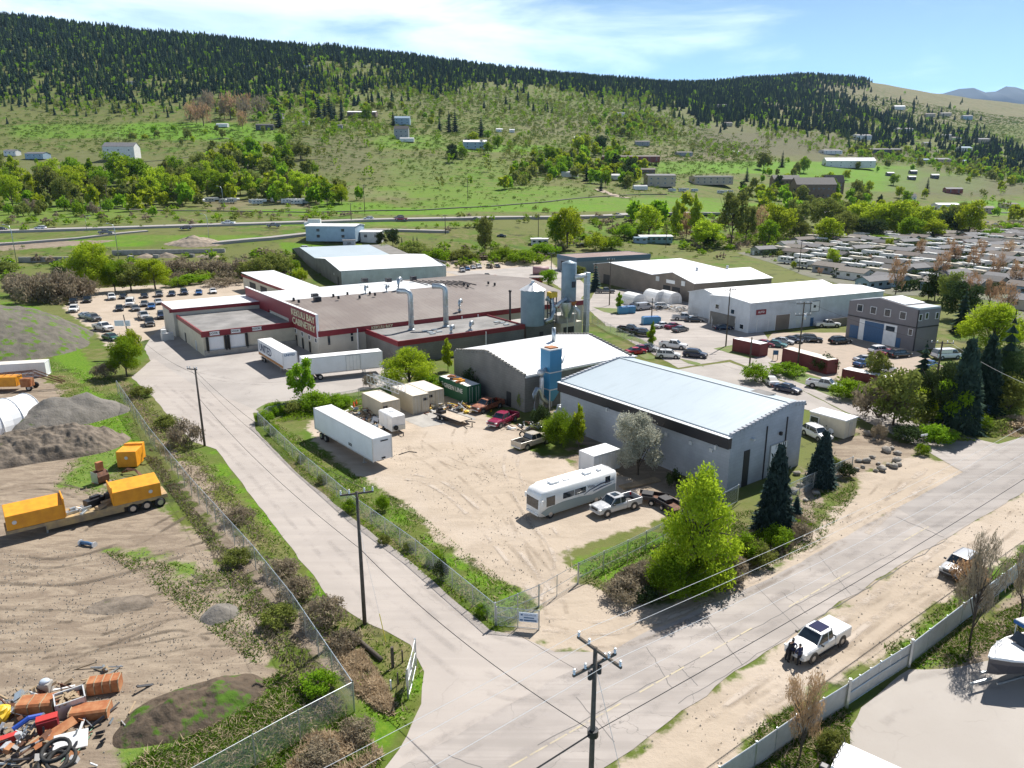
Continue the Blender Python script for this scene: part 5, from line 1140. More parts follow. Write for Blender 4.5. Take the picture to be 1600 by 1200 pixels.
# cream boxes: long edge runs up-left; door end faces the camera's right
def cbox(label,ntop,px_far,W_,H_,m,mroof,group=None,rz=R(126.5),win=True,L=None,name='shipping_container'):
 """ntop = pixel of the nearest top corner (left edge of the door end)"""
 C = at(*ntop,H_); e = Vector((math.cos(rz),math.sin(rz),0)); n = Vector((math.sin(rz),-math.cos(rz),0))
 if L is None:
  lo,hi = .5,30
  for _ in range(30):
   mm = (lo+hi)/2
   if proj(C+e*mm)[0] > px_far: lo = mm
   else: hi = mm
  L = lo
 c = C+e*(L/2)+n*(W_/2); c.z = 0
 return container(label,c,rz+0,L,m,group,True,H_,W_,mroof,False,name)
G_ = 'cream containers at the back of the gravel yard'
for lb,nt_,pf,w_ in (('cream container farthest left in the yard, lattice boom resting beside it',(596,629),566,2.9),('cream container in the middle, red ladder leaning on its side',(645,619),612,2.7),('cream container nearest the green one',(667,612),637,2.9)):
 c = cbox(lb,nt_,pf,w_,2.9,M['creamc'],M['croof'],G_)
 mb = MB().box((-.0,0,0),(.01,.01,.01)); L = 1
 Lc = c.children[0].dimensions.x; MB().box((-Lc/2-.09,.9 if w_ > 2.8 else -.7,2.1),(.06,.7,.4)).build('vent_window',M['dark'],c)
cg = cbox('green container with white lettering topped with scrap',(730,604),692,2.5,2.9,M['green'],M['white'],None,R(128),L=8.0)
o = textmesh('lettering','GREEN LINE',1.0,M['white'],.01,off=.02); o.parent = cg; o.location = (0,1.29,1.75); o.rotation_euler = (R(90),0,R(180))
o = textmesh('sign','G',.9,M['white'],.01,off=.03); o.parent = cg; o.location = (3.2,1.29,1.9); o.rotation_euler = (R(90),0,R(180))
cs = thing('scrap_heap','rusty machine parts lying on top of the green container','scrap',at(712,597,2.95),R(128))
for k in range(7): MB().box((random.uniform(-2,2),random.uniform(-.7,.7),.25+random.random()*.3),(random.uniform(.6,1.8),.4,.3),random.uniform(0,3)).build('scrap_piece',[M['rust'],M['orange'],M['blackmetal']][k % 3],cs)
# burgundy containers beside the street
A,B,rz,L = fit(1224,544,1294,563,2.7)
t = container('long burgundy container beside the street tree strip',(A+B)/2*1+Vector((math.cos(rz+1.57)*1.2,math.sin(rz+1.57)*1.2,-2.7)),rz,L,M['burg'],None,True,2.7,2.44,M['croof'])
A,B,rz,L = fit(1146,529,1188,538,2.6)
t = container('short burgundy container at the corner of the white clad warehouse',(A+B)/2+Vector((math.cos(rz+1.57)*1.2,math.sin(rz+1.57)*1.2,-2.6)),rz,L,M['burg'],None,True,2.6,2.44,M['white'])
A,B,rz,L = fit(1326,577,1420,596,2.2)
t = container('white roofed long box behind the roadside trees',(A+B)/2+Vector((0,1,-2.2)),rz,L,M['burg'],None,True,2.2,2.2,M['white'])
# small white container behind the silvery tree
cbox('white steel container half hidden by the silvery tree',(928,713),906,4.2,2.5,M['whitepanel'],M['white'],None,R(126.5))
# white container on the left lot
A,B,rz,L = fit(-40,572,66,566,2.6)
container('pale box trailer behind the orange machine',(A+B)/2+Vector((0,1.2,-2.6)),rz,L,M['whitepanel'],None,True,2.6,2.44,M['croof'])
# lattice boom lying between the cream containers
t = thing('lattice_boom','silver lattice crane boom lying between the cream containers','crane boom',at(603,606,2.9),R(-48))
mb = MB(); Lb = 9
for s in (-.6,.6):
 for z in (.1,1.3): mb.tube([(-Lb/2,s,z),(Lb/2,s,z)],.06,5)
for k in range(9):
 x = -Lb/2+k*Lb/8
 for s in (-.6,.6): mb.tube([(x,s,.1),(x,s,1.3)],.04,4)
 if k < 8: x2 = x+Lb/8; mb.tube([(x,-.6,.1),(x2,-.6,1.3)],.035,4).tube([(x,.6,1.3),(x2,.6,.1)],.035,4).tube([(x,-.6,1.3),(x2,.6,1.3)],.035,4)
mb.build('truss',M['tin'],t)
t = thing('ladder','red step ladder leaning against the middle cream container','ladder',at(631,637),R(36))
mb = MB()
for s in (-.3,.3): mb.tube([(s,0,0),(s,.9,3.0)],.05,5)
for k in range(8): mb.tube([(-.3,.1+k*.1,.3+k*.34),(.3,.1+k*.1,.3+k*.34)],.03,4)
mb.build('frame',mat('red_ladder_paint',(.5,.06,.03),.6),t)
# enclosed cargo trailer
t = thing('cargo_trailer','small white enclosed cargo trailer beside the long semi trailer','trailer',at(613,672),R(-53))
MB().loft([[(x,-1.05,.5),(x,1.05,.5),(x,1.05,zz),(x,.9,zz+.12),(x,-.9,zz+.12),(x,-1.05,zz)] for x,zz in ((-1.9,2.6),(1.7,2.6),(1.95,2.45))]).build('box',M['white'],t,bevel=.02)
MB().box((1.98,0,.9),(.04,2.0,.7)).build('stone_guard',M['galv'],t); MB().box((0,0,2.76),(.5,.5,.12)).build('roof_vent',M['tin'],t)
MB().box((.2,-1.07,1.5),(.9,.03,1.9)).build('door',M['whitepanel'],t)
for s in (-1,1): tag_wheel(t,-.5,s*.98,.34,.18,s)
MB().box((2.6,0,.5),(1.4,.12,.12)).box((3.2,0,.25),(.1,.1,.5)).build('tongue',M['blackmetal'],t); MB().cyl((2.0,-.5,1.0),.34,.2,14,ax='x').build('spare_wheel',M['black'],t,True)
# flatbed trailer
t = thing('flatbed_trailer','tandem flatbed trailer with bleached plank deck in the yard','trailer',at(707,657),R(-45))
MB().box((0,0,.72),(6.0,2.1,.10)).build('deck',mat('bleached_planks',(.48,.40,.31),.85,col2=(.36,.29,.22),vs=2),t)
MB().box((0,1.08,.68),(6.1,.1,.2)).box((0,-1.08,.68),(6.1,.1,.2)).box((3.6,.3,.6),(1.6,.12,.12),.35).box((3.6,-.3,.6),(1.6,.12,.12),-.35).box((4.3,0,.3),(.1,.1,.7)).build('frame',M['blackmetal'],t)
for x in (-.9,.0):
 for s in (-1,1): tag_wheel(t,x-.8,s*1.12,.36,.2,s)
for s in (-1,1): MB().box((-1.25,s*1.24,.84),(2.1,.3,.06)).build('fender',M['blackmetal'],t)
MB().box((-2.2,-.3,1.0),(1.3,.9,.4)).box((-2.4,-.3,1.3),(.6,.6,.4)).build('tool_chest',M['blackmetal'],t)
# motorhome
C = at(893,789); t = thing('motorhome','white and teal motorhome with dark windscreen in the gravel yard','motorhome',C,math.atan2(at(838,797).y-at(950,762).y,at(838,797).x-at(950,762).x))
M['mh_grey'] = mat('grey_teal_lower_panel',(.25,.31,.32),.4)
L = 10.6; secs = []
for x,zb,zt2,wv in ((5.3,.55,2.3,1.05),(5.22,.45,2.75,1.15),(4.9,.4,3.12,1.24),(4.3,.4,3.22,1.26),(-5.2,.4,3.22,1.26),(-5.3,.45,3.15,1.22)):
 secs.append([(x,-wv,zb),(x,-wv-.02,(zb+zt2)/2),(x,-wv,zt2-.25),(x,-wv+.2,zt2-.02),(x,0,zt2+.04),(x,wv-.2,zt2-.02),(x,wv,zt2-.25),(x,wv+.02,(zb+zt2)/2),(x,wv,zb)])
MB().loft(secs).build('body',M['white'],t,True)
for s in (-1,1):
 mb = MB(); P = [(-5.2,.45),(4.6,.45),(5.15,.9),(4.2,1.3),(2.2,1.5),(0,1.45),(-1.8,1.25),(-3.4,1.55),(-5.2,1.75)]
 vs = [(x,s*1.285,z) for x,z in P]; mb.add(vs,[tuple(range(len(P)))[::(1 if s < 0 else -1)]]); mb.build('side_skirt',M['mh_grey'],t)
 mb = MB().tube([(-4.9,s*1.30,2.25),(-3.0,s*1.30,2.2),(-1.4,s*1.30,1.85),(-.6,s*1.30,1.5)],[.02,.07,.05,.02],5).tube([(-4.6,s*1.30,1.95),(-3,s*1.30,1.8),(-1.9,s*1.30,1.6)],[.02,.06,.03],5); mb.build('swoosh',mat('navy_swoosh',(.03,.04,.09),.5),t)
 for x,z,w_,h in ((-4.0,2.45,.7,.75),(-.1,2.1,1.5,.65),(1.5,2.1,1.5,.65),(3.9,1.95,1.1,1.05)): MB().box((x,s*1.28,z),(w_,.05,h)).build('window',M['glass'],t)
 for x in (3.9,-2.4): tag_wheel(t,x,s*1.02,.46,.26,s)
 if s < 0: pass
 MB().box((5.1,s*1.42,2.1),(.15,.25,.5)).build('mirror',M['white'],t)
 MB().box((5.28,s*.85,.85),(.08,.35,.2)).build('headlight',M['lamp'],t)
o = textmesh('lettering','Vista',.5,mat('script_letters',(.10,.12,.18),.5),.004); o.parent = t; o.location = (-1.6,1.31,2.25); o.rotation_euler = (R(90),0,R(180))
MB().loft([[(5.335,-.95,1.25),(5.335,.95,1.25)][:2]+[(5.28,1.0,2.3),(5.28,-1.0,2.3)],[(5.36,-.95,1.25),(5.36,.95,1.25),(5.30,1.0,2.3),(5.30,-1.0,2.3)]]).build('windscreen',M['glass'],t)
MB().box((5.33,0,.6),(.12,2.0,.25)).build('bumper',M['white'],t,bevel=.03)
for x,y,a,b_ in ((2.6,0,1.1,.75),(-1.9,.1,.9,.7),(-3.6,.2,.5,.5)): MB().box((x,y,3.36),(a,b_,.24)).build('roof_vent' if a < 1 else 'air_conditioner',M['white'],t,bevel=.06)
MB().box((1.0,.1,3.3),(.7,.5,.1)).build('roof_vent',M['white'],t); MB().tube([(-5.0,-1.0,3.3),(-5.0,1.0,3.3)],.03,5).build('roof_rail',M['tin'],t)
o = MB().tube([(-2.5,-1.28,3.1),(4,-1.28,3.1)],.09,8).build('awning',M['mh_grey'],t)
# utility trailers near the lime green tree
for i,(px,py,a) in enumerate(((1020,785,R(-20)),(1045,795,R(-60)))):
 t = thing('utility_trailer',['low black utility trailer carrying scrap behind the lime green tree','dark single axle trailer frame half hidden by the lime green tree'][i],'trailer',at(px,py),a,'old trailers by the warehouse')
 MB().box((0,0,.55),(3.2,1.7,.1)).build('deck',M['rustdk'],t); MB().box((0,.85,.75),(3.2,.05,.4)).box((0,-.85,.75),(3.2,.05,.4)).box((2.2,0,.5),(1.5,.1,.1)).build('frame',M['blackmetal'],t)
 for s in (-1,1): tag_wheel(t,0,s*.9,.33,.18,s)
 MB().box((-.6,0,.85),(1.2,1.1,.5)).build('load',M['blackmetal'],t)
# ---- yellow step deck with two orange cabinets (left lot)
A,B = at(10,850),at(266,788); rz = math.atan2((B-A).y,(B-A).x); L = (B-A).length*.985
e = Vector((math.cos(rz),math.sin(rz),0)); n = Vector((-math.sin(rz),math.cos(rz),0)); c = (A+B)/2+n*1.25
t = thing('equipment_trailer','long dusty yellow equipment trailer carrying an orange cabinet at each end','trailer',c,rz)
M['dusty'] = mat('dusty_yellow_steel',(.42,.30,.14),.8,col2=(.24,.19,.13),vs=1.5)
MB().box((0,0,1.05),(L,2.5,.35)).box((-.5,0,.62),(L*.48,2.3,.5)).box((L*.30,0,1.2),(L*.40,2.45,.25)).build('deck',M['dusty'],t,bevel=.03)
for k in range(3):
 for s in (-1,1): tag_wheel(t,L*.26+k*1.35,s*.98,.52,.32,s)
for s in (-1,1): MB().box((-L*.27,s*.9,.45),(.16,.16,.9)).build('landing_leg',M['galv'],t)
for i,(x,lw,sd) in enumerate(((-L/2+2.6,4.9,1),(L/2-2.9,4.6,-1))):
 cb = thing('orange_cabinet',['orange equipment cabinet on the left end of the yellow trailer','orange equipment cabinet above the wheels of the yellow trailer'][i],'cabinet',c+e*x+Vector((0,0,1.24)),rz,'orange cabinets on the trailer')
 MB().loft([[(-lw/2,-1.25,0),(lw/2,-1.25,0),(lw/2,1.25,0),(-lw/2,1.25,0)],[(-lw/2,-1.25,1.5),(lw/2,-1.25,1.5),(lw/2,1.25,1.9),(-lw/2,1.25,1.9)]]).build('box',M['orange'],cb,bevel=.05)
 MB().box((sd*(lw/2+.05),0,1.1),(.12,2.6,2.0)).build('end_frame',M['orange'],cb,bevel=.02)
 MB().cyl((-sd*lw*.32-.2,-1.26,.75),.2,-.03,14,ax='y').build('emblem',M['tin'],cb)
for k,(x,y,sx_,sy_,sz,mm) in enumerate(((-3.2,.2,1.0,1.2,1.3,'tin'),(-1.6,-.3,1.2,.6,.3,'galv'),(.6,.4,1.9,.9,.8,'blackmetal'),(1.6,-.4,2.6,.5,.35,'timber'),(2.2,.6,1.2,.8,1.0,'blackmetal'),(-.4,-.7,2.0,.3,.2,'galv'),(3.3,-.1,1.0,.9,.9,'white'))):
 o = MB().box((0,0,sz/2),(sx_,sy_,sz),.2*k).box((.1,.05,sz+.12),(sx_*.5,sy_*.5,.25),.3).build('machine_part',M[mm],None,bevel=.04)
 o.location = c+e*x+n*y+Vector((0,0,1.24)); o.rotation_euler.z = rz
 tag(o,['boxy metal pump at the left end of the trailer deck','bundle of grey tubes on the trailer deck','black engine block on the trailer deck','timber beam lying along the trailer deck','tall black machine part on the trailer deck','short grey pipe on the trailer deck edge','white cabinet beside the right orange cabinet'][k],'machine part','loose parts on the yellow trailer')
o = MB()
for k in range(9): o.tube([(random.uniform(-1.2,1.2),random.uniform(-.4,.4),.05),(random.uniform(-.5,.5),random.uniform(-.6,.6),random.uniform(.2,.6)),(random.uniform(-1.2,1.2),random.uniform(-.4,.4),.05)],.04,5)
o = o.build('hose_pile',M['tin']); o.location = c+e*(-.9)+n*(-.2)+Vector((0,0,1.24)); o.rotation_euler.z = rz; tag(o,'tangle of pale hoses on the trailer deck','hoses')
# orange cabinet standing alone
p = at(205,726); t = thing('orange_cabinet','orange equipment cabinet with open lid standing alone near the fence','cabinet',p,R(96))
MB().box((0,0,1.1),(2.2,2.3,2.0)).build('box',M['orange'],t,bevel=.05)
MB().loft([[(1.1,-1.1,.4),(1.1,1.1,.4),(1.3,1.1,2.3),(1.3,-1.1,2.3)],[(2.4,-.9,.1),(2.4,.9,.1),(2.5,.9,2.1),(2.5,-.9,2.1)]]).build('hood',M['orange'],t)
MB().cyl((-1.12,0,1.3),.2,-.03,14,ax='x').build('emblem',M['tin'],t)
# loader bucket with teeth
p = at(152,752); t = thing('excavator_bucket','upright rusty excavator bucket with pale teeth on the left lot','excavator bucket',p,R(-30))
pr = [(0,0),(1.1,0),(1.5,.45),(1.5,1.0),(1.1,1.5),(.5,1.6)]
MB().loft([[(x,-.65,z) for x,z in pr]+[(x,-.65,z) for x,z in [(q[0]*.9+.02,q[1]*.9+.08) for q in pr[::-1]]],[(x,.65,z) for x,z in pr]+[(x,.65,z) for x,z in [(q[0]*.9+.02,q[1]*.9+.08) for q in pr[::-1]]]]).build('shell',M['rustdk'],t)
MB().box((.7,-.65,.8),(1.3,.05,1.3)).box((.7,.65,.8),(1.3,.05,1.3)).build('side_plate',M['galv'],t)
for k in range(5): MB().loft([[(0,-.55+k*.27,0),(0,-.45+k*.27,0),(0,-.45+k*.27,.1),(0,-.55+k*.27,.1)],[(-.35,-.52+k*.27,.02),(-.35,-.48+k*.27,.02),(-.35,-.48+k*.27,.05),(-.35,-.52+k*.27,.05)]]).build('tooth',M['tin'],t)
MB().box((.9,0,2.1),(.5,.7,1.0)).build('hinge_bracket',M['rust'],t)
p = at(203,744); t = thing('plough_blade','rusty curved blade lying beside the lone orange cabinet','blade',p,R(-18))
MB().loft([[(x,-.1+.35*abs(math.sin(a)),a*.55),(x,-.02+.35*abs(math.sin(a)),a*.55)][:1]+[(x,.5-a*.1,a*.55+.02),(x,.2+.2*a,a*.7)] for x,a in ((-1.5,.2),(-.7,1.2),(.6,1.2),(1.5,.3))]).build('blade',M['rustdk'],t)
MB().tube([(-1.4,.2,.2),(0,.8,.5),(1.4,.2,.2)],.08,5).build('frame',M['rust'],t)
p = at(195,769); t = thing('fork_attachment','yellow fork attachment behind the equipment trailer','forks',p,R(40)); mb = MB()
for k in range(4): mb.tube([(-.9+k*.5,0,.1),(-.9+k*.5,.1,1.1),(-.6+k*.5,1.0,.9)],.07,5)
mb.tube([(-1,0,1.0),(1,0,1.0)],.08,5).tube([(-1,0,.3),(1,0,.3)],.08,5).build('forks',M['orange'],t)
p = at(230,765); t = thing('engine_part','small red and yellow engine part behind the right orange cabinet','machine part',p,R(10)); MB().box((0,0,.5),(1.1,.8,.9)).build('block',M['rust'],t,bevel=.05); MB().cyl((-.4,-.5,.6),.3,.15,12,ax='y').build('pulley',M['orange'],t)
p = at(137,853); t = thing('pipe_fitting','blue steel pipe fitting lying in front of the equipment trailer','pipe fitting',p,R(-20)); MB().tube([(-.8,0,.2),(0,0,.3),(.8,.1,.2)],.18,10).build('pipe',M['bluedk'],t,True); MB().cyl((-.9,0,.2),.32,.12,12,ax='x').build('flange',M['tin'],t); MB().cyl((.75,.1,.2),.3,.12,12,ax='x').build('flange',M['tin'],t)
# white fabric storage tent
A,B = at(-60,700),at(72,662); rz = math.atan2((B-A).y,(B-A).x); L = (B-A).length
t = thing('storage_tent','white arched fabric storage tent at the left edge','tent',(A+B)/2+Vector((-math.sin(rz),math.cos(rz),0))*3.6,rz)
secs = []
for k in range(9):
 x = -L/2+L*k/8; q = 1.0 if k % 2 == 0 else .965
 secs.append([(x,3.7*math.cos(a)*q*(1.0),4.0*(math.sin(a)**.8)*q+.05) for a in [math.pi*j/16 for j in range(17)]])
fm_ = bpy.data.materials.new('white_tent_fabric'); fm_.use_nodes = True; fm_.node_tree.nodes['Principled BSDF'].inputs['Base Color'].default_value = (.8,.81,.82,1); fm_.node_tree.nodes['Principled BSDF'].inputs['Roughness'].default_value = .5
mb = MB(); n_ = 17
for i in range(8):
 for j in range(16): mb.quad(secs[i][j],secs[i+1][j],secs[i+1][j+1],secs[i][j+1])
for e_ in (0,8): mb.add(secs[e_],[tuple(range(17))])
mb.build('cover',fm_,t,True)
for k in range(0,9,2):
 x = -L/2+L*k/8; MB().tube([(x,3.75*math.cos(a),4.05*(math.sin(a)**.8)+.06) for a in [math.pi*j/14 for j in range(15)]],.05,5).build('hoop',M['white'],t)
# orange screening machine
t = thing('screening_machine','rusty orange screening machine with raised conveyor behind the white tent','machine',at(18,609),R(6))
MB().box((-1.5,0,1.6),(6,2.2,1.6)).build('body',M['orange'],t,bevel=.05); MB().box((3,-.6,1.4),(1.6,1.4,1.4)).build('engine_box',M['rust'],t,bevel=.05)
mb = MB()
for s in (-.5,.5):
 mb.tube([(-4,s,2.6),(4,s,3.2),(8.5,s,1.2)],.09,5).tube([(-4,s,2.1),(4,s,2.5),(8.5,s,1.0)],.07,5)
for k in range(12): x = -4+k*1.1; mb.tube([(x,-.5,2.5 if x < 4 else 2.3),(x+.5,.5,2.8 if x < 4 else 1.9)],.04,4)
mb.build('conveyor',M['rustdk'],t)
for x in (-3,3.4):
 for s in (-1,1): tag_wheel(t,x,s*.9,.5,.3,s)
# ================================================================== POLES, WIRES, FENCES, GROUND OBJECTS
def pole_h(px,pyb,pyt,gz=0):
 p = at(px,pyb,gz); lo,hi = 1,40
 for _ in range(40):
  m = (lo+hi)/2
  if proj(p+Vector((0,0,m)))[1] > pyt: lo = m
  else: hi = m
 return lo
def utility_pole(label,px,pyb,h,arms=(),rz=0,lean=(0,0),r=.17,z=None,transformer=False,group=None,light=False):
 p = at(px,pyb) if z is None else z
 t = thing('utility_pole',label,'utility pole',p,rz,group)
 ln = Vector((lean[0],lean[1],0)); ln.rotate(Matrix.Rotation(-rz,3,'Z'))
 MB().tube([(0,0,-.2),(ln.x*.5,ln.y*.5,h/2),(ln.x,ln.y,h)],[r,r*.85,r*.68],10).build('pole',M['wood'],t,True)
 for zz,hl,off,a in arms:
  ar = MB().box((ln.x*zz/h+off*math.cos(a),ln.y*zz/h+off*math.sin(a),zz),(hl*2,.12,.14),a).build('crossarm',M['wood'],t)
  for q in (-.95,-.45,.45,.95):
   i_ = MB().lathe([(.0,.32),(.07,.30),(.05,.2),(.09,.14),(.05,.08),(.07,0)],(ln.x*zz/h+off*math.cos(a)+q*hl*math.cos(a),ln.y*zz/h+off*math.sin(a)+q*hl*math.sin(a),zz+.07),8).build('insulator',M['tin'],ar)
 if transformer: MB().cyl((.35,0,h-3.2),.26,1.0,12).build('transformer',M['tin'],t,True)
 return t,(lambda a,zz,q=0,off=0: p+Vector((lean[0]*zz/h,lean[1]*zz/h,0))+Matrix.Rotation(rz+a,3,'Z') @ Vector((q+off,0,zz)))
h2 = pole_h(570,975,768)
PA,fA = utility_pole('wooden utility pole with two stacked crossarms in the bottom foreground',921,1283,11.0,((10.9,1.6,.25,R(-53)),(10.0,1.5,0,R(37))),0,r=.165)
MB().cyl((.25,.1,9.4),.12,.45,10).cyl((-.25,-.1,9.2),.12,.5,10).build('fuse_cutout',M['blackmetal'],PA); MB().cyl((.02,.02,5.6),.3,.4,10).build('cable_bracket',M['blackmetal'],PA)
PB,fB = utility_pole('wooden utility pole with one crossarm standing on the grass verge of the side road',570,975,h2,((h2-.15,1.25,0,0),),R(18),r=.17)
PC,fC = utility_pole('leaning wooden pole with short top arm left of the side road',320,697,10.6,((10.4,.8,-.5,0),),R(-20),lean=(-.2,.3),r=.16)
h4 = 7.2; PD,fD = utility_pole('wooden pole carrying pale floodlights above the round bush',208,556,pole_h(208,556,492),(),0,lean=(-.9,.2),r=.15)
for dx in (-1.2,-.3,.9): MB().box((-.9+dx,-.3,h4-.5),(.9,.3,1.1)).build('floodlight',M['tin'],PD)
# next poles of the main street line, outside the picture on both sides
d2 = Vector((math.cos(D2),math.sin(D2),0)); base = at(921,1283)
PE,fE = utility_pole('wooden utility pole of the street line beyond the right edge',0,0,11.0,((10.9,1.6,.25,R(-53)),),0,r=.2,z=base+d2*78)
PF,fF = utility_pole('wooden utility pole of the street line behind the camera',0,0,11.0,((10.9,1.6,.25,R(-53)),),0,r=.2,z=base-d2*60)
RP = []
for lb,px,yb,yt,ar,rz in (('utility pole with two crossarms beside the long burgundy container',1246,574,472,((-.3,1.5),(-2.4,1.5)),R(5)),('utility pole with crossarm at the corner of the short burgundy container',1134,541,450,((-.4,1.4),),R(20)),('tall slim pole among the roadside trees with one crossarm',1457,632,533,((-.3,1.6),),R(-10)),
   ('thin pole at the edge of the pale blue roof',1171,572,527,(),0),('thin utility pole in front of the tan workshop',952,477,405,((-.2,1.0),),0),('pole beside the slim silo',861,440,395,((-.3,1.2),),0),('dark pole on the grass triangle of the paved lot',1018,497,466,(),0),('pole by the trailer park hedge',1248,425,378,(),0),('pole behind the flat brown roofed building',1040,392,352,(),0),
   ('pole with lamp by the white warehouse corner',1487,475,462,(),0)):
 h = pole_h(px,yb,yt); t,f = utility_pole(lb,px,yb,h,tuple((h+a,l,0,0) for a,l in ar),rz,r=.16,transformer=('two crossarms' in lb)); RP.append((t,f,h))
for i,(px,yb,yt) in enumerate(((170,330,290),(570,332,290),(549,346,318),(696,366,336),(731,314,280),(841,372,335),(957,362,340),(1094,380,345),(338,206,188),(187,225,208))):
 g_ = gp(px,yb); k = pxm(g_); utility_pole('slim dark pole %s' % ['by the grove beside the railway','on the slope above the pale shed','beside the railway bank','on the highway verge above the storage containers','on the open green slope','behind the upper yard trees','on the right stretch of the highway','among the willows on the right','in the upper left field','near the white house on the left'][i],px,yb,(yb-yt)/k,(((yb-yt)/k-.5,1.2,0,0),),0,r=.2,z=g_,group='far utility poles')
for i,(px,yb,yt,dx) in enumerate(((27,415,352,-1),(186,408,350,-1),(327,376,335,-1),(136,362,338,1),(350,330,292,-1))):
 g_ = gp(px,yb); h = (yb-yt)/pxm(g_); t = thing('street_lamp','curved arm highway lamp %s' % ['farthest left','above the gravel bays','beside the gravel heap','behind the ramp','by the roadside yard of trailers'][i],'street lamp',g_,0,'highway lamps')
 MB().tube([(0,0,0),(0,0,h*.85),(dx*.5,0,h*.96),(dx*2.2,0,h)],[.16,.12,.09,.07],8).build('post',M['galv'],t,True); MB().box((dx*2.5,0,h),(.9,.3,.16)).build('lamp_head',M['tin'],t)
def wire(a,b_,sag,m,r=.02,n=18,label='cable',cat='cable',group=None,nm='cable'):
 P = [a.lerp(b_,i/n)-Vector((0,0,sag*4*(i/n)*(1-i/n))) for i in range(n+1)]
 o = MB().tube(P,r,4,cap=False).build(nm,m); tag(o,label,cat,group); return o
GW = 'pale power lines along the main road'
for i,q in enumerate((-1.45,-.5,1.3)):
 nm_w = ('farthest from the camera','middle','nearest')[i]
 wire(fA(R(-53),11.25,-1.5+.25 if i == 0 else q+.25),fE(R(-53),11.25,q+.25),1.1,M['wire'],.015,label='pale power line running right from the foreground pole, %s of three' % nm_w,group=GW)
 wire(fA(R(-53),11.25,q+.25),fF(R(-53),11.25,q+.25),.9,M['wire'],.015,label='pale power line running to the lower left, %s of three' % nm_w,group=GW)
wire(fA(0,8.2),fE(0,8.2),.9,M['wire'],.014,label='pale neutral wire below the crossarm along the main road',group=GW)
wire(fA(0,5.8),fE(0,6.2),.7,M['wiredk'],.03,label='black telephone cable along the main road right of the pole',nm='telephone_cable'); wire(fA(0,5.8),fF(0,6.0),.7,M['wiredk'],.055,label='thick black telephone cable towards the bottom left',nm='telephone_cable')
wire(fA(0,5.9),fB(0,6.6),.9,M['wiredk'],.03,label='black cable from the foreground pole to the verge pole',nm='telephone_cable')
wire(fB(0,6.6),fC(0,6.6),1.0,M['wiredk'],.026,label='black lower cable along the side road',nm='telephone_cable'); wire(fB(0,h2-.1,.9),fC(0,10.2),1.2,M['wiredk'],.022,label='black upper cable along the side road')
wire(fB(0,h2-.1,-.9),fC(0,10.3,-.8),1.3,M['wiredk'],.015,label='thin outer cable along the side road'); wire(fC(0,9.8),fD(0,6.6),1.2,M['wiredk'],.022,label='black cable from the leaning pole to the floodlight pole')
wire(fA(R(37),10.2,-1.2),fB(0,h2-.1,-.9),.9,M['wiredk'],.012,label='thin cable from the lower crossarm to the verge pole')
wire(fB(0,8.6),at(603,1003),.0,M['wire'],.012,label='thin steel guy wire of the verge pole',cat='guy wire',nm='guy_wire')
MB2 = MB().tube([at(603,1003,.1),at(603,1003,.1)+(fB(0,8.6)-at(603,1003,.1))*.24],.035,6); o = MB2.build('guy_guard',mat('yellow_guard',(.65,.55,.05),.5)); tag(o,'yellow plastic guard on the guy wire by the verge','guy guard')
wire(fA(0,10.0),at(990,1290),0,M['wire'],.012,label='thin guy wire beside the foreground pole',cat='guy wire',nm='guy_wire')
a_,b_ = RP[0],RP[1]
for k in range(2): wire(a_[1](0,a_[2]-.2,1.2-2.4*k),b_[1](0,b_[2]-.2,1.2-2.4*k),.7,M['wiredk'],.02,label='%s wire between the two container side poles' % ('right' if k == 0 else 'left'))
wire(a_[1](0,a_[2]-.2,1.2),RP[2][1](0,RP[2][2]-.2,0),.8,M['wiredk'],.02,label='wire from the burgundy container pole to the roadside tree pole'); wire(RP[2][1](0,RP[2][2]-.2,1.2),fE(0,9),1,M['wire'],.02,label='pale wire leaving the roadside tree pole to the right')
wire(b_[1](0,b_[2]-.2,1.0),RP[4][1](0,RP[4][2]-.2,0),1,M['wiredk'],.02,label='wire across the paved lot to the tan workshop pole')
def fence(name,label,pts,h,post_step=3.0,mesh='chain',rails=(1.0,),post_r=.04,cat='fence',rail_r=.028,world=None,panel_m=None,pm=None):
 P = world or [at(a,b_) for a,b_ in pts]; o0 = P[0].copy(); t = thing(name,label,cat,o0,0)
 pm = pm or M['galv']; vs,fs,uv = [],[],[]; dist = 0
 seg = []
 for i in range(len(P)-1):
  a,b_ = P[i]-o0,P[i+1]-o0; L = (b_-a).length; k = max(1,round(L/post_step))
  for j in range(k):
   p,q = a.lerp(b_,j/k),a.lerp(b_,(j+1)/k); seg.append((p,q))
   n = len(vs); l = (q-p).length; vs += [p+Vector((0,0,.04)),q+Vector((0,0,.04)),q+Vector((0,0,h)),p+Vector((0,0,h))]; fs.append((n,n+1,n+2,n+3)); uv += [(dist,0),(dist+l,0),(dist+l,h),(dist,h)]; dist += l
 if mesh == 'chain':
  me = bpy.data.meshes.new('wire_mesh'); me.from_pydata([tuple(v) for v in vs],[],fs); u = me.uv_layers.new(name='UVMap')
  for i,q in enumerate(uv): u.data[i].uv = q
  me.materials.append(M['chain']); m_ = bpy.data.objects.new('wire_mesh',me); COL.objects.link(m_); m_.parent = t
 for i,(p,q) in enumerate(seg+[(seg[-1][1],None)]):
  MB().cyl(p,post_r*(1.5 if i == 0 or q is None else 1),h+.06,6).build('post',pm,t)
 for f in rails:
  mb = MB(); [mb.tube([p+Vector((0,0,h*f)),q+Vector((0,0,h*f))],rail_r,5) for p,q in seg]; mb.build('rail',pm,t)
 return t,seg
fence('chain_link_fence','long chain link fence between the dirt lot and the side road verge',[(185,616),(235,692),(300,775),(400,890),(460,968),(520,1060),(554,1112)],2.3)
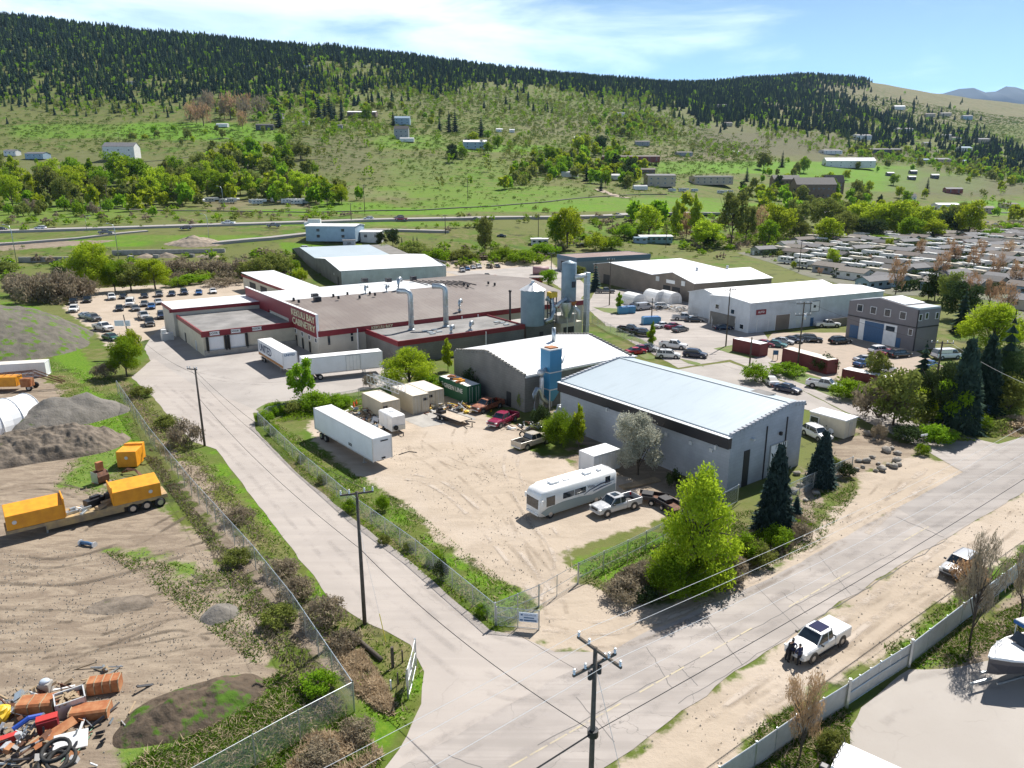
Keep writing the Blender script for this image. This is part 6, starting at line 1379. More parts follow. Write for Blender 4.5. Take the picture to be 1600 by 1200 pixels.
fence('chain_link_fence','chain link fence running from the corner post to the bottom edge',[(554,1112),(470,1158),(400,1198),(290,1262)],2.3)
fence('chain_link_fence','chain link fence along the gravel yard beside the side road',[(404,664),(470,728),(560,806),(650,872),(774,977)],1.9)
fence('chain_link_fence','low chain link fence behind the long semi trailer',[(404,664),(420,652),(500,634),(590,618),(650,608),(700,600)],1.6)
fence('chain_link_fence','chain link fence with silver rails left of the yard gate',[(774,977),(842,948)],2.0,2.6,rails=(1,.5,.04),post_r=.05)
t,seg = fence('gate_leaf','open chain link gate leaf carrying a small white and blue sign',[(776,978),(842,984)],1.7,1.8,rails=(1,.5,.04),cat='gate')
p,q = seg[-1]; o0 = Vector(t.location); mid = (p+q)/2; dvec = (q-p); a = math.atan2(dvec.y,dvec.x)
sg = thing('sign','white and blue sign hanging on the open gate leaf','sign',o0+mid+Vector((0,-.06,1.05)),a)
MB().box((0,0,0),(1.5,.04,.8)).build('board',mat('pale_blue_sign',(.55,.62,.72),.5),sg)
mb = MB();
for k in range(9): mb.tube([(-.35+k*.11,-.03,.17),(-.31+k*.11,-.03,.24+.03*(k % 3)),(-.27+k*.11,-.03,.16)],.012,4)
mb.box((0.05,-.03,-.02),(.8,.02,.09)).box((.15,-.03,-.25),(1.0,.02,.12)).box((-.55,-.03,-.25),(.25,.02,.12)).box((-.52,-.03,.22),(.16,.02,.14)).build('sign_marks',M['bluedk'],sg)
fence('sliding_gate','sliding bar gate across the yard entrance',[(842,948),(870,932),(903,912)],2.0,2.2,mesh=None,rails=(1,.5,.05),cat='gate',rail_r=.02)
fence('chain_link_fence','chain link fence with three silver rails right of the yard gate',[(903,912),(980,875),(1062,832)],2.0,3,rails=(1,.9,.3),post_r=.05)
fence('chain_link_fence','chain link fence running behind the lime green tree to the warehouse',[(1062,832),(1110,808),(1152,784)],2.0,3,rails=(1,.05))
fence('chain_link_fence','chain link fence in front of the blue spruces',[(1226,785),(1270,764),(1330,738)],2.0,3,rails=(1,.4))
fence('chain_link_fence','chain link fence beside the street behind the plant room',[(925,505),(975,530),(1040,560)],1.8,4)
fence('chain_link_fence','chain link yard fence with white slats by the tan workshop',[(975,478),(1040,484),(1108,498),(1112,512)],2.0,3,pm=M['tin'])
# log by the verge, framed sign on the corner
a,b_ = at(548,992),at(596,1034); o = MB().tube([a+Vector((0,0,.18)),b_+Vector((0,0,.2))],.17,9).build('log',M['wood'],None,True); tag(o,'weathered log lying below the verge pole','log')
P = [at(650,1042),at(644,1070),at(638,1092)]
t,seg = fence('framed_sign','galvanised sign frame on the road corner carrying a white board',None,2.3,1.8,mesh='chain',rails=(1,.55,.06),cat='sign frame',world=[P[0],P[1],P[2]],post_r=.05)
p,q = seg[-1][0],seg[-1][1]; d_ = q-p; a = math.atan2(d_.y,d_.x)
o = MB().box((0,0,0),(1.9,.05,1.1)).build('board',M['white']); o.parent = t; o.location = (p+q)/2*.9+Vector((-.08,0,1.5)); o.rotation_euler.z = a
for i,(px,py,h) in enumerate(((614,1043,1.7),(629,1035,1.0),(622,1070,1.0),(611,1078,.8))):
 o = MB().cyl((0,0,0),.06 if i else .12,h,7).build('post',M['wood'] if i != 3 else M['white']); o.location = at(px,py); tag(o,['thick wooden post beside the corner sign frame','thin dark stake nearest the side road verge','dark stake behind the sign board','short white stake by the dry reeds'][i],'post')
# white slatted fence and double gate
M['slat'] = mat('pale_vinyl_slats',(.50,.485,.45),.6,var=.12,vs=2)
def slatfence(label,pts,h,gate=False,step=2.6):
 P = [at(a,b_) for a,b_ in pts]; o0 = P[0].copy(); t = thing('slat_gate' if gate else 'slat_fence',label,'gate' if gate else 'fence',o0)
 for i in range(len(P)-1):
  a,b_ = P[i]-o0,P[i+1]-o0; L = (b_-a).length; k = max(1,round(L/step)); an = math.atan2((b_-a).y,(b_-a).x)
  for j in range(k):
   p,q = a.lerp(b_,j/k),a.lerp(b_,(j+1)/k); c = (p+q)/2; l = (q-p).length
   mb = MB(); ns = int(l/.115); u = (q-p).normalized()
   for s_ in range(ns): pp = p+u*(l*(s_+.5)/ns); mb.box((pp.x,pp.y,h/2+.03),(.098,.03,h-.08),an)
   mb.build('slat_panel',M['slat'],t)
   MB().cyl(p,.045,h+.08,7).build('post',M['galv'],t)
   nn = Vector((u.y,-u.x,0))*.05; mb = MB().tube([p+nn+Vector((0,0,h)),q+nn+Vector((0,0,h))],.03,5).tube([p+nn+Vector((0,0,.1)),q+nn+Vector((0,0,.1))],.02,5)
   if gate: mb.tube([p+nn*1.2+Vector((0,0,h*.55)),q+nn*1.2+Vector((0,0,h*.55))],.035,5)
   mb.build('rail',M['galv'],t)
  MB().cyl(b_,.06,h+.1,7).build('post',M['galv'],t)
 return t
slatfence('pale slatted fence at the bottom right running to the gate',[(1120,1240),(1178,1200),(1240,1156),(1321,1104)],1.85)
slatfence('pale slatted double gate of the boat yard',[(1321,1104),(1371,1070),(1418,1040)],1.85,True,1.45)
slatfence('pale slatted fence from the gate to the right edge',[(1418,1040),(1500,975),(1560,928),(1600,897),(1700,820)],1.85)
for px,py in ((1321,1104),(1418,1040)): o = MB().box((0,0,1.15),(.16,.16,2.3)).build('gate_post',M['galv']); o.location = at(px,py)+Vector((0,-.15,0)); tag(o,'taller square post at the %s end of the slatted gate' % ('left' if px < 1400 else 'right'),'gate post')
# mounds
def mound(name,label,px,py,rx,ry,h,rz,m,rough=.25,n=70,sd=0,cat='dirt pile',ridge=0,z=None,pw=1.3):
 c = at(px,py) if z is None else z; vs,fs = [],[]
 for i in range(n+1):
  for j in range(n+1):
   u,v = i/n*2-1,j/n*2-1; r_ = math.hypot(u,v)
   an = math.atan2(v,u); edge = .82+.14*mnoise.noise(Vector((math.cos(an)*1.6,math.sin(an)*1.6,sd)))
   ru = max(abs(u)-ridge,0)/(1-ridge) if ridge else abs(u); rr = math.hypot(ru,v)/edge
   zz = h*max(0,1-rr)**(1/pw) if rr < 1 else 0
   if zz > 0: zz = zz*(1+.25*mnoise.noise(Vector((u*2.5,v*2.5,sd+3))))+min(zz,1)*rough*(mnoise.noise(Vector((u*rx*.8,v*ry*.8,sd)))+.5*mnoise.noise(Vector((u*rx*2.2,v*ry*2.2,sd))))
   vs.append((u*rx,v*ry,zz-.06))
 W_ = n+1; fs = [(i*W_+j,(i+1)*W_+j,(i+1)*W_+j+1,i*W_+j+1) for i in range(n) for j in range(n)]
 o = MB().add(vs,fs).build(name,m,None,True); o.location = c; o.rotation_euler.z = rz; tag(o,label,cat); return o
def soilmat(nm,c1,c2,gr=None,gthr=.5):
 m = mat(nm,c1,.95,col2=c2,vs=.7,bump=.9,bs=3.5,spec=.15)
 if gr:
  t = m.node_tree; b = t.nodes['Principled BSDF']; ge = N(t,'ShaderNodeNewGeometry'); old = b.inputs['Base Color'].links[0].from_socket
  t.links.new(mixc(mrange(noi(.45,6,.65,0,ge.outputs['Position'],t),gthr-.04,gthr+.04,t=t),old,gr,t),b.inputs['Base Color'])
 return m
M['soil_dk'] = soilmat('dark_spoil',(.21,.175,.14),(.12,.10,.08),(.07,.11,.02),.66)
M['soil_mix'] = soilmat('weedy_soil',(.12,.09,.065),(.075,.06,.045),(.06,.12,.015),.56)
M['gravel'] = soilmat('grey_gravel',(.20,.185,.165),(.14,.13,.115),(.08,.12,.03),.66)
M['bank'] = soilmat('green_grey_bank',(.15,.138,.115),(.10,.092,.078),(.085,.16,.015),.57)
mound('embankment','big grey and green embankment at the left edge',-44,542,29,27,12.5,R(-35),M['bank'],.3,100,3,'embankment',.0,pw=1.15)
mound('gravel_heap','grey gravel ridge right of the white tent',108,655,9.5,5.2,3.4,R(48),M['gravel'],.15,80,7,ridge=.3)
mound('soil_heap','dark lumpy soil heap in front of the white tent',75,706,10.5,5.2,3.5,R(28),M['soil_dk'],.55,120,11,ridge=.35)
mound('gravel_heap','small grey rubble mound near the chain link fence',343,960,1.9,1.9,.9,0,M['gravel'],.25,50,5)
mound('soil_heap','brown weedy mound in front of the junk pile',300,1108,5.6,3.0,1.35,R(35),M['soil_mix'],.35,90,15,ridge=.2)
mound('soil_heap','low brown hump in the middle of the dirt lot',190,945,3.6,1.9,.35,R(12),M['soil_dk'],.3,50,17)
g_ = gp(290,389); mound('gravel_heap','large beige gravel heap beside the highway',0,0,20,9,5.6,0,M['sand'],.3,80,21,z=g_+Vector((0,10,-.5)))
for i,(px,a,b2,h) in enumerate(((228,5,3,1.6),(262,6,3,2.0),(325,7,3,1.7))): g_ = gp(px,401); mound('gravel_heap','small gravel heap in front of the block wall, %s' % ['left','middle','right'][i],0,0,a,b2,h,0,M['sand'],.2,30,30+i,z=g_+Vector((0,0,-.3)))
for i,(px,py) in enumerate(((797,414),(810,413))): mound('gravel_heap','%s pale heap at the edge of the upper lot' % ('left','right')[i],px,py,4,2.5,1.9,.4,M['sand'],.2,30,41+i)
def blockwall(label,a,b_,h,th=1.0):
 A,B = gp(*a),gp(*b_); d_ = B-A; L = Vector((d_.x,d_.y,0)).length; rz = math.atan2(d_.y,d_.x); t = thing('block_wall',label,'wall',(A.x,A.y,min(A.z,B.z)-.3),rz)
 mb = MB(); nx = max(1,int(L/1.6)); nz = max(1,int(h/.8))
 for k in range(nz):
  for i in range(nx): mb.box((L*(i+.5)/nx,(mnoise.noise(Vector((i*3.1,k,1))))*.12,.8*k+.4),(L/nx-.05,th,.76))
 mb.build('blocks',M['conc'],t); return t
blockwall('stacked concrete block wall in front of the gravel heap',(176,399),(352,394),3.0); blockwall('stacked concrete block wall left of the big round willow',(30,410),(120,408),2.8); blockwall('short block divider below the gravel heap',(201,402),(208,405),2.0); blockwall('middle block divider below the gravel heap',(240,402),(249,403),2.0); blockwall('right block divider below the gravel heap',(295,401),(304,402),2.0)
AUTO0 = []
# boulders on the corner planting
def boulder(sd,r):
 mb = MB().ball((0,0,r*.45),r,9,7,0,.55,(1,.8,.62),sd); return mb
bl = [(1354,722,.7),(1385,706,.9),(1402,710,.6),(1400,722,.8),(1396,731,.7),(1388,728,.5),(1377,735,.75),(1362,716,.5),(1372,726,.4),(1338,735,.5),(1330,739,.45),(1348,731,.4),(1341,722,.5),(1393,702,.5),(1368,737,.4),(1404,728,.55),(1355,680,.8),(1365,688,.4),(1240,770,.7),(1250,760,.5),(1232,781,.6),(1262,757,.45),(1245,742,.6),(1258,783,.4),(1275,772,.5)]
for i,(px,py,r) in enumerate(bl):
 o = boulder(i*1.7,r*.8).build('boulder',M['rock'],None,True); o.location = at(px,py); o.rotation_euler.z = i*1.3
 AUTO0.append((o,'%s boulder' % ('large pale' if r >= .7 else 'small pale'),'in the corner rock garden' if i < 18 else 'among the blue spruces',px)); tag(o,'x','boulder','boulders of the corner rock garden' if i < 18 else 'boulders among the spruces')
# loose things in the yard
def tyre(px,py,z=0,r=.42,tilt=0,label='',rz=0):
 prof = [(r-.16,-.12),(r-.03,-.13),(r,-.07),(r,.07),(r-.03,.13),(r-.16,.12),(r-.2,0),(r-.16,-.12)]
 o = MB().lathe(prof,n=18).build('tyre',M['black'],None,True); o.location = at(px,py,0)+Vector((0,0,z+.14+(r if tilt else 0)*.8)); o.rotation_euler = (tilt,0,rz); tag(o,label,'tyre'); return o
tyre(816,684,0,.45,R(70),'black tyre standing near the tan pickup'); tyre(742,1180) if 0 else None
o = MB().box((0,0,.15),(5.2,1.1,.2)).build('plank_stack',M['timber']); o.location = at(1000,757); o.rotation_euler.z = R(28); tag(o,'pale boards lying in the shade beside the warehouse','boards')
o = MB().tube([(0,0,.06),(1.6,.3,.06),(2.3,-.6,.06)],.05,5).build('steel_bar',M['blackmetal']); o.location = at(623,711); o.rotation_euler.z = R(35); tag(o,'bent black bar lying on the gravel right of the semi trailer','bar')
for i,(px,py) in enumerate(((553,636),(557,633),(606,664))):
 t = thing('traffic_cone',['orange cone by the white boards, left','orange cone by the white boards, right','orange cone beside the small cargo trailer'][i],'traffic cone',at(px,py)); MB().lathe([(.22,0),(.05,.9),(0,.92)],n=10).build('cone',mat('cone_orange',(.8,.12,.02),.5),t,True); MB().box((0,0,.03),(.55,.55,.06)).build('base',M['black'],t)
random.seed(31)
def clutter(label,cx,cy,w_,d_,n,mats_,smax=1.2,name='scrap_heap',cat='scrap',h=.8,rz=0):
 mb = MB()
 for k in range(n):
  x,y = random.gauss(0,w_/2.6),random.gauss(0,d_/2.6); s = random.uniform(.2,smax); Mx = Matrix.Rotation(random.uniform(0,3.1),3,'Z') @ Matrix.Rotation(random.gauss(0,.35),3,'X') @ Matrix.Rotation(random.gauss(0,.35),3,'Y')
  zz = random.random()*h*max(.1,1-(abs(x)/w_+abs(y)/d_))
  ty = random.random()
  if ty < .45: mb.box((x,y,zz+.1),(s*1.6,random.uniform(.06,.2),.07),0,random.randrange(len(mats_)),Mx)
  elif ty < .8: mb.box((x,y,zz+.15),(s*.7,s*.5,random.uniform(.1,.4)),0,random.randrange(len(mats_)),Mx)
  else: v = Mx @ Vector((s*.8,0,0)); mb.tube([Vector((x,y,zz+.1))-v,Vector((x,y,zz+.25))+v],random.uniform(.03,.12),6,random.randrange(len(mats_)))
 o = mb.build(name,mats_); o.location = at(cx,cy); o.rotation_euler.z = rz; tag(o,label,cat,None,'stuff'); return o
clutter('row of dark machinery and hoses beside the left cream container',578,650,7,2.2,60,[M['blackmetal'],M['rustdk'],M['galv'],M['timber']],1.1,h=1.2,rz=R(-50))
clutter('yellow and black tools strewn before the cream containers',690,640,7,2.5,60,[M['blackmetal'],M['yellow'],M['galv'],M['rust'],M['white']],.9,h=1.0)
clutter('oily machine parts between the green container and the old pickup',722,640,5,2.5,50,[M['blackmetal'],M['yellow'],M['galv'],M['rustdk']],1.0,h=1.3)
clutter('timber and boards lying behind the long semi trailer',575,662,6,2,26,[M['timber'],M['white'],M['galv']],1.8,h=.4,rz=R(-50))
clutter('scrap tucked along the block wall behind the maroon pickup',822,668,6,2,40,[M['galv'],M['rustdk'],M['white'],M['blackmetal']],.9,h=.9)
# junk pile bottom left
JM = [M['rust'],M['timber'],M['galv'],M['blackmetal'],M['tin'],M['rustdk'],M['rustdk'],M['timber'],M['conc'],M['blackmetal']]
clutter('tangled junk pile of boards, pipes and sheet metal at the bottom left',20,1172,7.0,4.2,190,JM,1.1,'junk_pile','junk pile',1.0,R(20))
clutter('strewn planks and rods along the upper edge of the junk pile',10,1110,7,1.8,60,[M['timber'],M['galv'],M['rustdk'],M['tin']],1.4,'junk_pile','junk pile',.5,R(40))
def skip(label,px,py,rz,L=1.9,W_=1.2,h=1.0,ribs=5,tilt=0):
 t = thing('rusty_skip',label,'skip',at(px,py),rz,None); t.rotation_euler = (tilt,0,rz)
 secs = []
 for x in (-L/2,L/2): secs.append([(x,-W_*.35,0),(x,W_*.35,0),(x,W_/2,h*.1),(x,W_/2,h*.85),(x,W_*.4,h),(x,-W_*.4,h*1.02),(x,-W_/2,h*.85),(x,-W_/2,h*.1)])
 MB().loft(secs).build('body',M['rust'],t)
 for k in range(ribs):
  x = -L/2+L*k/(ribs-1); MB().tube([(x,-W_/2-.02,.2),(x,-W_/2-.02,h*.85),(x,-W_*.4,h*1.03),(x,W_*.4,h*1.02),(x,W_/2,h*.85)],.04,5).build('rib',M['timber'],t)
 return t
skip('ribbed rusty steel skip standing apart from the junk pile',165,1078,R(14),2.0,1.1,.95)
skip('open rusty steel trough between the white tub and the dirt',143,1118,R(12),2.3,1.2,.7,2)
skip('striped rusty steel sheet box left of the white tub',62,1108,R(8),2.3,1.3,.8,4)
t = thing('tub','dirty white tub full of brown debris','tub',at(112,1108),R(35)); mb = MB()
for a,b2,c_,d_ in ((0,-.7,1.7,.08),(0,.7,1.7,.08),(-.85,0,.08,1.48),(.85,0,.08,1.48)): mb.box((a,b2,.55),(c_,d_,1.1))
mb.build('walls',M['tin'],t); MB().box((0,0,.45),(1.6,1.35,.7)).build('fill',M['rustdk'],t)
mb = MB(); [mb.box((random.uniform(-.7,.7),random.uniform(-.55,.55),.85+random.random()*.2),(.5,.15,.12),random.uniform(0,3)) for _ in range(18)]; mb.build('debris',M['timber'],t)['kind'] = 'stuff'
def single(nm,label,cat,px,py,dims,m,rz=0,tilt=(0,0),z=0,bev=.03):
 o = MB().box((0,0,dims[2]/2),dims).build(nm,m,None,False,bev); o.location = at(px,py)+Vector((0,0,z)); o.rotation_euler = (tilt[0],tilt[1],rz); tag(o,label,cat); return o
redm = mat('bright_red_plastic',(.45,.03,.025),.6)
o = thing('red_box','red topped crimson box in the junk pile','box',at(77,1143),R(28)); MB().box((0,0,.5),(1.15,.8,1.0)).build('box',M['red'],o,bevel=.03); MB().box((0,0,1.06),(1.2,.6,.12)).build('lid',redm,o,bevel=.02)
single('framed_board','white framed panel leaning on the junk pile','panel',112,1166,(1.9,1.15,.12),M['white'],R(22),(R(28),0),.35)
MBx = MB().box((0,0,.02),(2.5,.7,.06)).build('rusty_sheet',M['rust']); MBx.location = at(88,1160)+Vector((0,0,.7)); MBx.rotation_euler = (R(15),R(-8),R(52)); tag(MBx,'orange rusty sheet lying across the junk pile','metal sheet')
o = MB().tube([(-.9,0,.2),(0,.1,.5),(.8,.1,.3)],.17,7).build('blue_tarp_roll',mat('bright_blue_plastic',(.02,.07,.36),.6)); o.location = at(50,1146)+Vector((0,0,.6)); o.rotation_euler.z = R(40); tag(o,'bright blue crumpled roll in the junk pile','roll')
o = MB().ball((0,0,.5),.6,12,8,0,.3).build('yellow_drum',M['yellow']); o.location = at(4,1125); tag(o,'rounded yellow tank at the left edge of the junk pile','tank')
single('red_part','bright red machine part at the left edge of the junk pile','machine part',6,1172,(1.6,.45,.4),redm,R(45),(0,.1),.5)
t = thing('water_tank','small grey tank with domed top beside the junk pile','tank',at(73,1081)); MB().box((0,0,.4),(.75,.7,.8)).build('tank',M['conc'],t,bevel=.08); MB().ball((0,0,.85),.34,12,7,sc=(1,.9,.5)).build('dome',mat('pale_blue_lid',(.45,.52,.60),.4),t,True)
single('white_board','narrow white board beside the dirty tub','board',97,1076,(1.6,.2,.07),M['white'],R(20))
for i,(px,py,z) in enumerate(((92,1196,.3),(100,1206,.1),(86,1210,0))): tyre(px,py,z,.85,R(12),['large black tyre on top of the tyre stack','large black tyre at the right of the tyre stack','large black tyre at the bottom of the tyre stack'][i])
P = [at(a,b2) for a,b2 in ((96,1192),(112,1178),(128,1164),(143,1142),(147,1134))]
o = MB().tube([p+Vector((0,0,.08+.15*math.sin(i))) for i,p in enumerate(P)],.035,5).tube([p+Vector((.2,-.2,.1)) for p in P[:4]],.035,5).build('green_hose',mat('faded_green_hose',(.16,.30,.20),.6)); tag(o,'faded green hose trailing from the junk pile','hose')
# small street things on the right
for i,(px,py,w_,h,c,lb) in enumerate(((1530,658,2.6,1.5,'bluedk','dark blue board on posts right of the roadside trees'),(1211,563,1.0,.9,'bluedk','small blue sign by the burgundy container'))):
 t = thing('sign',lb,'sign',at(px,py),R(-10)); MB().box((0,0,h/2+1.1),(w_,.08,h)).build('board',M[c],t)
 for s in (-1,1): MB().box((s*w_*.42,.05,.9),(.1,.1,1.8)).build('post',M['wood'],t)
t = thing('stop_sign','small street sign seen edge on at the street corner','sign',at(1440,706),R(0)); MB().cyl((0,0,0),.05,2.4,6).build('post',M['wood'],t); MB().box((0,0,2.3),(1.1,.06,.25),R(20)).build('plate',M['tin'],t)
for i,(px,py,c) in enumerate(((973,490,'blue'),(984,489,'blue'),(1017,506,'blue'))):
 t = thing('blue_bin',['left blue waste bin by the young tree','right blue waste bin by the young tree','blue tarpaulin covered load on the paved lot'][i],'bin',at(px,py),.2); MB().box((0,0,.9),(2.6 if i < 2 else 4.5,1.8,1.7)).build('bin',M[c],t,bevel=.1); MB().box((0,0,1.8),(2.7 if i < 2 else 4,1.9,.1)).build('lid',PAINT['blue'],t)
# white storage tents by the tan workshop
for i,(px,py,L,W_,lb) in enumerate(((990,475,6,5,'left'),(1023,470,6,4.6,'middle'),(1045,472,6,4.6,'right'))):
 t = thing('white_tent','rounded white shelter in front of the tan workshop, %s of three' % lb,'tent',at(px,py),R(26)+R(90)); mb = MB()
 mb.loft([[(x,W_/2*math.cos(a),3.2*math.sin(a)**.7) for a in [math.pi*k/10 for k in range(11)]] for x in (-L/2,L/2)]).build('cover',M['white'],t); MB().box((-L/2-.03,0,1.1),(.05,W_*.5,2.0)).build('door',M['tin'],t)
clutter('white goods and pallets stacked behind the chain link yard fence',1065,486,16,4,110,[M['white'],M['timber'],M['tin'],M['blackmetal']],1.5,h=1.2,rz=R(-20))
t = thing('round_tank','pinkish round tank lying on the upper lot','tank',at(845,429),0); MB().cyl((-3,0,1.5),1.5,6,16,ax='x').build('shell',mat('pinkish_tank',(.35,.2,.2),.6),t,True); MB().box((0,0,.2),(4,1.6,.4)).build('saddle',M['blackmetal'],t)
t = thing('skip_bin','dark red open skip on the upper lot','skip',at(838,441),0); MB().loft([[(-2,-1,0),(2,-1,0),(2,1,0),(-2,1,0)],[(-2.5,-1.2,1.6),(2.5,-1.2,1.6),(2.5,1.2,1.6),(-2.5,1.2,1.6)]]).build('bin',M['red'],t); MB().box((0,0,1.62),(4.9,2.2,.04)).build('opening',M['dark'],t)
# ---- people at the pickup bonnet
def person(label,p,rz,arms,bend=0.0,top='navy',bottom='dark',rotx=0):
 t = thing('person',label,'person',p,rz)
 V = {}; E_ = []
 def v(k,co,r): V[k] = (Vector(co),r)
 b = bend
 v('pel',(0,0,.95),.15); v('w',(b*.15,0,1.12),.135); v('ch',(b*.4,0,1.34),.155); v('nk',(b*.55,0,1.50),.065); v('hd',(b*.68,0,1.60),.085); v('ht',(b*.74,0,1.70),.09)
 for s,k in ((1,'l'),(-1,'r')):
  v('h'+k,(0,s*.10,.90),.10); v('k'+k,(.03,s*.12,.50),.07); v('a'+k,(-.03,s*.13,.09),.05); v('t'+k,(.15,s*.15,.045),.045)
  v('s'+k,(b*.42,s*.19,1.42),.07); e,hnd = arms[0 if s == 1 else 1]
  v('e'+k,e,.05); v('d'+k,hnd,.036);
  E_.extend([('pel','h'+k),('h'+k,'k'+k),('k'+k,'a'+k),('a'+k,'t'+k),('ch','s'+k),('s'+k,'e'+k),('e'+k,'d'+k)])
  d = (Vector(hnd)-Vector(e)).normalized(); q = Vector(hnd)+d*.06; v('p'+k,q,.03); E_.append(('d'+k,'p'+k)); sd_ = d.cross(Vector((0,0,1))).normalized()
  for f in range(4): v('f%d%s' % (f,k),q+d*(.07-.012*abs(f-1.2))+sd_*(f-1.5)*.024,.009); E_.append(('p'+k,'f%d%s' % (f,k)))
  v('th'+k,Vector(hnd)+d*.05+sd_*.055*s,.011); E_.append(('d'+k,'th'+k))
 E_ += [('pel','w'),('w','ch'),('ch','nk'),('nk','hd'),('hd','ht')]
 ks = list(V); me = bpy.data.meshes.new('body'); me.from_pydata([V[k][0] for k in ks],[(ks.index(a),ks.index(c)) for a,c in E_],[])
 o = bpy.data.objects.new('body',me); COL.objects.link(o); mod = o.modifiers.new('skin','SKIN'); mod.use_smooth_shade = True
 for i,k in enumerate(ks): me.skin_vertices[0].data[i].radius = (V[k][1],V[k][1]*(.75 if k in ('pel','w','ch') else 1)); me.skin_vertices[0].data[i].use_root = (k == 'pel')
 sb = o.modifiers.new('sub','SUBSURF'); sb.levels = 1; sb.render_levels = 1
 dg = bpy.context.evaluated_depsgraph_get(); m2 = bpy.data.meshes.new_from_object(o.evaluated_get(dg)); bpy.data.objects.remove(o)
 skin = M.setdefault('skin',mat('skin',(.45,.26,.18),.6)); m2.materials.clear()
 for mm in (skin,PAINT[top] if top in PAINT else M[top],M[bottom],M['black']): m2.materials.append(mm)
 for pl in m2.polygons:
  c = pl.center; z = c.z; i = 1
  if z < .10: i = 3
  elif z < .98 and abs(c.y) < .2 and c.x < .25: i = 2
  elif z > 1.50: i = 0
  else:
   for k in 'lr':
    if (c-V['p'+k][0]).length < .13: i = 0
  pl.material_index = i
 o = bpy.data.objects.new('body',m2); COL.objects.link(o); o.parent = t
 hx = b*.74; MB().ball((hx-.02,0,1.69),.105,10,8,sc=(1,.9,1.0)).build('hair',M['dark'],t,True)
 MB().box((hx+.095,0,1.655),(.03,.025,.04)).box((hx+.086,.03,1.68),(.012,.02,.012),m=1).box((hx+.086,-.03,1.68),(.012,.02,.012),m=1).box((hx+.084,0,1.615),(.012,.045,.01),m=1).build('face',[skin,M['dark']],t)
 return t
M['cloth_dk'] = mat('dark_cloth',(.015,.016,.022),.9); M['cloth_navy'] = mat('navy_cloth',(.02,.03,.09),.9)
person('person in dark clothes leaning over the front corner of the white pickup, farthest left',at(1229,1034),R(20),(((.45,.28,1.15),(.62,.22,1.02)),((.42,-.26,1.15),(.60,-.18,1.0))),.55,'cloth_dk','cloth_dk')
person('person in navy jacket bending beside the leftmost person at the pickup grille',at(1236,1033),R(65),(((.4,.3,1.12),(.55,.2,.98)),((.35,-.3,1.1),(.52,-.22,.98))),.4,'cloth_navy','cloth_dk')
person('person in navy top and black trousers standing upright at the headlight',at(1248,1040),R(110),(((.12,.30,1.12),(.28,.22,.98)),((.02,-.28,1.12),(.1,-.26,.88))),.12,'cloth_navy','cloth_dk')
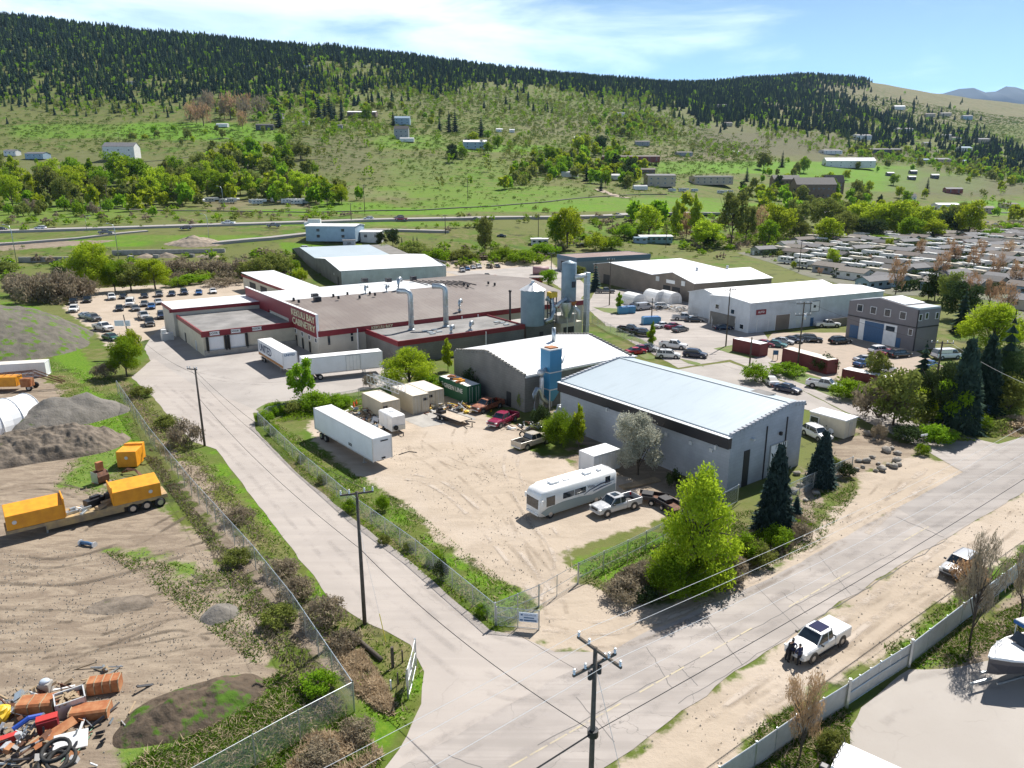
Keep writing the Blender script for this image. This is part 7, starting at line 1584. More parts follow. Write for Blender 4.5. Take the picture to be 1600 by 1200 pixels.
# ---- boats
b_ = at(1543,1036,2.0); a_ = at(1586,1006,3.0); BA1 = math.atan2(b_.y-a_.y,b_.x-a_.x); BL1 = Vector((b_.x-4.6*math.cos(BA1),b_.y-4.6*math.sin(BA1),0)); BC = at(1400,1222,3.0)
def boat(label,loc,rz,L=7.2,cover=True,trailer=True):
 t = thing('boat',label,'boat',loc,rz); st = []
 for k in range(9):
  u = k/8; x = -L/2+L*u; wv = 1.22*(1-max(0,(u-.45)/.55)**2.4)+.03; ks_ = .45+.5*max(0,(u-.7)/.3)**2; sh = 1.65+.35*u
  st.append([(x,-wv,sh),(x,-wv*.96,sh-.35),(x,-wv*.62,.85+.3*max(0,u-.6)),(x,0,ks_),(x,wv*.62,.85+.3*max(0,u-.6)),(x,wv*.96,sh-.35),(x,wv,sh)])
 hull = MB().loft(st).build('hull',mat('dark_hull',(.07,.065,.07),.3),t,False,0)
 rim = MB()
 for s in (-1,1): rim.tube([(-L/2+L*k/8,s*st[k][6][1],st[k][6][2]) for k in range(9)],.07,6)
 rim.build('gunwale',M['white'],t)
 mb = MB(); k0 = 5
 for k in range(k0,8): mb.quad(st[k][0],st[k+1][0],st[k+1][6],st[k][6])
 mb2 = [(x,y,z+.03) for x,y,z in mb.v]; mb.v = mb2; mb.build('foredeck',M['white'],t)
 MB().box((-L/2+L*.28,0,1.50),(L*.54,2.0,.06)).build('cockpit_floor',M['cream'],t)
 for s in (-.55,.55): MB().box((-.4,s,1.8),(.6,.55,.6)).build('seat',M['beige'],t,bevel=.06)
 MB().loft([[(.75,-1.1,1.8),(.75,1.1,1.8),(.35,1.0,2.35),(.35,-1.0,2.35)],[(.80,-1.1,1.8),(.80,1.1,1.8),(.40,1.0,2.35),(.40,-1.0,2.35)]]).build('windscreen',M['glass'],t)
 if cover:
  MB().loft([[(x,-1.2,2.95),(x,1.2,2.95),(x,1.15,3.08),(x,0,3.16),(x,-1.15,3.08)] for x in (-3.0,.5)]).build('canopy',M['white'],t); MB().box((.52,0,2.92),(.06,2.4,.2)).build('canopy_edge',PAINT['blue'],t)
  for x in (-2.9,.4):
   for s in (-1,1): MB().tube([(x,s*1.1,1.8),(x,s*1.12,2.95)],.03,6).build('canopy_post',M['tin'],t)
  for k in range(6): MB().tube([(-2.9,-1+k*.4,3.1),(-3.0,-1+k*.4,3.5)],.025,5).build('rod_holder',M['blackmetal'],t)
 MB().tube([(2.2,-.8,2.2),(3.3,0,2.35),(2.2,.8,2.2)],.025,6).build('bow_rail',M['tin'],t)
 MB().box((-L/2-.3,0,1.3),(.5,.5,1.3)).build('outboard_motor',M['blackmetal'],t,bevel=.08)
 bt = thing('boat_trailer','trailer under the '+label.split(' boat')[0]+' boat','trailer',loc,rz)
 MB().box((.2,.5,.55),(6.4,.1,.12)).box((.2,-.5,.55),(6.4,.1,.12)).box((4.0,0,.5),(1.6,.1,.12)).build('frame',M['galv'],bt)
 for s in (-1,1): tag_wheel(bt,-1.2,s*.95,.34,.2,s)
 MB().cyl((4.6,0,0),.04,.6,6).build('jack',M['galv'],bt)
 if L > 7: t.scale = bt.scale = (1.22,1.22,1.22)
 return t
boat('white topped boat with open cockpit standing in the yard at the right edge',BL1,BA1,7.4)
boat('second boat with white canopy cut off at the bottom edge',Vector((BC.x,BC.y,0)),R(-40),6.6)
# ================================================================== VEGETATION
def leafmat(name,c1,c2,tl=.45,rnd=.35):
 m = bpy.data.materials.new(name); m.use_nodes = True; t = m.node_tree; t.nodes.clear()
 o = N(t,'ShaderNodeOutputMaterial'); d = N(t,'ShaderNodeBsdfDiffuse'); tr = N(t,'ShaderNodeBsdfTranslucent'); mx = N(t,'ShaderNodeMixShader'); mx.inputs[0].default_value = tl
 ge = N(t,'ShaderNodeNewGeometry'); oi = N(t,'ShaderNodeObjectInfo')
 c = mixc(mrange(noi(.9,3,.6,0,ge.outputs['Position'],t),.35,.65,t=t),c1,c2,t)
 c = mixc(mth('MULTIPLY',ge.outputs['Random Per Island'],.35,t),c,tuple(q*.55 for q in c1),t)
 hs = N(t,'ShaderNodeHueSaturation'); t.links.new(c,hs.inputs['Color'])
 t.links.new(mrange(oi.outputs['Random'],0,1,.5-.014*rnd*2,.5+.014*rnd*2,t=t,sm=False),hs.inputs['Hue']); t.links.new(mrange(oi.outputs['Random'],0,1,1-.3*rnd*2,1+.25*rnd*2,t=t,sm=False),hs.inputs['Value'])
 t.links.new(hs.outputs[0],d.inputs[0]); t.links.new(hs.outputs[0],tr.inputs[0]); t.links.new(d.outputs[0],mx.inputs[1]); t.links.new(tr.outputs[0],mx.inputs[2]); t.links.new(mx.outputs[0],o.inputs[0])
 return m
LM = {'lime': leafmat('lime_spring_leaves',(.41,.51,.03),(.30,.41,.03),.5),'green': leafmat('fresh_green_leaves',(.25,.39,.025),(.17,.30,.02),.5),'olive': leafmat('olive_leaves',(.25,.29,.065),(.18,.21,.055),.4),
 'silver': leafmat('silvery_leaves',(.52,.52,.42),(.38,.38,.30),.4,.1),'twig': leafmat('bare_brown_twigs',(.33,.275,.19),(.23,.19,.135),.3,.1),'redbud': leafmat('reddish_buds',(.48,.30,.17),(.36,.24,.15),.4),
 'dark': leafmat('dark_evergreen_leaves',(.05,.08,.03),(.07,.10,.035),.2),'spruce': leafmat('blue_spruce_needles',(.055,.085,.08),(.035,.06,.055),.1),'fir': leafmat('dark_fir_needles',(.036,.064,.050),(.052,.082,.055),.15),
 'fir2': leafmat('green_fir_needles',(.075,.115,.045),(.10,.14,.05),.15),'straw': leafmat('dry_straw',(.66,.53,.36),(.52,.41,.27),.35,.1),'grass': leafmat('grass_blades',(.11,.19,.015),(.07,.135,.012),.4),'shrubmix': leafmat('sage_shrubs',(.14,.20,.035),(.10,.145,.03),.35)}
M['bark'] = mat('bark',(.10,.08,.065),.95,var=.4,vs=4)
def tri_mesh(name,V,nper,m):
 """V: (k, nper, 3) polygons"""
 k = V.shape[0]; me = bpy.data.meshes.new(name); me.vertices.add(k*nper); me.vertices.foreach_set('co',V.astype(np.float32).ravel())
 me.loops.add(k*nper); me.loops.foreach_set('vertex_index',np.arange(k*nper,dtype=np.int32)); me.polygons.add(k)
 me.polygons.foreach_set('loop_start',(np.arange(k)*nper).astype(np.int32)); me.polygons.foreach_set('loop_total',np.full(k,nper,np.int32)); me.update(calc_edges=True)
 me.materials.append(m); return me
def leaf_quads(P,size,rs,elong=1.6,up=None):
 """random oriented rhombic leaves at points P (n,3)"""
 n = len(P); a = rs.normal(size=(n,3));
 if up is not None: a = a*(1-up)+np.array([0,0,1.0])*up*1.5
 a /= np.linalg.norm(a,axis=1)[:,None]; b = rs.normal(size=(n,3)); b -= (b*a).sum(1)[:,None]*a; b /= np.linalg.norm(b,axis=1)[:,None]
 s = (size*rs.uniform(.6,1.4,n))[:,None]
 return np.stack([P-a*s*elong/2,P+b*s*.5,P+a*s*elong/2,P-b*s*.5],1)
def crown_points(rs,n,lobes):
 """points in shells of ellipsoid lobes: (x,y,z,rx,rz,weight)"""
 w_ = np.array([l[5] for l in lobes]); idx = rs.choice(len(lobes),n,p=w_/w_.sum()); L_ = np.array(lobes)[idx]
 d = rs.normal(size=(n,3)); d /= np.linalg.norm(d,axis=1)[:,None]; r_ = rs.uniform(0,1,n)**.38
 # clumpy radius
 cl = .78+.22*np.sin(d[:,0]*5+idx)*np.sin(d[:,1]*5+idx*2)*np.sin(d[:,2]*4+idx)+.08*rs.normal(size=n)
 r_ = r_*cl
 return np.stack([L_[:,0]+d[:,0]*r_*L_[:,3],L_[:,1]+d[:,1]*r_*L_[:,3],L_[:,2]+d[:,2]*r_*L_[:,4]],1)
def lobes_for(shape,rs):
 """unit tree: height 1, width 1 (radius .5)"""
 L_ = []
 if shape == 'round':
  L_.append((0,0,.62,.34,.34,2))
  for k in range(9): a = k*2.4; h = .27+.068*k; r_ = .26*(1-.5*abs(h-.5)); L_.append((r_*math.cos(a),r_*math.sin(a),h,.22,.19,1))
  L_.append((0,0,.86,.17,.13,.6))
 elif shape == 'dome':
  for k in range(12): a = k*2.4; h = .24+.045*k; r_ = .30 if k < 8 else .14; L_.append((r_*math.cos(a),r_*math.sin(a),h,.22,.22,1))
  L_.append((0,0,.72,.22,.24,1))
 elif shape == 'cone':
  for k in range(16): a = k*2.4; h = .12+.052*k; r_ = .36*(1-h)**.75; L_.append((r_*math.cos(a),r_*math.sin(a),h,.24*(1.15-h*.6),.17,1.3-h))
 elif shape == 'tall':
  for k in range(9): h = .22+.085*k; a = k*2.1; w2 = .30*math.sin(math.pi*min(.95,.22+.09*k)); L_.append((.16*math.cos(a)*(1-h*.6),.16*math.sin(a)*(1-h*.6),h,max(.08,w2),.12,max(.2,w2*3)))
 elif shape == 'bush':
  for k in range(9): a = k*2.4; r_ = .30 if k < 7 else .1; L_.append((r_*math.cos(a),r_*math.sin(a),.40 if k < 7 else .62,.22,.34,1))
 elif shape == 'vase':
  for k in range(10): a = k*2.4; h = .38+.055*k; r_ = .28*(.5+.5*(k % 3)/2); L_.append((r_*math.cos(a),r_*math.sin(a),h,.17,.19,1))
 return [(l[0]+rs.normal()*.03,l[1]+rs.normal()*.03,l[2]+rs.normal()*.015,l[3],l[4],l[5]) for l in L_]
TP = {}
def trunk_mb(shape,rs,H_=1.0,W_=1.0,twigs=14,lod='B'):
 mb = MB(); r0 = .022*H_ if shape != 'bush' else .015*H_; n = 7 if lod == 'A' else 5
 top = .55 if shape in ('vase',) else .75
 if shape != 'bush': mb.tube([(0,0,-.03*H_),(.01*W_,0,.25*H_),(-.01*W_,.01*W_,top*H_)],[r0,r0*.7,r0*.2],n)
 for k in range(twigs):
  a = k*2.4+rs.normal()*.3; z0 = (.10+.4*rs.uniform())*H_ if shape != 'bush' else .02*H_; z1 = min(.95,.5+.4*rs.uniform())*H_ if shape != 'bush' else (.5+.35*rs.uniform())*H_; rr = (.2+.22*rs.uniform())*W_
  mb.tube([(0,0,z0),(rr*.5*math.cos(a),rr*.5*math.sin(a),z0+(z1-z0)*.55),(rr*math.cos(a),rr*math.sin(a),z1)],[r0*.5,r0*.3,r0*.08],4 if lod != 'A' else 5)
 return mb
def proto_tree(kind,shape,lod,var=0):
 """returns (trunk mesh, crown mesh) built at reference height/width of 1 x 10 m"""
 key = (kind,shape,lod,var)
 if key in TP: return TP[key]
 rs = np.random.default_rng(abs(hash((shape,lod,var))) % 2**31 if False else (len(shape)*37+ord(lod)*7+var*101+len(kind)*13))
 Hh = 10.0; n = {'A': 21000,'B': 4200,'C': 1300}[lod]; sz = {'A': .17,'B': .34,'C': .62}[lod]
 tw = kind in ('twig','redbud') and shape != 'bush'
 if kind in ('twig','redbud'): n = int(n*(.26 if tw else .55)); sz *= .48 if tw else .75
 lb = [(x*Hh,y*Hh,z*Hh,r_*Hh,rz_*Hh,w_) for x,y,z,r_,rz_,w_ in lobes_for(shape,rs)]
 P = crown_points(rs,n,lb); P = P[P[:,2] > .03*Hh]
 g_ = np.sin(P[:,0]*1.1+var)*np.sin(P[:,1]*1.2+1+var)*np.sin(P[:,2]*1.1+2) if lod != 'A' else np.sin(P[:,0]*1.9+var)*np.sin(P[:,1]*2.1+1+var)*np.sin(P[:,2]*1.9+2); keep = rs.uniform(size=len(P)) > np.clip(.15-g_*.9,0,.8); P = P[keep]
 V = leaf_quads(P,sz,rs,(6.5 if tw else 3.8) if kind in ('twig','redbud') else 1.6,.55 if kind in ('twig','redbud') else None)
 cm = tri_mesh('crown',V,4,LM[kind]); tm = trunk_mb(shape,rs,Hh,Hh,18 if lod == 'A' else 10,lod).mesh('trunk',M['bark'],True)
 TP[key] = (tm,cm); return TP[key]
KINDN = {'lime': ('bright lime green','leafy_tree'),'green': ('fresh green','leafy_tree'),'olive': ('dull olive green','leafy_tree'),'silver': ('silvery grey','leafy_tree'),'twig': ('bare brown','bare_tree'),'redbud': ('reddish brown budding','budding_tree'),'dark': ('dark evergreen','evergreen_tree')}
AUTO = []      # (object, descriptor, zone) get their labels at the end
def tree(kind,shape,px,row,hpx,wpx,lod='B',var=0,label=None,zone=None,group=None,z=None,rs=random):
 p = z if z is not None else gp(px,row)
 if p is None: return
 k = pxm(p)
 cosv = math.cos(math.atan2(H-p.z,p.y)) if p.y > 0 else 1
 h = hpx/k/max(.75,cosv); w_ = wpx/k
 bush = shape == 'bush'; nm = 'shrub' if bush else KINDN[kind][1]
 t = thing(nm,label or 'x','shrub' if bush else 'tree',p,rs.uniform(0,6.28),group)
 tm,cm = proto_tree(kind,shape,lod,var)
 a = bpy.data.objects.new('trunk' if not bush else 'stems',tm); c = bpy.data.objects.new('crown' if not bush else 'foliage',cm)
 for o in (a,c): COL.objects.link(o); o.parent = t
 t.scale = (w_/9.4,w_/9.4,h/9.8)
 if not label: AUTO.append((t,'%s %s' % (KINDN[kind][0],'bush' if bush else 'tree'),zone,px))
 return t
# ---- conifers
def conifer_mesh(lod,rs,kind):
 V = []; nt_ = {'A': 26,'B': 12,'C': 7}[lod]; nb = {'A': 26,'B': 12,'C': 8}[lod]
 for i in range(nt_):
  f = i/(nt_-1); z = .06+.88*f; r_ = .5*(1-f)**.85+.02
  for j in range(nb if f < .85 else max(4,nb//2)):
   a = 2*math.pi*(j+.5*(i % 2))/nb+rs.normal()*.15; rr = r_*rs.uniform(.72,1.1); dz = -.035-.05*(1-f)*rs.uniform(.6,1.2); wv = r_*(3.0 if lod != 'A' else 2.2)/nb+.01
   c_,s_ = math.cos(a),math.sin(a); tip = (c_*rr,s_*rr,z+dz+.02); mid = rr*.55
   V.append([(0,0,z+.045),(c_*mid-s_*wv,s_*mid+c_*wv,z+dz*.5),tip,(c_*mid+s_*wv,s_*mid-c_*wv,z+dz*.5)])
 V = np.array(V)*10.0
 if lod == 'A':
  P = V[:,1:].mean(1).repeat(10,0)+rs.normal(size=(len(V)*10,3))*[.3,.3,.14]; V = np.concatenate([V,leaf_quads(P,.30,rs,2.2)])
 return V
CP_ = {}
def conifer(kind,px,row,hpx,wpx,lod,label=None,zone=None,z=None,group=None,var=0):
 key = (kind,lod,var)
 if key not in CP_:
  rs = np.random.default_rng(5+var); CP_[key] = (MB().tube([(0,0,-.2),(0,0,9.6)],[.16,.02],6).mesh('trunk',M['bark']),tri_mesh('crown',conifer_mesh(lod,rs,kind),4,LM[kind]))
 p = z if z is not None else gp(px,row)
 if p is None: return
 k = pxm(p); cosv = math.cos(math.atan2(H-p.z,p.y)); h = hpx/k/max(.75,cosv); w_ = wpx/k
 t = thing('conifer',label or 'x','tree',p,random.uniform(0,6.28),group)
 for nm,me in (('trunk',CP_[key][0]),('crown',CP_[key][1])): o = bpy.data.objects.new(nm,me); COL.objects.link(o); o.parent = t
 t.scale = (w_/10.2,w_/10.2,h/9.7)
 if not label: AUTO.append((t,'blue green spruce' if kind == 'spruce' else 'dark fir',zone,px))
 return t
random.seed(11)
# near, hand placed
tree('lime','cone',1088,908,162,138,'A',0,'tall lime green tree by the yard fence in the foreground')
tree('green','bush',1060,925,60,110,'A',1,'olive green bush at the foot of the tall lime green tree')
tree('twig','bush',1130,905,45,80,'B',1,'brown twiggy bush right of the tall lime green tree'); tree('green','bush',1165,878,50,50,'B',2,'small grey green bush between the lime tree and the blue spruce')
conifer('spruce',1207,832,132,78,'A','larger blue spruce in front of the warehouse gable'); conifer('spruce',1281,757,82,60,'A','smaller blue spruce beside the white vehicles',var=1); conifer('spruce',1243,805,34,26,'B','tiny spruce right of the larger blue spruce',var=2)
tree('silver','round',997,742,98,84,'A',2,'silvery round tree against the warehouse wall')
tree('green','bush',877,697,64,62,'A',3,'dense green bush at the foot of the warehouse wall'); tree('lime','tall',904,700,68,34,'B',3,'slim bright green sapling at the foot of the warehouse wall')
tree('dark','bush',1052,762,34,26,'B',1,'small dark bush against the warehouse wall'); tree('dark','bush',742,612,45,45,'B',2,'dark ivy like bush against the raw block wall'); tree('dark','bush',845,668,40,34,'B',3,'dark bush below the blue dust collector'); tree('olive','bush',820,640,42,26,'B',0,'dull bush left of the blue dust collector')
tree('green','vase',474,632,68,54,'B',0,'green sapling with bare trunk beside the white trailer')
for i,(x,y,h,w_,k_) in enumerate(((430,648,24,34,'green'),(455,645,22,40,'olive'),(490,640,34,60,'green'),(530,636,24,44,'green'),(413,660,22,30,'green'))): tree(k_,'bush',x,y,h,w_,'B',i % 4,zone='behind the long semi trailer')
tree('lime','dome',640,606,66,92,'A',4,'wide bright green thicket beside the cream containers'); tree('lime','tall',700,580,52,30,'B',5,'slim green tree at the corner of the raw block warehouse'); tree('green','bush',675,612,30,60,'B',1,'low bright bush behind the cream containers'); tree('twig','bush',578,606,26,26,'B',2,'bare shrub below the white side door trailer')
tree('green','round',198,588,60,62,'A',6,'round dark green bush tree below the floodlight pole'); tree('lime','round',207,562,48,36,'B',7,'yellow green tree behind the floodlight pole')
tree('twig','vase',1515,1003,150,80,'A',1,'bare leafless tree with brown twigs beside the boat'); tree('redbud','vase',1250,1185,120,78,'A',2,'budding orange brown tree over the slatted fence'); tree('twig','vase',1592,975,120,60,'B',3,'bare tree at the right edge behind the boat'); tree('redbud','bush',1512,915,45,60,'B',2,'orange brown budding shrub in front of the silver hatchback'); tree('olive','bush',1300,1175,34,50,'B',2,'rusty weed clump inside the slatted fence')
# strip of shrubs left of the side road
for i,(x,y,h,w_,k_) in enumerate(((290,695,44,56,'twig'),(262,668,24,40,'olive'),(222,620,20,36,'olive'),(165,590,26,40,'twig'),(375,815,24,50,'twig'),(440,900,28,60,'twig'),(462,935,34,66,'twig'),(505,975,44,76,'twig'),(540,1010,26,50,'twig'),(375,880,26,50,'olive'),(438,975,30,60,'olive'),(500,1080,30,64,'green'),(560,1150,24,60,'twig'),(500,1190,26,70,'twig'))):
 tree(k_,'bush',x,y,h,w_,'B',i % 4,zone='along the fence beside the side road')
for i,(x,y,h,w_,k_) in enumerate(((428,678,18,20,'green'),(472,722,16,18,'green'),(548,800,22,26,'green'),(598,798,30,24,'green'),(600,850,16,22,'olive'),(690,905,36,26,'dark'),(680,880,22,30,'green'),(640,860,18,24,'olive'),(755,960,20,26,'green'),(505,755,18,20,'olive'))):
 tree(k_,'bush',x,y,h,w_,'B',i % 4,zone='along the gravel yard fence')
for i,(x,y,h,w_,k_) in enumerate(((975,935,34,70,'twig'),(1000,915,40,60,'twig'),(1140,900,30,50,'twig'),(1180,880,40,60,'olive'),(1215,855,38,50,'green'),(1250,840,26,40,'twig'),(1320,745,26,34,'dark'),(1372,688,30,26,'twig'),(1440,710,20,26,'green'),(1300,730,20,30,'olive'),(1010,940,24,40,'dark'))):
 tree(k_,'bush',x,y,h,w_,'B',i % 4,zone='between the front warehouse and the main road')
# roadside trees on the right
Rt = [('dark','round',1470,664,96,90,'A',3),('dark','round',1562,640,100,80,'A',4),('olive','round',1395,665,90,90,'B',4),('green','bush',1325,622,34,60,'B',1),('twig','bush',1372,655,72,90,'B',2),('green','round',1490,672,78,64,'B',2),('lime','bush',1450,650,50,60,'B',3),
 ('green','bush',1522,672,34,50,'B',0),('olive','round',1570,655,70,70,'B',1),('lime','dome',1548,548,80,104,'A',2),('dark','bush',1288,580,30,44,'B',1),('olive','round',1367,600,52,40,'B',0),('green','bush',1230,585,20,60,'B',2),('green','bush',1180,596,34,46,'B',1),('dark','bush',1415,690,30,50,'B',2),('green','bush',1460,692,34,60,'B',3),('straw','bush',1590,668,20,60,'B',1)]
KINDN['straw'] = ('dry straw coloured','reeds')
for k_,s_,x,y,h,w_,l_,v_ in Rt: tree(k_,s_,x,y,h,w_,l_,v_,zone='at the roadside thicket on the right')
conifer('fir',1497,672,140,84,'A',zone='at the roadside thicket on the right',var=3); conifer('fir',1532,652,126,80,'A',zone='at the roadside thicket on the right',var=4); conifer('fir',1436,622,90,52,'B',zone='at the roadside thicket on the right'); conifer('fir',1560,640,150,70,'B',zone='at the roadside thicket on the right',var=1); conifer('fir',1500,520,70,40,'B',zone='behind the grey two storey building'); conifer('spruce',930,455,46,26,'B','spruce beside the slim silo')
tree('green','tall',967,488,32,18,'B',2,'young green tree beside the blue bins'); tree('green','tall',1017,545,42,22,'B',3,'green tree on the verge behind the white roof'); tree('olive','round',905,435,20,26,'B',1,zone='behind the slim silo'); tree('green','round',857,446,26,34,'B',1,'green bush in front of the dark red skip'); tree('dark','round',1500,500,60,70,'B',5,zone='behind the grey two storey building')
tree('dark','round',1460,470,44,40,'B',1,zone='behind the grey two storey building')
# beyond the gravel lot
for i,(k_,s_,x,y,h,w_) in enumerate((('lime','round',145,458,80,76),('green','round',180,456,50,50),('lime','round',243,452,48,60),('olive','round',205,455,42,60),('twig','bush',60,472,50,70),('twig','bush',100,470,56,70),('twig','bush',35,462,36,50),('twig','bush',128,466,40,50),('dark','bush',95,432,18,26),
   ('twig','bush',285,428,30,60),('twig','bush',330,428,28,60),('twig','bush',372,430,30,50),('olive','bush',405,436,40,60),('olive','bush',430,432,46,56),('green','bush',300,442,16,60),('twig','bush',350,446,14,60),('lime','bush',470,440,24,26),('green','bush',455,425,26,30),('olive','bush',232,430,26,40),('green','bush',275,448,14,40),('olive','bush',8,425,20,40))):
 tree(k_,s_,x,y,h,w_,'A' if i < 3 else 'B',i % 6,zone='behind the left gravel lot')
for i,(k_,s_,x,y,h,w_) in enumerate((('dark','round',614,385,28,26),('dark','round',596,384,22,20),('olive','bush',650,405,32,60),('green','bush',680,410,26,50),('green','bush',600,398,18,30),('olive','bush',720,408,22,50),('olive','round',758,398,60,34),('green','bush',790,405,22,50),('green','bush',820,412,24,60),('green','bush',850,398,22,50),('green','bush',640,388,14,30),('lime','bush',560,392,12,20),
   ('lime','round',886,388,64,60),('green','round',868,386,50,36),('lime','bush',930,392,32,40),('green','bush',955,390,24,40),('lime','round',1014,368,48,54),('green','bush',975,372,26,40),('lime','tall',1055,372,58,30),('redbud','tall',1072,372,44,30),('lime','tall',1085,375,68,34),('lime','round',1100,388,44,60),('olive','vase',1142,385,84,60),('dark','round',1108,388,30,30),('olive','vase',1165,380,54,40),('redbud','round',1186,372,52,36),('green','round',1200,384,40,40),
   ('lime','round',1215,378,58,60),('lime','round',1295,380,40,56),('olive','round',1250,374,30,40),('olive','round',1290,355,46,60),('lime','round',1340,364,50,60),('lime','round',1370,368,52,60),('lime','round',1400,368,54,66),('lime','round',1435,366,44,60),('green','round',1420,374,36,50),('olive','round',1320,370,40,50),('lime','round',1455,374,32,50),('dark','round',1480,368,40,40),('lime','round',1512,370,56,52),('olive','round',1495,368,52,40),('green','bush',1550,372,18,30),('green','bush',1585,362,16,24),('olive','bush',1240,388,14,60),('green','bush',1380,380,14,60),('olive','bush',1440,384,12,60),('dark','round',1360,372,30,60),('olive','vase',1240,372,56,44))):
 tree(k_,s_,x,y,h,w_,'B',i % 6,zone=('in the upper yards' if x < 860 else 'in the willow belt right of the highway'))
for x in (628,646,652): conifer('fir',x,386,18 if x > 630 else 16,8,'B',zone='beside the storage containers')
for i,(x,y,h,w_,k_) in enumerate(((1399,460,58,40,'redbud'),(1436,408,34,24,'redbud'),(1470,440,48,36,'redbud'),(1490,415,36,30,'redbud'),(1520,425,40,32,'redbud'),(1555,440,44,34,'redbud'),(1515,475,50,40,'redbud'),(1545,480,44,36,'redbud'),(1585,450,44,34,'redbud'),(1300,418,30,26,'lime'),(1388,392,20,16,'lime'),(1480,480,56,44,'olive'),(1572,490,46,44,'redbud'),(1358,412,14,12,'redbud'),(1450,470,30,30,'dark'),(1255,402,12,12,'redbud'),(1240,420,12,12,'lime'),(1530,400,26,22,'redbud'),(1575,405,30,26,'redbud'),(1482,392,20,18,'redbud'),(1280,430,12,14,'redbud'))):
 tree(k_,'round' if k_ != 'redbud' else 'vase',x,y,h,w_,'B',i % 6,zone='in the trailer park')
def fill(poly,n,hr,kinds,shapes,zone,seed,wr=(.7,1.1),lod='C',minsep=0):
 rs = random.Random(seed); xs = [p[0] for p in poly]; ys = [p[1] for p in poly]; got = 0; tries = 0
 while got < n and tries < n*40:
  tries += 1; x,y = rs.uniform(min(xs),max(xs)),rs.uniform(min(ys),max(ys))
  if sdist(np.array([x]),np.array([y]),poly)[0] < 0: continue
  h = rs.uniform(*hr); k_ = rs.choice(kinds)
  if k_ in ('fir','spruce'): conifer(k_,x,y,h*1.2,h*.62,'B',zone=zone,var=rs.randrange(3))
  else: tree(k_,rs.choice(shapes),x,y,h,h*rs.uniform(*wr),lod,rs.randrange(6),zone=zone,rs=rs)
  got += 1
fill([(-40,332),(0,330),(230,322),(330,300),(330,285),(240,285),(120,282),(-40,285)],46,(32,52),['lime','olive','green','olive','lime'],['round','tall','round'],'in the grove left above the highway',3,lod='B')
fill([(0,345),(240,340),(240,330),(0,325)],16,(16,28),['olive','green','twig','green'],['bush'],'along the upper highway bank',4)
fill([(250,318),(330,296),(430,300),(500,310),(560,322),(500,326),(380,312),(260,326)],26,(24,48),['lime','olive','green','lime'],['round','tall'],'in the slope grove above the roadside yard',5,lod='B')
fill([(290,285),(480,300),(500,255),(450,232),(380,230),(320,245)],26,(18,32),['green','olive','green'],['round','bush'],'on the bushy slope left of the open field',6)
fill([(150,238),(330,225),(430,225),(470,205),(300,195),(190,212)],14,(10,18),['green','olive','lime'],['bush','round'],'around the upper left meadow',7)
fill([(290,195),(320,170),(390,175),(425,195),(400,203),(320,200)],12,(26,42),['redbud','twig','redbud'],['round'],'in the leafless grove behind the upper left meadow',8)
fill([(430,200),(560,190),(720,205),(760,215),(640,200),(520,185)],14,(18,34),['fir','fir','green','fir'],['round'],'around the hillside houses',9)
fill([(780,300),(820,250),(960,235),(1000,260),(1000,300),(960,305),(880,285)],34,(16,30),['lime','green','dark','green','fir','lime'],['round','tall'],'around the hillside hamlet',10)
fill([(1130,310),(1190,250),(1230,260),(1340,300),(1420,330),(1500,335),(1420,345),(1250,335)],26,(16,30),['lime','green','olive','dark','fir'],['round','tall'],'around the long inn on the right',12)
fill([(700,265),(780,235),(790,215),(760,212),(700,240)],10,(12,22),['green','dark','lime'],['round'],'near the pale blue farmhouse',13)
fill([(1180,300),(1330,275),(1600,330),(1600,350),(1500,345),(1400,320)],12,(14,22),['green','lime','fir'],['round'],'beside the farm fields',14)
# ---- masses nobody could count
def world_samples(n,poly_list,seed,ymin=400,ymax=3300,cmin=-350,cmax=1950):
 """poly_list: (polygon in view, acceptance)"""
 rs = np.random.default_rng(seed); c = rs.uniform(cmin,cmax,n); y = np.sqrt(rs.uniform(ymin**2,ymax**2,n))
 x = (c-800)/F*y*CP; z = zt_arr(x,y)
 for _ in range(2): x = (c-800)/F*(y*CP-(z-H)*SP); z = zt_arr(x,y)
 row = 600-F*(y*SP+(z-H)*CP)/(y*CP-(z-H)*SP); u = rs.uniform(size=n); ok = np.zeros(n,bool)
 for poly,acc in poly_list:
  ins = sdist(c,row,poly) > rs.normal(size=n)*6
  if acc < 0: ok &= ~(ins & (u < -acc))
  else: ok |= ins & (u < acc)
 return np.stack([x,y,z],1)[ok],rs
def mass(name,label,cat,temps,P,hs,ws,m,rs):
 """merge scaled copies of templates into one mesh"""
 out = []; pick = rs.integers(0,len(temps),len(P))
 for i,T in enumerate(temps):
  Q = np.where(pick == i)[0]
  if not len(Q): continue
  a = rs.uniform(0,6.28,len(Q)); ca,sa = np.cos(a)[:,None,None],np.sin(a)[:,None,None]; X = T[None,:,:,0]; Y = T[None,:,:,1]; Z = T[None,:,:,2]
  w_ = ws[Q][:,None,None]; h = hs[Q][:,None,None]
  out.append(np.stack([(X*ca-Y*sa)*w_+P[Q][:,0,None,None],(X*sa+Y*ca)*w_+P[Q][:,1,None,None],Z*h+P[Q][:,2,None,None]],-1).reshape(-1,T.shape[1],3))
 V = np.concatenate(out); o = bpy.data.objects.new(name,tri_mesh(name,V,T.shape[1],m)); COL.objects.link(o); tag(o,label,cat,None,'stuff'); return o
rsT = np.random.default_rng(2)
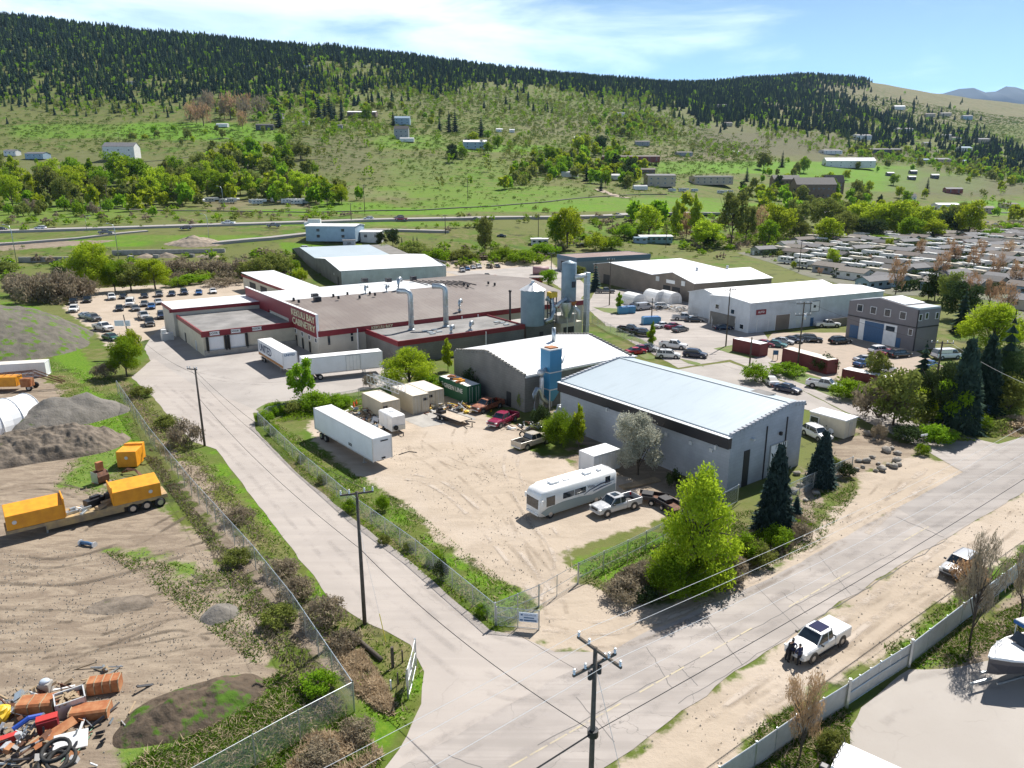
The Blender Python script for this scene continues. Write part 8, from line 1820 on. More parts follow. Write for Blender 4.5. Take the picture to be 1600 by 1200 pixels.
def con_t(s):
 rs = np.random.default_rng(s); V = []
 for i in range(5):
  f = i/5; z0 = .04+.9*f; r_ = .5*(1-f)**.9+.03
  for j in range(6): a = 2*math.pi*(j+.5*(i % 2))/6+rs.normal()*.2; r2 = r_*rs.uniform(.7,1.15); w2 = r_*.62; V.append([(0,0,z0+.24),(math.cos(a)*r2*.8-math.sin(a)*w2,math.sin(a)*r2*.8+math.cos(a)*w2,z0+rs.normal()*.012),(math.cos(a)*r2*1.1,math.sin(a)*r2*1.1,z0-.03),(math.cos(a)*r2*.8+math.sin(a)*w2,math.sin(a)*r2*.8-math.cos(a)*w2,z0+rs.normal()*.012)])
 return np.array(V)
def dec_t(s,n=46,shape='round'):
 rs = np.random.default_rng(s); lb = lobes_for(shape,rs); P = crown_points(rs,n,lb); return leaf_quads(P,.17,rs,1.3)
CONT = [con_t(i) for i in range(4)]; DECT = [dec_t(i) for i in range(4)]; BUT2 = [dec_t(i+19,70,'bush') for i in range(4)]; BUT = [dec_t(i+9,26,'bush') for i in range(4)]
FOR = [([(-400,-60),(0,0),(185,28),(370,52),(480,62),(620,74),(760,98),(830,105),(830,128),(740,128),(700,146),(640,140),(600,132),(560,138),(470,150),(400,160),(330,150),(230,165),(150,170),(0,165),(-400,175)],1.0),
 ([(780,100),(1000,112),(1130,118),(1190,108),(1250,112),(1262,150),(1200,165),(1190,196),(1095,196),(1080,172),(1000,158),(900,142),(800,126)],1.0),
 ([(1190,125),(1262,135),(1330,165),(1420,195),(1450,215),(1400,232),(1330,222),(1240,205),(1180,196)],.55),([(1400,205),(1500,225),(1620,240),(1620,272),(1540,262),(1460,245),(1330,232)],.45),
 ([(1520,240),(1700,255),(1700,290),(1600,285),(1540,265)],.8),
 ([(1240,100),(1300,96),(1356,108),(1352,134),(1242,130)],1.0),([(0,150),(480,148),(520,170),(430,185),(180,185),(0,190)],.16),([(640,120),(1000,160),(1090,200),(900,185),(700,160)],.03),([(1250,120),(1500,170),(1560,220),(1400,195)],.03),([(480,150),(640,140),(700,150),(560,175)],.2),([(1380,180),(1480,200),(1600,225),(1600,250),(1450,235)],.2),
 ([(470,92),(560,98),(640,112),(620,128),(520,126),(476,116)],-.85)]
P,rs = world_samples(100000,FOR,21,800,3300); n = len(P)
sc = np.clip(P[:,1]/1500,.75,1.25); nz = np.sin(P[:,0]/70+2*np.sin(P[:,1]/110))*np.sin(P[:,1]/85+1.5*np.sin(P[:,0]/60)); q = rs.uniform(-.2,1.3,n) > nz*.75; P = P[q]; sc = sc[q]; n = len(P); hs = rs.uniform(8,20,n)*sc; k = rs.uniform(size=n)
for lo,hi,m_,lb,ty in ((0,.66,'fir','dark conifer forest covering the ridge and the upper slopes',CONT),(.66,.87,'fir2','lighter green conifers mixed through the ridge forest',CONT),(.87,1,'green','broadleaf trees showing between the ridge conifers',DECT)):
 q = (k >= lo) & (k < hi); hq = hs[q]*(1 if ty is CONT else .6); mass('conifer_forest' if ty is CONT else 'woodland',lb,'forest',ty,P[q],hq,hq*(rs.uniform(.38,.58,q.sum()) if ty is CONT else 1),LM[m_],rs); print('forest',n)
DEC = [([(0,165),(180,185),(420,165),(520,180),(560,140),(700,150),(760,140),(640,120),(480,100),(470,150),(300,168),(0,160)],.30),([(640,125),(950,150),(1080,195),(1100,235),(900,215),(700,185),(560,175)],.14),([(930,130),(1020,150),(1050,165),(960,160),(850,140)],.35),([(920,190),(1010,180),(1050,200),(1060,225),(960,215)],.25),
 ([(1180,190),(1340,222),(1450,240),(1600,270),(1600,290),(1450,262),(1300,240),(1190,222)],.22),([(1150,170),(1350,190),(1500,215),(1600,225),(1400,215)],.16),([(430,300),(520,210),(700,200),(900,215),(880,300),(640,330)],.03),([(400,180),(560,180),(620,210),(440,220)],.25),([(1000,215),(1180,235),(1230,260),(1060,240)],.2),([(780,210),(900,245),(800,260),(760,235)],.12),([(1500,300),(1600,315),(1600,335),(1520,325)],.1)]
P,rs = world_samples(150000,DEC,22,600,3000); n = len(P); k = rs.uniform(size=n) < .55
hs = rs.uniform(5,12,n)
for sel,m_,nm,lb in ((k,'green','woodland','fresh green broadleaf woodland scattered over the slopes'),(~k,'olive','woodland','duller olive broadleaf woodland scattered over the slopes')): mass(nm,lb,'woodland',DECT,P[sel],hs[sel],hs[sel]*rs.uniform(.7,1.1,sel.sum()),LM[m_],rs)
SHR = [([(0,180),(400,200),(560,190),(800,180),(1100,210),(1200,250),(1050,300),(780,325),(560,340),(440,310),(340,240),(0,240)],.34),([(600,140),(1000,160),(1100,200),(800,190),(600,170)],.35),([(1000,200),(1200,230),(1100,250),(950,230)],.3),([(1100,130),(1600,170),(1600,230),(1300,180)],.3),([(0,385),(640,390),(900,350),(1240,345),(1240,400),(880,400),(500,440),(380,445),(0,470)],.30),([(650,325),(1050,320),(1050,335),(650,340)],.05)]
P,rs = world_samples(260000,SHR,23,240,2800); n = len(P); hs = rs.uniform(.8,3.2,n)*np.clip(P[:,1]/600,.6,1.9)
mass('scrub','low sage and scrub dotting the open hillside','scrub',BUT,P,hs,hs*rs.uniform(1.0,1.9,n),LM['shrubmix'],rs)
# ---- near grass tufts and reeds
def thicket(name,label,polys,n,h,m,seed,size,elong,up=None,cat='undergrowth',fr=.55):
 rs = np.random.default_rng(seed); out = []
 for poly,share in polys:
  Wp = W(poly); xs = [p[0] for p in Wp]; ys = [p[1] for p in Wp]; k = int(n*share*4); x = rs.uniform(min(xs),max(xs),k); y = rs.uniform(min(ys),max(ys),k); s_ = sdist(x,y,Wp)
  hh = np.clip(.5+.5*np.sin(x*fr+2*np.sin(y*fr*.8+seed))*np.sin(y*fr*1.1+2*np.sin(x*fr*.7)),0,1); ok = (s_ > 0) & (hh > .22); z = (rs.uniform(0,1,k)**.7)*hh*h*np.clip(s_/1.2,.3,1)
  out.append(np.stack([x[ok],y[ok],z[ok]],1)[:int(n*share)])
 P = np.concatenate(out); o = bpy.data.objects.new(name,tri_mesh(name,leaf_quads(P,size,rs,elong,up),4,m)); COL.objects.link(o); tag(o,label,cat,None,'stuff')
STR = [([(188,610),(205,600),(262,665),(330,735),(385,795),(420,850),(480,935),(545,990),(600,1060),(560,1095),(548,1085),(460,958),(400,880),(300,765),(235,688)],.62),([(235,700),(300,790),(400,915),(480,1020),(545,1112),(500,1130),(430,1030),(380,940),(300,820),(225,715)],.38)]
thicket('brush','brown leafless brush filling the ditch between fence and side road',STR,36000,1.25,LM['twig'],5,.085,5,.5,'brush',.8)
thicket('brush','olive undergrowth along the chain link fence of the dirt lot',STR,22000,1.2,LM['olive'],6,.13,1.8,None,'brush')
LB = [([(960,900),(1050,868),(1110,850),(1180,830),(1240,800),(1270,820),(1230,865),(1150,905),(1060,935),(985,945),(955,930)],1.0)]
thicket('brush','brown brush below the lime green tree',LB,22000,1.6,LM['twig'],8,.085,5,.5,'brush'); thicket('brush','green undergrowth below the lime green tree',LB,16000,1.1,LM['green'],9,.12,1.7,None,'brush')
FB = [([(405,660),(425,655),(520,740),(650,845),(780,960),(830,935),(840,950),(775,990),(640,880),(470,738)],.6),([(410,655),(430,640),(600,612),(645,604),(650,616),(560,636),(450,662)],.4)]
thicket('brush','green weeds growing through the gravel yard fence',FB,26000,.8,LM['green'],12,.10,1.8,None,'weeds',.9)
RB = [([(1290,600),(1420,655),(1460,690),(1540,690),(1600,670),(1600,610),(1480,580),(1400,590)],1.0)]
thicket('brush','mixed undergrowth of the roadside thicket on the right',RB,20000,2.6,LM['olive'],14,.22,1.8,None,'undergrowth',.3)
HB = [([(20,470),(100,478),(130,452),(250,444),(390,440),(380,424),(250,424),(120,430),(0,440)],1.0)]
thicket('brush','brown scrub belt behind the left gravel lot',HB,26000,3.4,LM['twig'],15,.3,3,.3,'scrub',.2); thicket('brush','green scrub belt behind the left gravel lot',HB,14000,2.4,LM['olive'],16,.34,1.6,None,'scrub',.2)
def tufts(name,label,polys,n,hmin,hmax,m,seed,wd=.05,cut=None):
 rs = np.random.default_rng(seed); pts = []
 for poly,share in polys:
  Wp = W(poly); xs = [p[0] for p in Wp]; ys = [p[1] for p in Wp]; k = int(n*share*3); x = rs.uniform(min(xs),max(xs),k); y = rs.uniform(min(ys),max(ys),k); s_ = sdist(x,y,Wp); nz = np.sin(x*.9+3*np.sin(y*.35))*np.sin(y*.8+2*np.sin(x*.4)); ok = (s_ > 0) & (nz > rs.uniform(-1,.6,k)); pts.append(np.stack([x[ok],y[ok]],1)[:int(n*share*1.2)])
 P = np.concatenate(pts); k = len(P); a = rs.uniform(0,6.28,k); h = rs.uniform(hmin,hmax,k); lean = rs.normal(size=(k,2))*1.1*h[:,None]; w_ = wd*rs.uniform(.6,1.5,k)
 ax = np.stack([np.cos(a)*w_,np.sin(a)*w_,np.zeros(k)],1); b0 = np.concatenate([P,np.full((k,1),.0)],1); tip = b0+np.concatenate([lean,h[:,None]],1)
 o = bpy.data.objects.new(name,tri_mesh(name,np.stack([b0-ax,b0+ax,tip],1),3,m)); COL.objects.link(o); tag(o,label,'grass' if 'grass' in name else 'reeds',None,'stuff')
def pebbles(name,label,polys,n,r0,r1,m,seed):
 rs = np.random.default_rng(seed); out = []
 for poly,share in polys:
  Wp = W(poly); xs = [p[0] for p in Wp]; ys = [p[1] for p in Wp]; k = int(n*share*3); x = rs.uniform(min(xs),max(xs),k); y = rs.uniform(min(ys),max(ys),k); ok = (sdist(x,y,Wp) > 0) & (np.sin(x*.7+2*np.sin(y*.5))*np.sin(y*.6) > rs.uniform(-1,1,k)); out.append(np.stack([x[ok],y[ok]],1)[:int(n*share)])
 P = np.concatenate(out); k = len(P); r = (rs.uniform(r0**.5,r1**.5,k)**2)[:,None]; a = rs.uniform(0,6.28,k); T = [np.concatenate([P+r*np.stack([np.cos(a+q),np.sin(a+q)],1),np.full((k,1),.03)],1) for q in (0,2.1,4.2)]; top = np.concatenate([P+r*rs.normal(size=(k,2))*.2,r*.9+.03],1)
 o = bpy.data.objects.new(name,tri_mesh(name,np.concatenate([np.stack([T[i],T[(i+1) % 3],top],1) for i in range(3)]),3,m)); COL.objects.link(o); tag(o,label,'stones',None,'stuff')
pebbles('pebbles','loose stones and clods on the dirt lot and road shoulders',[([(-20,860),(380,860),(440,1010),(330,1160),(-20,1220)],.35),([(600,700),(800,700),(900,900),(850,1000),(640,760)],.12),([(950,1200),(1400,890),(1600,770),(1600,850),(1160,1200)],.2),([(1000,1030),(1400,790),(1440,715),(1100,940)],.12),([(1180,1120),(1330,1110),(1320,1200),(1150,1210)],.05),([(1430,1040),(1600,900),(1600,1010),(1480,1046)],.16)],7000,.03,.09,M['rock'],4)
VG = [([(398,668),(470,735),(560,812),(650,880),(775,985),(790,990),(765,985),(636,872),(546,806),(456,732)],.06),([(186,600),(300,720),(420,870),(560,1060),(560,1110),(640,1140),(662,1060),(640,1010),(560,968),(520,942),(400,790),(300,692),(230,620)],.30),([(408,668),(470,735),(650,875),(775,985),(835,945),(740,870),(640,790),(560,745),(480,690),(430,660)],.16),([(880,890),(1060,820),(1150,800),(1240,790),(1330,745),(1340,770),(1280,850),(1180,895),(1010,945),(960,935)],.18),([(1380,1012),(1545,893),(1640,830),(1640,880),(1500,980),(1400,1035)],.10),([(1150,1210),(1190,1130),(1262,1096),(1330,1110),(1325,1160),(1290,1230)],.08),([(180,1215),(300,1120),(440,1050),(520,1100),(560,1130),(600,1190),(500,1260)],.16),([(1420,1042),(1500,985),(1600,940),(1620,990),(1480,1046)],.06),([(60,560),(215,600),(215,700),(160,780),(80,760),(130,690)],.1),([(160,860),(380,900),(450,1010),(400,1040)],.06)]
P,rs = world_samples(60000,[([(865,400),(860,352),(1000,345),(1245,344),(1245,398),(1180,392),(1060,388),(1030,372),(900,380)],.22),([(385,442),(395,398),(450,405),(470,440)],.5),([(0,440),(0,415),(160,405),(360,402),(420,418),(380,436),(120,432)],.16),([(590,402),(800,392),(860,392),(850,408),(700,414),(620,412)],.35),([(0,356),(240,350),(560,338),(560,330),(240,336),(0,342)],.10),([(1180,400),(1262,366),(1600,356),(1600,364),(1262,376),(1200,404)],.3),([(650,345),(1000,340),(1000,350),(650,362)],.06)],41,230,640); n = len(P); hs = rs.uniform(1.2,4.2,n); k = rs.uniform(size=n)
for lo,hi,m_,lb in ((0,.4,'green','fresh green bushes'),(.4,.75,'olive','dull olive bushes'),(.75,1,'twig','leafless brown bushes')):
 q = (k >= lo) & (k < hi); mass('scrub',lb+' scattered between the highway and the industrial lots','scrub',BUT2,P[q],hs[q],hs[q]*rs.uniform(1.0,1.8,q.sum()),LM[m_],rs)
# denser groves beyond the highway, merged
GT = [dec_t(40+i,190) for i in range(3)]
GRV = [([(-60,328),(100,320),(235,318),(330,296),(480,300),(560,318),(500,322),(330,312),(240,326),(0,334)],.9),([(-60,300),(120,285),(330,290),(330,300),(235,316),(0,322)],.9),([(300,300),(480,300),(500,255),(450,235),(380,235),(320,245)],.55),([(300,165),(480,150),(560,165),(700,185),(560,175),(420,190),(300,190)],.5),([(770,305),(820,255),(960,235),(1010,262),(1000,290),(960,300),(880,285)],.6),([(1150,310),(1190,270),(1340,305),(1420,335),(1600,345),(1500,350),(1250,345)],.5),([(1340,232),(1480,240),(1620,270),(1620,300),(1480,270),(1340,250)],.5),([(920,192),(1010,182),(1050,202),(960,212)],.8),([(980,345),(1240,340),(1240,352),(980,356)],.5)]
P,rs = world_samples(16000,GRV,31,370,2400); n = len(P); hs = rs.uniform(8,15,n); k = rs.uniform(size=n)
for lo,hi,m_,lb in ((0,.4,'lime','bright spring green part of the groves on the lower slope'),(.4,.7,'green','mid green part of the groves on the lower slope'),(.7,1,'olive','grey olive part of the groves on the lower slope')):
 q = (k >= lo) & (k < hi); mass('grove',lb,'grove',GT,P[q],hs[q],hs[q]*rs.uniform(.75,1.1,q.sum()),LM[m_],rs)
print('grove',n)
tufts('grass','green grass growing on the verges, banks and fence lines',VG,120000,.06,.26,LM['grass'],1,.05)
tufts('dry_grass','dry straw coloured grass mixed into the verges',VG,36000,.08,.34,LM['straw'],2,.035)
thicket('reeds','trampled dry reeds in the ditch by the road corner',[([(512,1000),(560,1010),(600,1070),(625,1120),(590,1110),(550,1075)],.6),([(480,1150),(560,1140),(600,1180),(540,1230),(430,1230)],.3),([(175,590),(200,600),(260,690),(245,700)],.25),([(1560,650),(1640,650),(1640,690),(1560,680)],.2)],15000,.55,LM['straw'],3,.10,7,None,'reeds',1.3)
# ================================================================== TRAILER PARK, FAR HOUSES, YARDS, MOUNTAIN, HAZE
WC = {'white': (.62,.62,.6),'tan': (.42,.36,.28),'grey': (.26,.27,.28),'sage': (.28,.31,.26),'blue': (.26,.36,.44),'pink': (.45,.33,.30),'brown': (.17,.12,.09),'dark': (.07,.07,.075),'teal': (.16,.27,.27),'redb': (.20,.06,.05),'yellow': (.75,.60,.03),'cream': (.52,.47,.38)}
WM = {k: mat('wall_paint_'+k,c,.8,var=.15,vs=.6) for k,c in WC.items()}; RM = {k: mat('roof_'+k,c,.8,var=.2,vs=.5) for k,c in {'grey': (.13,.13,.14),'dark': (.05,.048,.05),'brown': (.10,.078,.065),'white': (.75,.75,.75),'blue': (.20,.29,.37),'tan': (.16,.14,.12)}.items()}
HP = {}
def house(kind,L,W_,h,rise,wc,rc,loc,rz,label,cat,group=None,wins=4,name='house',deck=False,arch=False):
 key = (kind,wc,rc,round(L),round(W_),round(h),wins,arch)
 if key in HP: t = dup(HP[key],loc,rz,label,group); return t
 t = thing(name,label,cat,loc,rz,group)
 if arch:
  MB().loft([[(x,W_/2*math.cos(a),h*math.sin(a)**.7) for a in [math.pi*k/10 for k in range(11)]] for x in (-L/2,L/2)]).build('cover',WM[wc],t); MB().box((-L/2-.05,0,h*.35),(.1,W_*.5,h*.7)).build('door',M['tin'],t)
 else:
  pr = [(-W_/2,h),(0,h+rise),(W_/2,h)]; vs,fs = hull_x(pr,-L/2,L/2); vs = [(y,x,z-(.6 if z == 0 else 0)) for x,y,z in vs]; MB().add(vs,[f[::-1] for f in fs]).build('wall',WM[wc],t)
  mb = MB(); sl = rise/(W_/2); o_ = .35
  for s in (-1,1): slab(mb,(Vector((-L/2-o_,0,h+rise+.03)),Vector((L/2+o_,0,h+rise+.03))),(Vector((-L/2-o_,s*(W_/2+o_),h-sl*o_+.03)),Vector((L/2+o_,s*(W_/2+o_),h-sl*o_+.03))),.14)
  mb.build('roof',RM[rc],t)
  for s in (-1,1):
   for k in range(wins):
    x = -L/2+L*(k+.5)/wins; zs = [h*.58] if h < 4.5 else [h*.28,h*.72]
    for z in zs: MB().box((x,s*(W_/2+.02),z),(min(1.4,L/wins*.5),.06,min(1.2,h*.32))).build('window',M['glass'],t)
  MB().box((-L/2-.02,W_*.15,h*.35),(.06,1.0,min(2.1,h*.7))).build('door',WM['white' if wc != 'white' else 'grey'],t); MB().box((-L/2-.03,-W_*.22,h*.55),(.06,W_*.28,h*.35)).build('window',M['glass'],t)
  if deck: MB().box((0,-W_/2-1.6,1.0),(L*.6,3.2,.15)).build('deck',RM['tan'],t)
 HP[key] = t; return t
def rv(kind,col,loc,rz,label,group=None):
 key = ('rv',kind,col)
 if key in HP: return dup(HP[key],loc,rz,label,group)
 t = thing('camper',label,'camper trailer',loc,rz,group); L = 9.5 if kind else 7
 if kind: pr = [(-4.7,.7),(-4.75,3.1),(-4.4,3.5),(2.0,3.5),(4.4,3.55),(4.8,3.1),(4.6,2.0),(2.2,1.8),(2.0,.7)]
 else: pr = [(-3.5,.6),(-3.55,2.7),(-3.2,3.0),(3.0,3.0),(3.5,2.3),(3.3,.6)]
 MB().loft([[(x,y,z) for x,z in pr] for y in (-1.25,1.25)]).build('body',WM[col],t,bevel=.06)
 for s in (-1,1):
  for x in (-3,-.8,.9): MB().box((x,s*1.27,2.1),(1.1,.05,.7)).build('window',M['glass'],t)
  MB().box((-.5,s*1.27,1.2),(6,.04,.25)).build('stripe',WM['grey'],t); MB().cyl((-.6,s*1.0,.38),.38,s*.25,12,ax='y').build('wheel',M['black'],t)
 MB().box((-4.8 if kind else -3.57,0,2.1),(.06,1.3,.9)).build('window',M['glass'],t)
 MB().box((-1,0,3.62 if kind else 3.12),(.9,.8,.25)).build('air_conditioner',M['white'],t)
 if kind: MB().box((0,-2.1,3.0),(4,1.7,.08)).build('awning',WM['white'],t)
 HP[key] = t; return t
random.seed(77)
PARK = [(1196,408),(1150,395),(1210,392),(1262,374),(1600,362),(1680,372),(1690,520),(1600,520),(1552,470),(1480,462),(1400,462),(1345,452),(1262,432)]
pk = W(PARK); o = sheet('trailer_park_lane',[(p[0],p[1]) for p in pk],.06,mat('park_ground',(.085,.10,.045),.9,col2=(.14,.125,.10),vs=.12),.8,6)
ex = Vector((math.cos(V25),math.sin(V25),0)); ey = Vector((-math.sin(V25),math.cos(V25),0)); org = at(1345,456); cnt = 0; rows = {}
for r_ in range(-3,18):
 for k in range(-16,32):
  p = org+ex*(k*10.2+(r_ % 2)*3)+ey*(r_*16.5+5)
  x_,y_ = proj(p)
  if x_ < 1100 or x_ > 1660 or sdist(np.array([p.x]),np.array([p.y]),pk)[0] < 4: continue
  u = random.random(); rows.setdefault(r_,[])
  if u < .06: continue
  p2 = p+ex*random.uniform(-.8,.8)+ey*random.uniform(-1.5,1.5)
  if u < .60: c = random.choice(['white','white','cream']); t = rv(random.choice([0,1,1]),c,p2,V25+R(90)+(math.pi if random.random() < .5 else 0)+random.uniform(-.08,.08),'x'); d = '%s camper' % ('cream' if c == 'cream' else 'white')
  else: c = random.choice(['tan','grey','sage','white','blue','pink','cream']); rc = random.choice(['grey','grey','dark','brown','tan']); t = house('mobile',random.choice([11,13]),5.2,2.8,1.2,c,rc,p2,V25+R(90) if random.random() < .8 else V25,'x','mobile home',None,3,'mobile_home'); d = '%s mobile home with %s roof' % (c if c != 'sage' else 'sage green',rc)
  rows[r_].append((x_,t,d)); cnt += 1
print('park',cnt)
for n_,(r_,L_) in enumerate(sorted((k,v) for k,v in rows.items() if v)):
 L_.sort(key=lambda q: q[0])
 for i,(x_,t,d) in enumerate(L_): t['label'] = '%s, %s in %s row of trailer park' % (d,ORDN(i),ORDN(n_)) ; t['group'] = 'homes and campers of the trailer park'
 xs = [proj(org+ex*(k*10.2)+ey*(r_*16.5-4.5)) for k in range(-20,40)]; ks = [k for k in range(-20,40) if sdist(np.array([(org+ex*(k*10.2)+ey*(r_*16.5-4.5)).x]),np.array([(org+ex*(k*10.2)+ey*(r_*16.5-4.5)).y]),pk)[0] > 3]
 if len(ks) > 2:
  a,b_ = org+ex*(ks[0]*10.2)+ey*(r_*16.5-4.5),org+ex*(ks[-1]*10.2)+ey*(r_*16.5-4.5); L = (b_-a).length; rs = np.random.default_rng(r_+50)
  Q = np.stack([rs.uniform(0,L,int(L*26)),rs.normal(size=int(L*26))*.55,rs.uniform(.1,3.3,int(L*26))],1)
  o = bpy.data.objects.new('hedge',tri_mesh('hedge',leaf_quads(Q,.55,rs),4,LM['dark'])); COL.objects.link(o); o.location = a; o.rotation_euler.z = V25; tag(o,'clipped dark cedar hedge, %s from the front of the trailer park' % ORDN(n_),'hedge','hedges of the trailer park')
def fh(px,row,wpx,hpx,wc,rc,label,cat='house',wins=4,rz=None,rise=.3,arch=False,nm='house',depth=.6):
 p = gp(px,row)
 if p is None: return
 k = pxm(p); L = wpx/k; h = hpx/k; W_ = max(4.5,min(L*depth,22)); hh = h/(1+rise*.6)*.85; house('far'+str(px),L,W_,hh,hh*rise,wc,rc,p+Vector((0,0,.2)),R(random.uniform(-9,9)) if rz is None else R(rz),label,cat,None,wins,nm,False,arch)
FH = [(192,249,46,26,'white','grey','two storey white house with grey roof above the left grove'),(174,249,10,12,'dark','dark','small dark annex left of the two storey white house','shed',1),(567,183,44,9,'brown','white','long low barn with white roof on the upper slope','barn',8),(629,195,24,13,'blue','blue','blue roofed house high on the open slope'),(628,217,22,20,'grey','dark','tall dark grey house on the open slope'),(742,233,36,14,'blue','white','pale blue farmhouse at the edge of the open slope'),
 (525,374,78,26,'blue','white','large pale blue shed beside the highway','shed',2,-6,.12),(582,377,32,18,'white','white','low white annex right of the large pale blue shed','shed',2,-4,.15),(546,386,18,12,'grey','grey','grey container on the lawn below the pale blue shed','container',1,10,.05),
 (843,382,26,10,'white','white','white roofed trailer beside the big round tree','trailer',3,0,.1),(1022,378,50,11,'teal','white','long teal mobile home with white roof behind the flat building','mobile home',6,3,.15),(1000,379,20,9,'blue','blue','low blue annex left of the long teal mobile home','shed',2,3,.1),
 (905,222,16,9,'white','white','bright white house in the hillside hamlet'),(1003,228,22,8,'grey','dark','dark roofed house at the top of the hamlet'),(968,183,16,7,'white','grey','small house high above the hamlet'),(1068,244,24,7,'grey','dark','low dark house right of the hamlet'),(1148,241,10,5,'white','white','small white hut by the vineyard','hut',1),
 (985,253,88,10,'redb','brown','long dark red building on the terrace above the brown roofed shop','building',8,-4,.3),(1030,291,44,20,'tan','grey','tan building with pale roof by the white roadside yard','building',4,4,.15),(1110,288,60,14,'tan','grey','long low tan building behind the roadside tables','building',6,4,.1),(1012,272,22,9,'brown','brown','brown cottage below the red terrace building'),
 (1225,296,40,22,'brown','dark','left wing of the long brown inn','inn',5,-3,.4),(1268,312,60,34,'brown','dark','long three storey brown inn with many gables','inn',8,-3,.45),(1300,303,28,28,'brown','dark','right gable tower of the brown inn','inn',3,-3,.6),
 (1325,262,74,15,'white','white','long bright white barn on the green farm field','barn',5,-5,.5),(1297,241,30,7,'white','grey','low farm sheds above the long white barn','shed',4),(1380,240,48,8,'dark','dark','long low dark farm building above the field','barn',5),(1390,275,11,6,'dark','white','small white roofed shelter on the green field, leftmost','shelter',1),(1426,272,11,6,'dark','white','small white roofed shelter on the green field, top','shelter',1),(1424,281,11,6,'dark','white','small white roofed shelter on the green field, lowest','shelter',1),(1460,279,11,7,'dark','white','small white roofed shelter on the green field, rightmost','shelter',1),
 (1467,256,28,9,'pink','grey','pinkish house cluster right of the farm','house',3),(1440,255,18,7,'grey','blue','grey house below the fir wood'),(1345,219,26,9,'white','grey','white house with porch below the fir wood'),(1404,172,16,7,'white','white','bright white roofed house high in the fir wood'),(1411,208,24,8,'white','grey','large pale house in the fir wood'),(1452,183,14,6,'tan','brown','brown house on the dry hillside, left'),(1476,182,16,6,'tan','grey','tan house on the dry hillside, right'),(1510,187,14,7,'blue','grey','blue grey house high on the right hillside'),(1447,228,12,6,'cream','grey','small cream house among the right hand firs'),
 (1478,216,14,6,'white','grey','white house on the right slope, left of a pair'),(1492,220,14,6,'white','brown','white house on the right slope, right of a pair'),(1533,223,20,7,'tan','grey','tan house on the right slope'),(1505,238,20,9,'white','blue','large white house with blue roof on the right'),(1501,258,16,8,'grey','blue','grey house beside the vineyard at right'),(1488,302,24,9,'redb','grey','red brown barn at the field corner','barn',2),(1475,336,34,20,'white','white','white double hall behind the willow belt','hall',3,0,.15),(1420,319,16,16,'white','grey','tall pale house behind the willow belt'),(1532,333,32,11,'pink','tan','pink walled shop at the highway','shop',4),(1575,325,24,8,'tan','brown','brown roofed shop right of the pink shop','shop',3),
 (480,107,12,5,'white','blue','tiny house at the upper forest edge'),(205,132,10,5,'white','grey','tiny pale house inside the left forest'),(1305,177,14,6,'grey','dark','grey cabin inside the right forest'),(1136,197,14,6,'tan','brown','small tan cabin at the forest edge'),(1128,168,14,5,'grey','grey','small grey cabin high in the forest'),(60,248,30,10,'blue','grey','bluish house behind the left grove'),(20,243,20,9,'white','grey','pale house at the far left behind the grove'),(415,203,26,9,'dark','dark','dark shed beside the leafless grove','shed',2),(436,186,14,9,'grey','dark','grey house with dark roof beside the leafless grove'),(478,195,10,6,'white','grey','small white hut on the upper slope','hut',1),(530,201,12,6,'grey','grey','grey hut on the upper slope','hut',1),(780,206,10,5,'white','white','small white hut right of the two dark firs','hut',1),(800,207,8,5,'white','white','tiny white shed on the upper meadow','shed',1)]
for q in FH:
 px,row,wpx,hpx,wc,rc,lb = q[:7]; cat = q[7] if len(q) > 7 else 'house'; wn = q[8] if len(q) > 8 else 3; rz = q[9] if len(q) > 9 else None; rise = q[10] if len(q) > 10 else .35
 fh(px,row,wpx,hpx,wc,rc,lb,cat,wn,rz,rise,nm=cat.replace(' ','_') if cat not in ('inn','hall','hut') else cat+'_building')
for px,row,wpx,hpx,lb in ((348,199,18,8,'white arched shelter on the upper left meadow'),(636,222,22,9,'white arched shelter below the tall grey house'),(890,277,26,12,'white arched barn left in the roadside grove'),(949,281,46,12,'long white arched barn in the roadside grove'),(1000,297,22,10,'round white shelter beside the tan building')): fh(px,row,wpx,hpx,'white','white',lb,'shelter',1,arch=True,nm='arched_shelter',depth=.45)
# storage containers, tank and trailers by the highway
for i,(px,row,wpx,c) in enumerate(((720,364,42,'cream'),(752,366,42,'cream'),(716,374,34,'white'),(735,378,34,'tan'),(752,381,36,'sage'),(768,377,22,'tan'))): p = at(px,row+6); k = pxm(p); L = min(12.2,wpx/k); house('cont%d' % i,L,2.6,2.9,.05,c,'white' if i < 3 else 'tan',p,R(8 if i < 2 else -14),'%s storage container in the upper gravel yard, %s of six' % (c if c != 'sage' else 'sage green',ORDN(i)),'container','storage containers in the upper gravel yard',1,'storage_container')
p = at(676,386); t = thing('yellow_tank','bright yellow upright round tank in the storage yard','tank',p); MB().cyl((0,0,0),1.9,4.6,20).build('shell',WM['yellow'],t,True); MB().lathe([(1.95,4.6),(0,5.2)],n=20).build('lid',WM['yellow'],t)
p = gp(489,356)+Vector((0,0,.4)); t = thing('box_truck','white box truck on the highway beside the pale blue shed','truck',p,R(180)); MB().box((-1,0,2.3),(6,2.5,3.0)).build('box',M['white'],t); MB().box((3,0,1.4),(2.0,2.2,1.9)).build('cab',M['white'],t,bevel=.2); MB().box((4.02,0,1.9),(.05,1.9,.7)).build('windscreen',M['glass'],t)
for x in (-2.4,3):
 for s in (-1,1): tag_wheel(t,x,s*.95,.45,.25,s)
for i,(px,row) in enumerate(((312,318),(330,317),(350,318),(364,318),(398,319),(405,320),(432,316),(452,319),(464,320),(476,319),(1050,300),(1068,300),(1085,300),(1128,303),(1140,302))):
 p = gp(px,row); rv(i % 2,'white',p,R(random.uniform(-30,30)),'x'); t = COL.objects[-1]
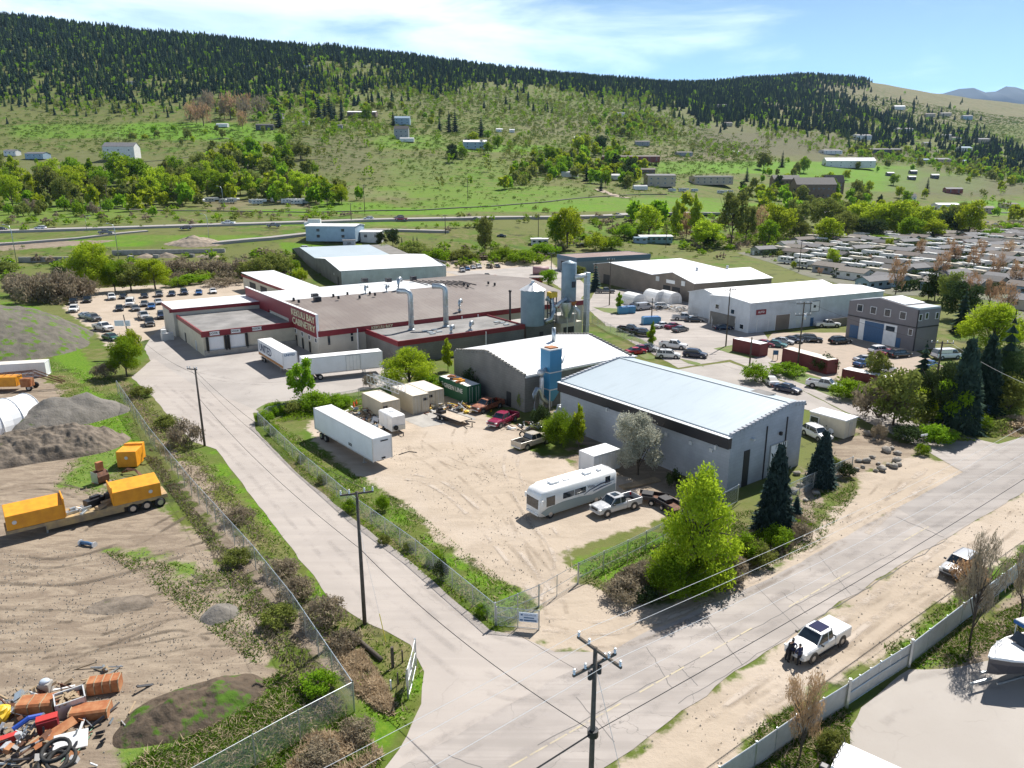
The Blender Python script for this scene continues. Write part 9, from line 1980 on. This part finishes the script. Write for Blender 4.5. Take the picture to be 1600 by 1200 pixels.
RVL = [o for o in COL.objects if o.get('label') == 'x' and o.name.startswith('camper')]
RVL.sort(key=lambda o: proj(o.location)[0])
for i,o in enumerate(RVL): o['label'] = 'white camper %s, %s from the left' % (('in the roadside yard above the highway',ORDN(i)) if i < 10 else ('by the right roadside yard',ORDN(i-10))); o['group'] = 'campers parked in the roadside yards'
for i in range(9):
 px = 1490+i*13; p = gp(px,348+(i % 2)*4); vehicle(['sedan','suv'][i % 2],'parked vehicle at the highway shops, %s from the left' % ORDN(i),['white','silver','red','grey','white'][i % 5],px,350,R(80),z=p,group='vehicles at the highway shops')
# distant mountain; the blue of far haze is put into its base colour
vs,fs = [],[]
for i in range(61):
 x = 2600+i*160; hgt = 1215+min(70,max(0,i-19)*9)+10*math.sin(i*.8)-max(0,18-i)*20
 for j,(yy,f) in enumerate(((8600,0),(9000,.45),(9500,.85),(10000,1.0),(11000,.6))): vs.append((x,yy+100*math.sin(i*.7+j),-100+hgt*f*(1+.03*math.sin(i*1.7+j*2))))
fs = [(i*5+j,(i+1)*5+j,(i+1)*5+j+1,i*5+j+1) for i in range(60) for j in range(4)]
o = MB().add(vs,fs).build('mountain',mat('haze_blue_forested_mountain',(.005,.03,.06),.95),None,True); o['kind'] = 'structure'
hzm = bpy.data.materials.new('thin_air'); hzm.use_nodes = True; t = hzm.node_tree; t.nodes.clear(); oo = N(t,'ShaderNodeOutputMaterial'); pv = N(t,'ShaderNodeVolumePrincipled'); pv.inputs['Color'].default_value = (.50,.72,1,1); pv.inputs['Density'].default_value = .000018; pv.inputs['Anisotropy'].default_value = .2; t.links.new(pv.outputs[0],oo.inputs['Volume'])
o = MB().box((2500,5400,649),(22000,13000,1502)).build('haze',hzm); o['kind'] = 'stuff'; o['label'] = 'thin bluish air over the valley'; o['category'] = 'haze'
# ================================================================== LABELS for the many plants
ORD = ['first','second','third','fourth','fifth','sixth','seventh','eighth','ninth','tenth','eleventh','twelfth','thirteenth','fourteenth','fifteenth','sixteenth','seventeenth','eighteenth','nineteenth','twentieth']
gr = {}
for t_,d_,zn,px_ in AUTO+AUTO0: gr.setdefault((d_,zn or 'on the slope'),[]).append((px_,t_))
for (d_,zn),L_ in gr.items():
 L_.sort(key=lambda q: q[0])
 for i,(px_,t_) in enumerate(L_):
  lb = d_+' '+zn
  if len(L_) > 1: lb += ', '+(ORD[i] if i < 20 else '%dth' % (i+1))+(' from the left' if len(lb.split()) < 13 else ' from left')
  t_['label'] = ' '.join(lb.split()[:16])
  if len(L_) > 1 and 'group' not in t_: t_['group'] = d_+'s '+zn
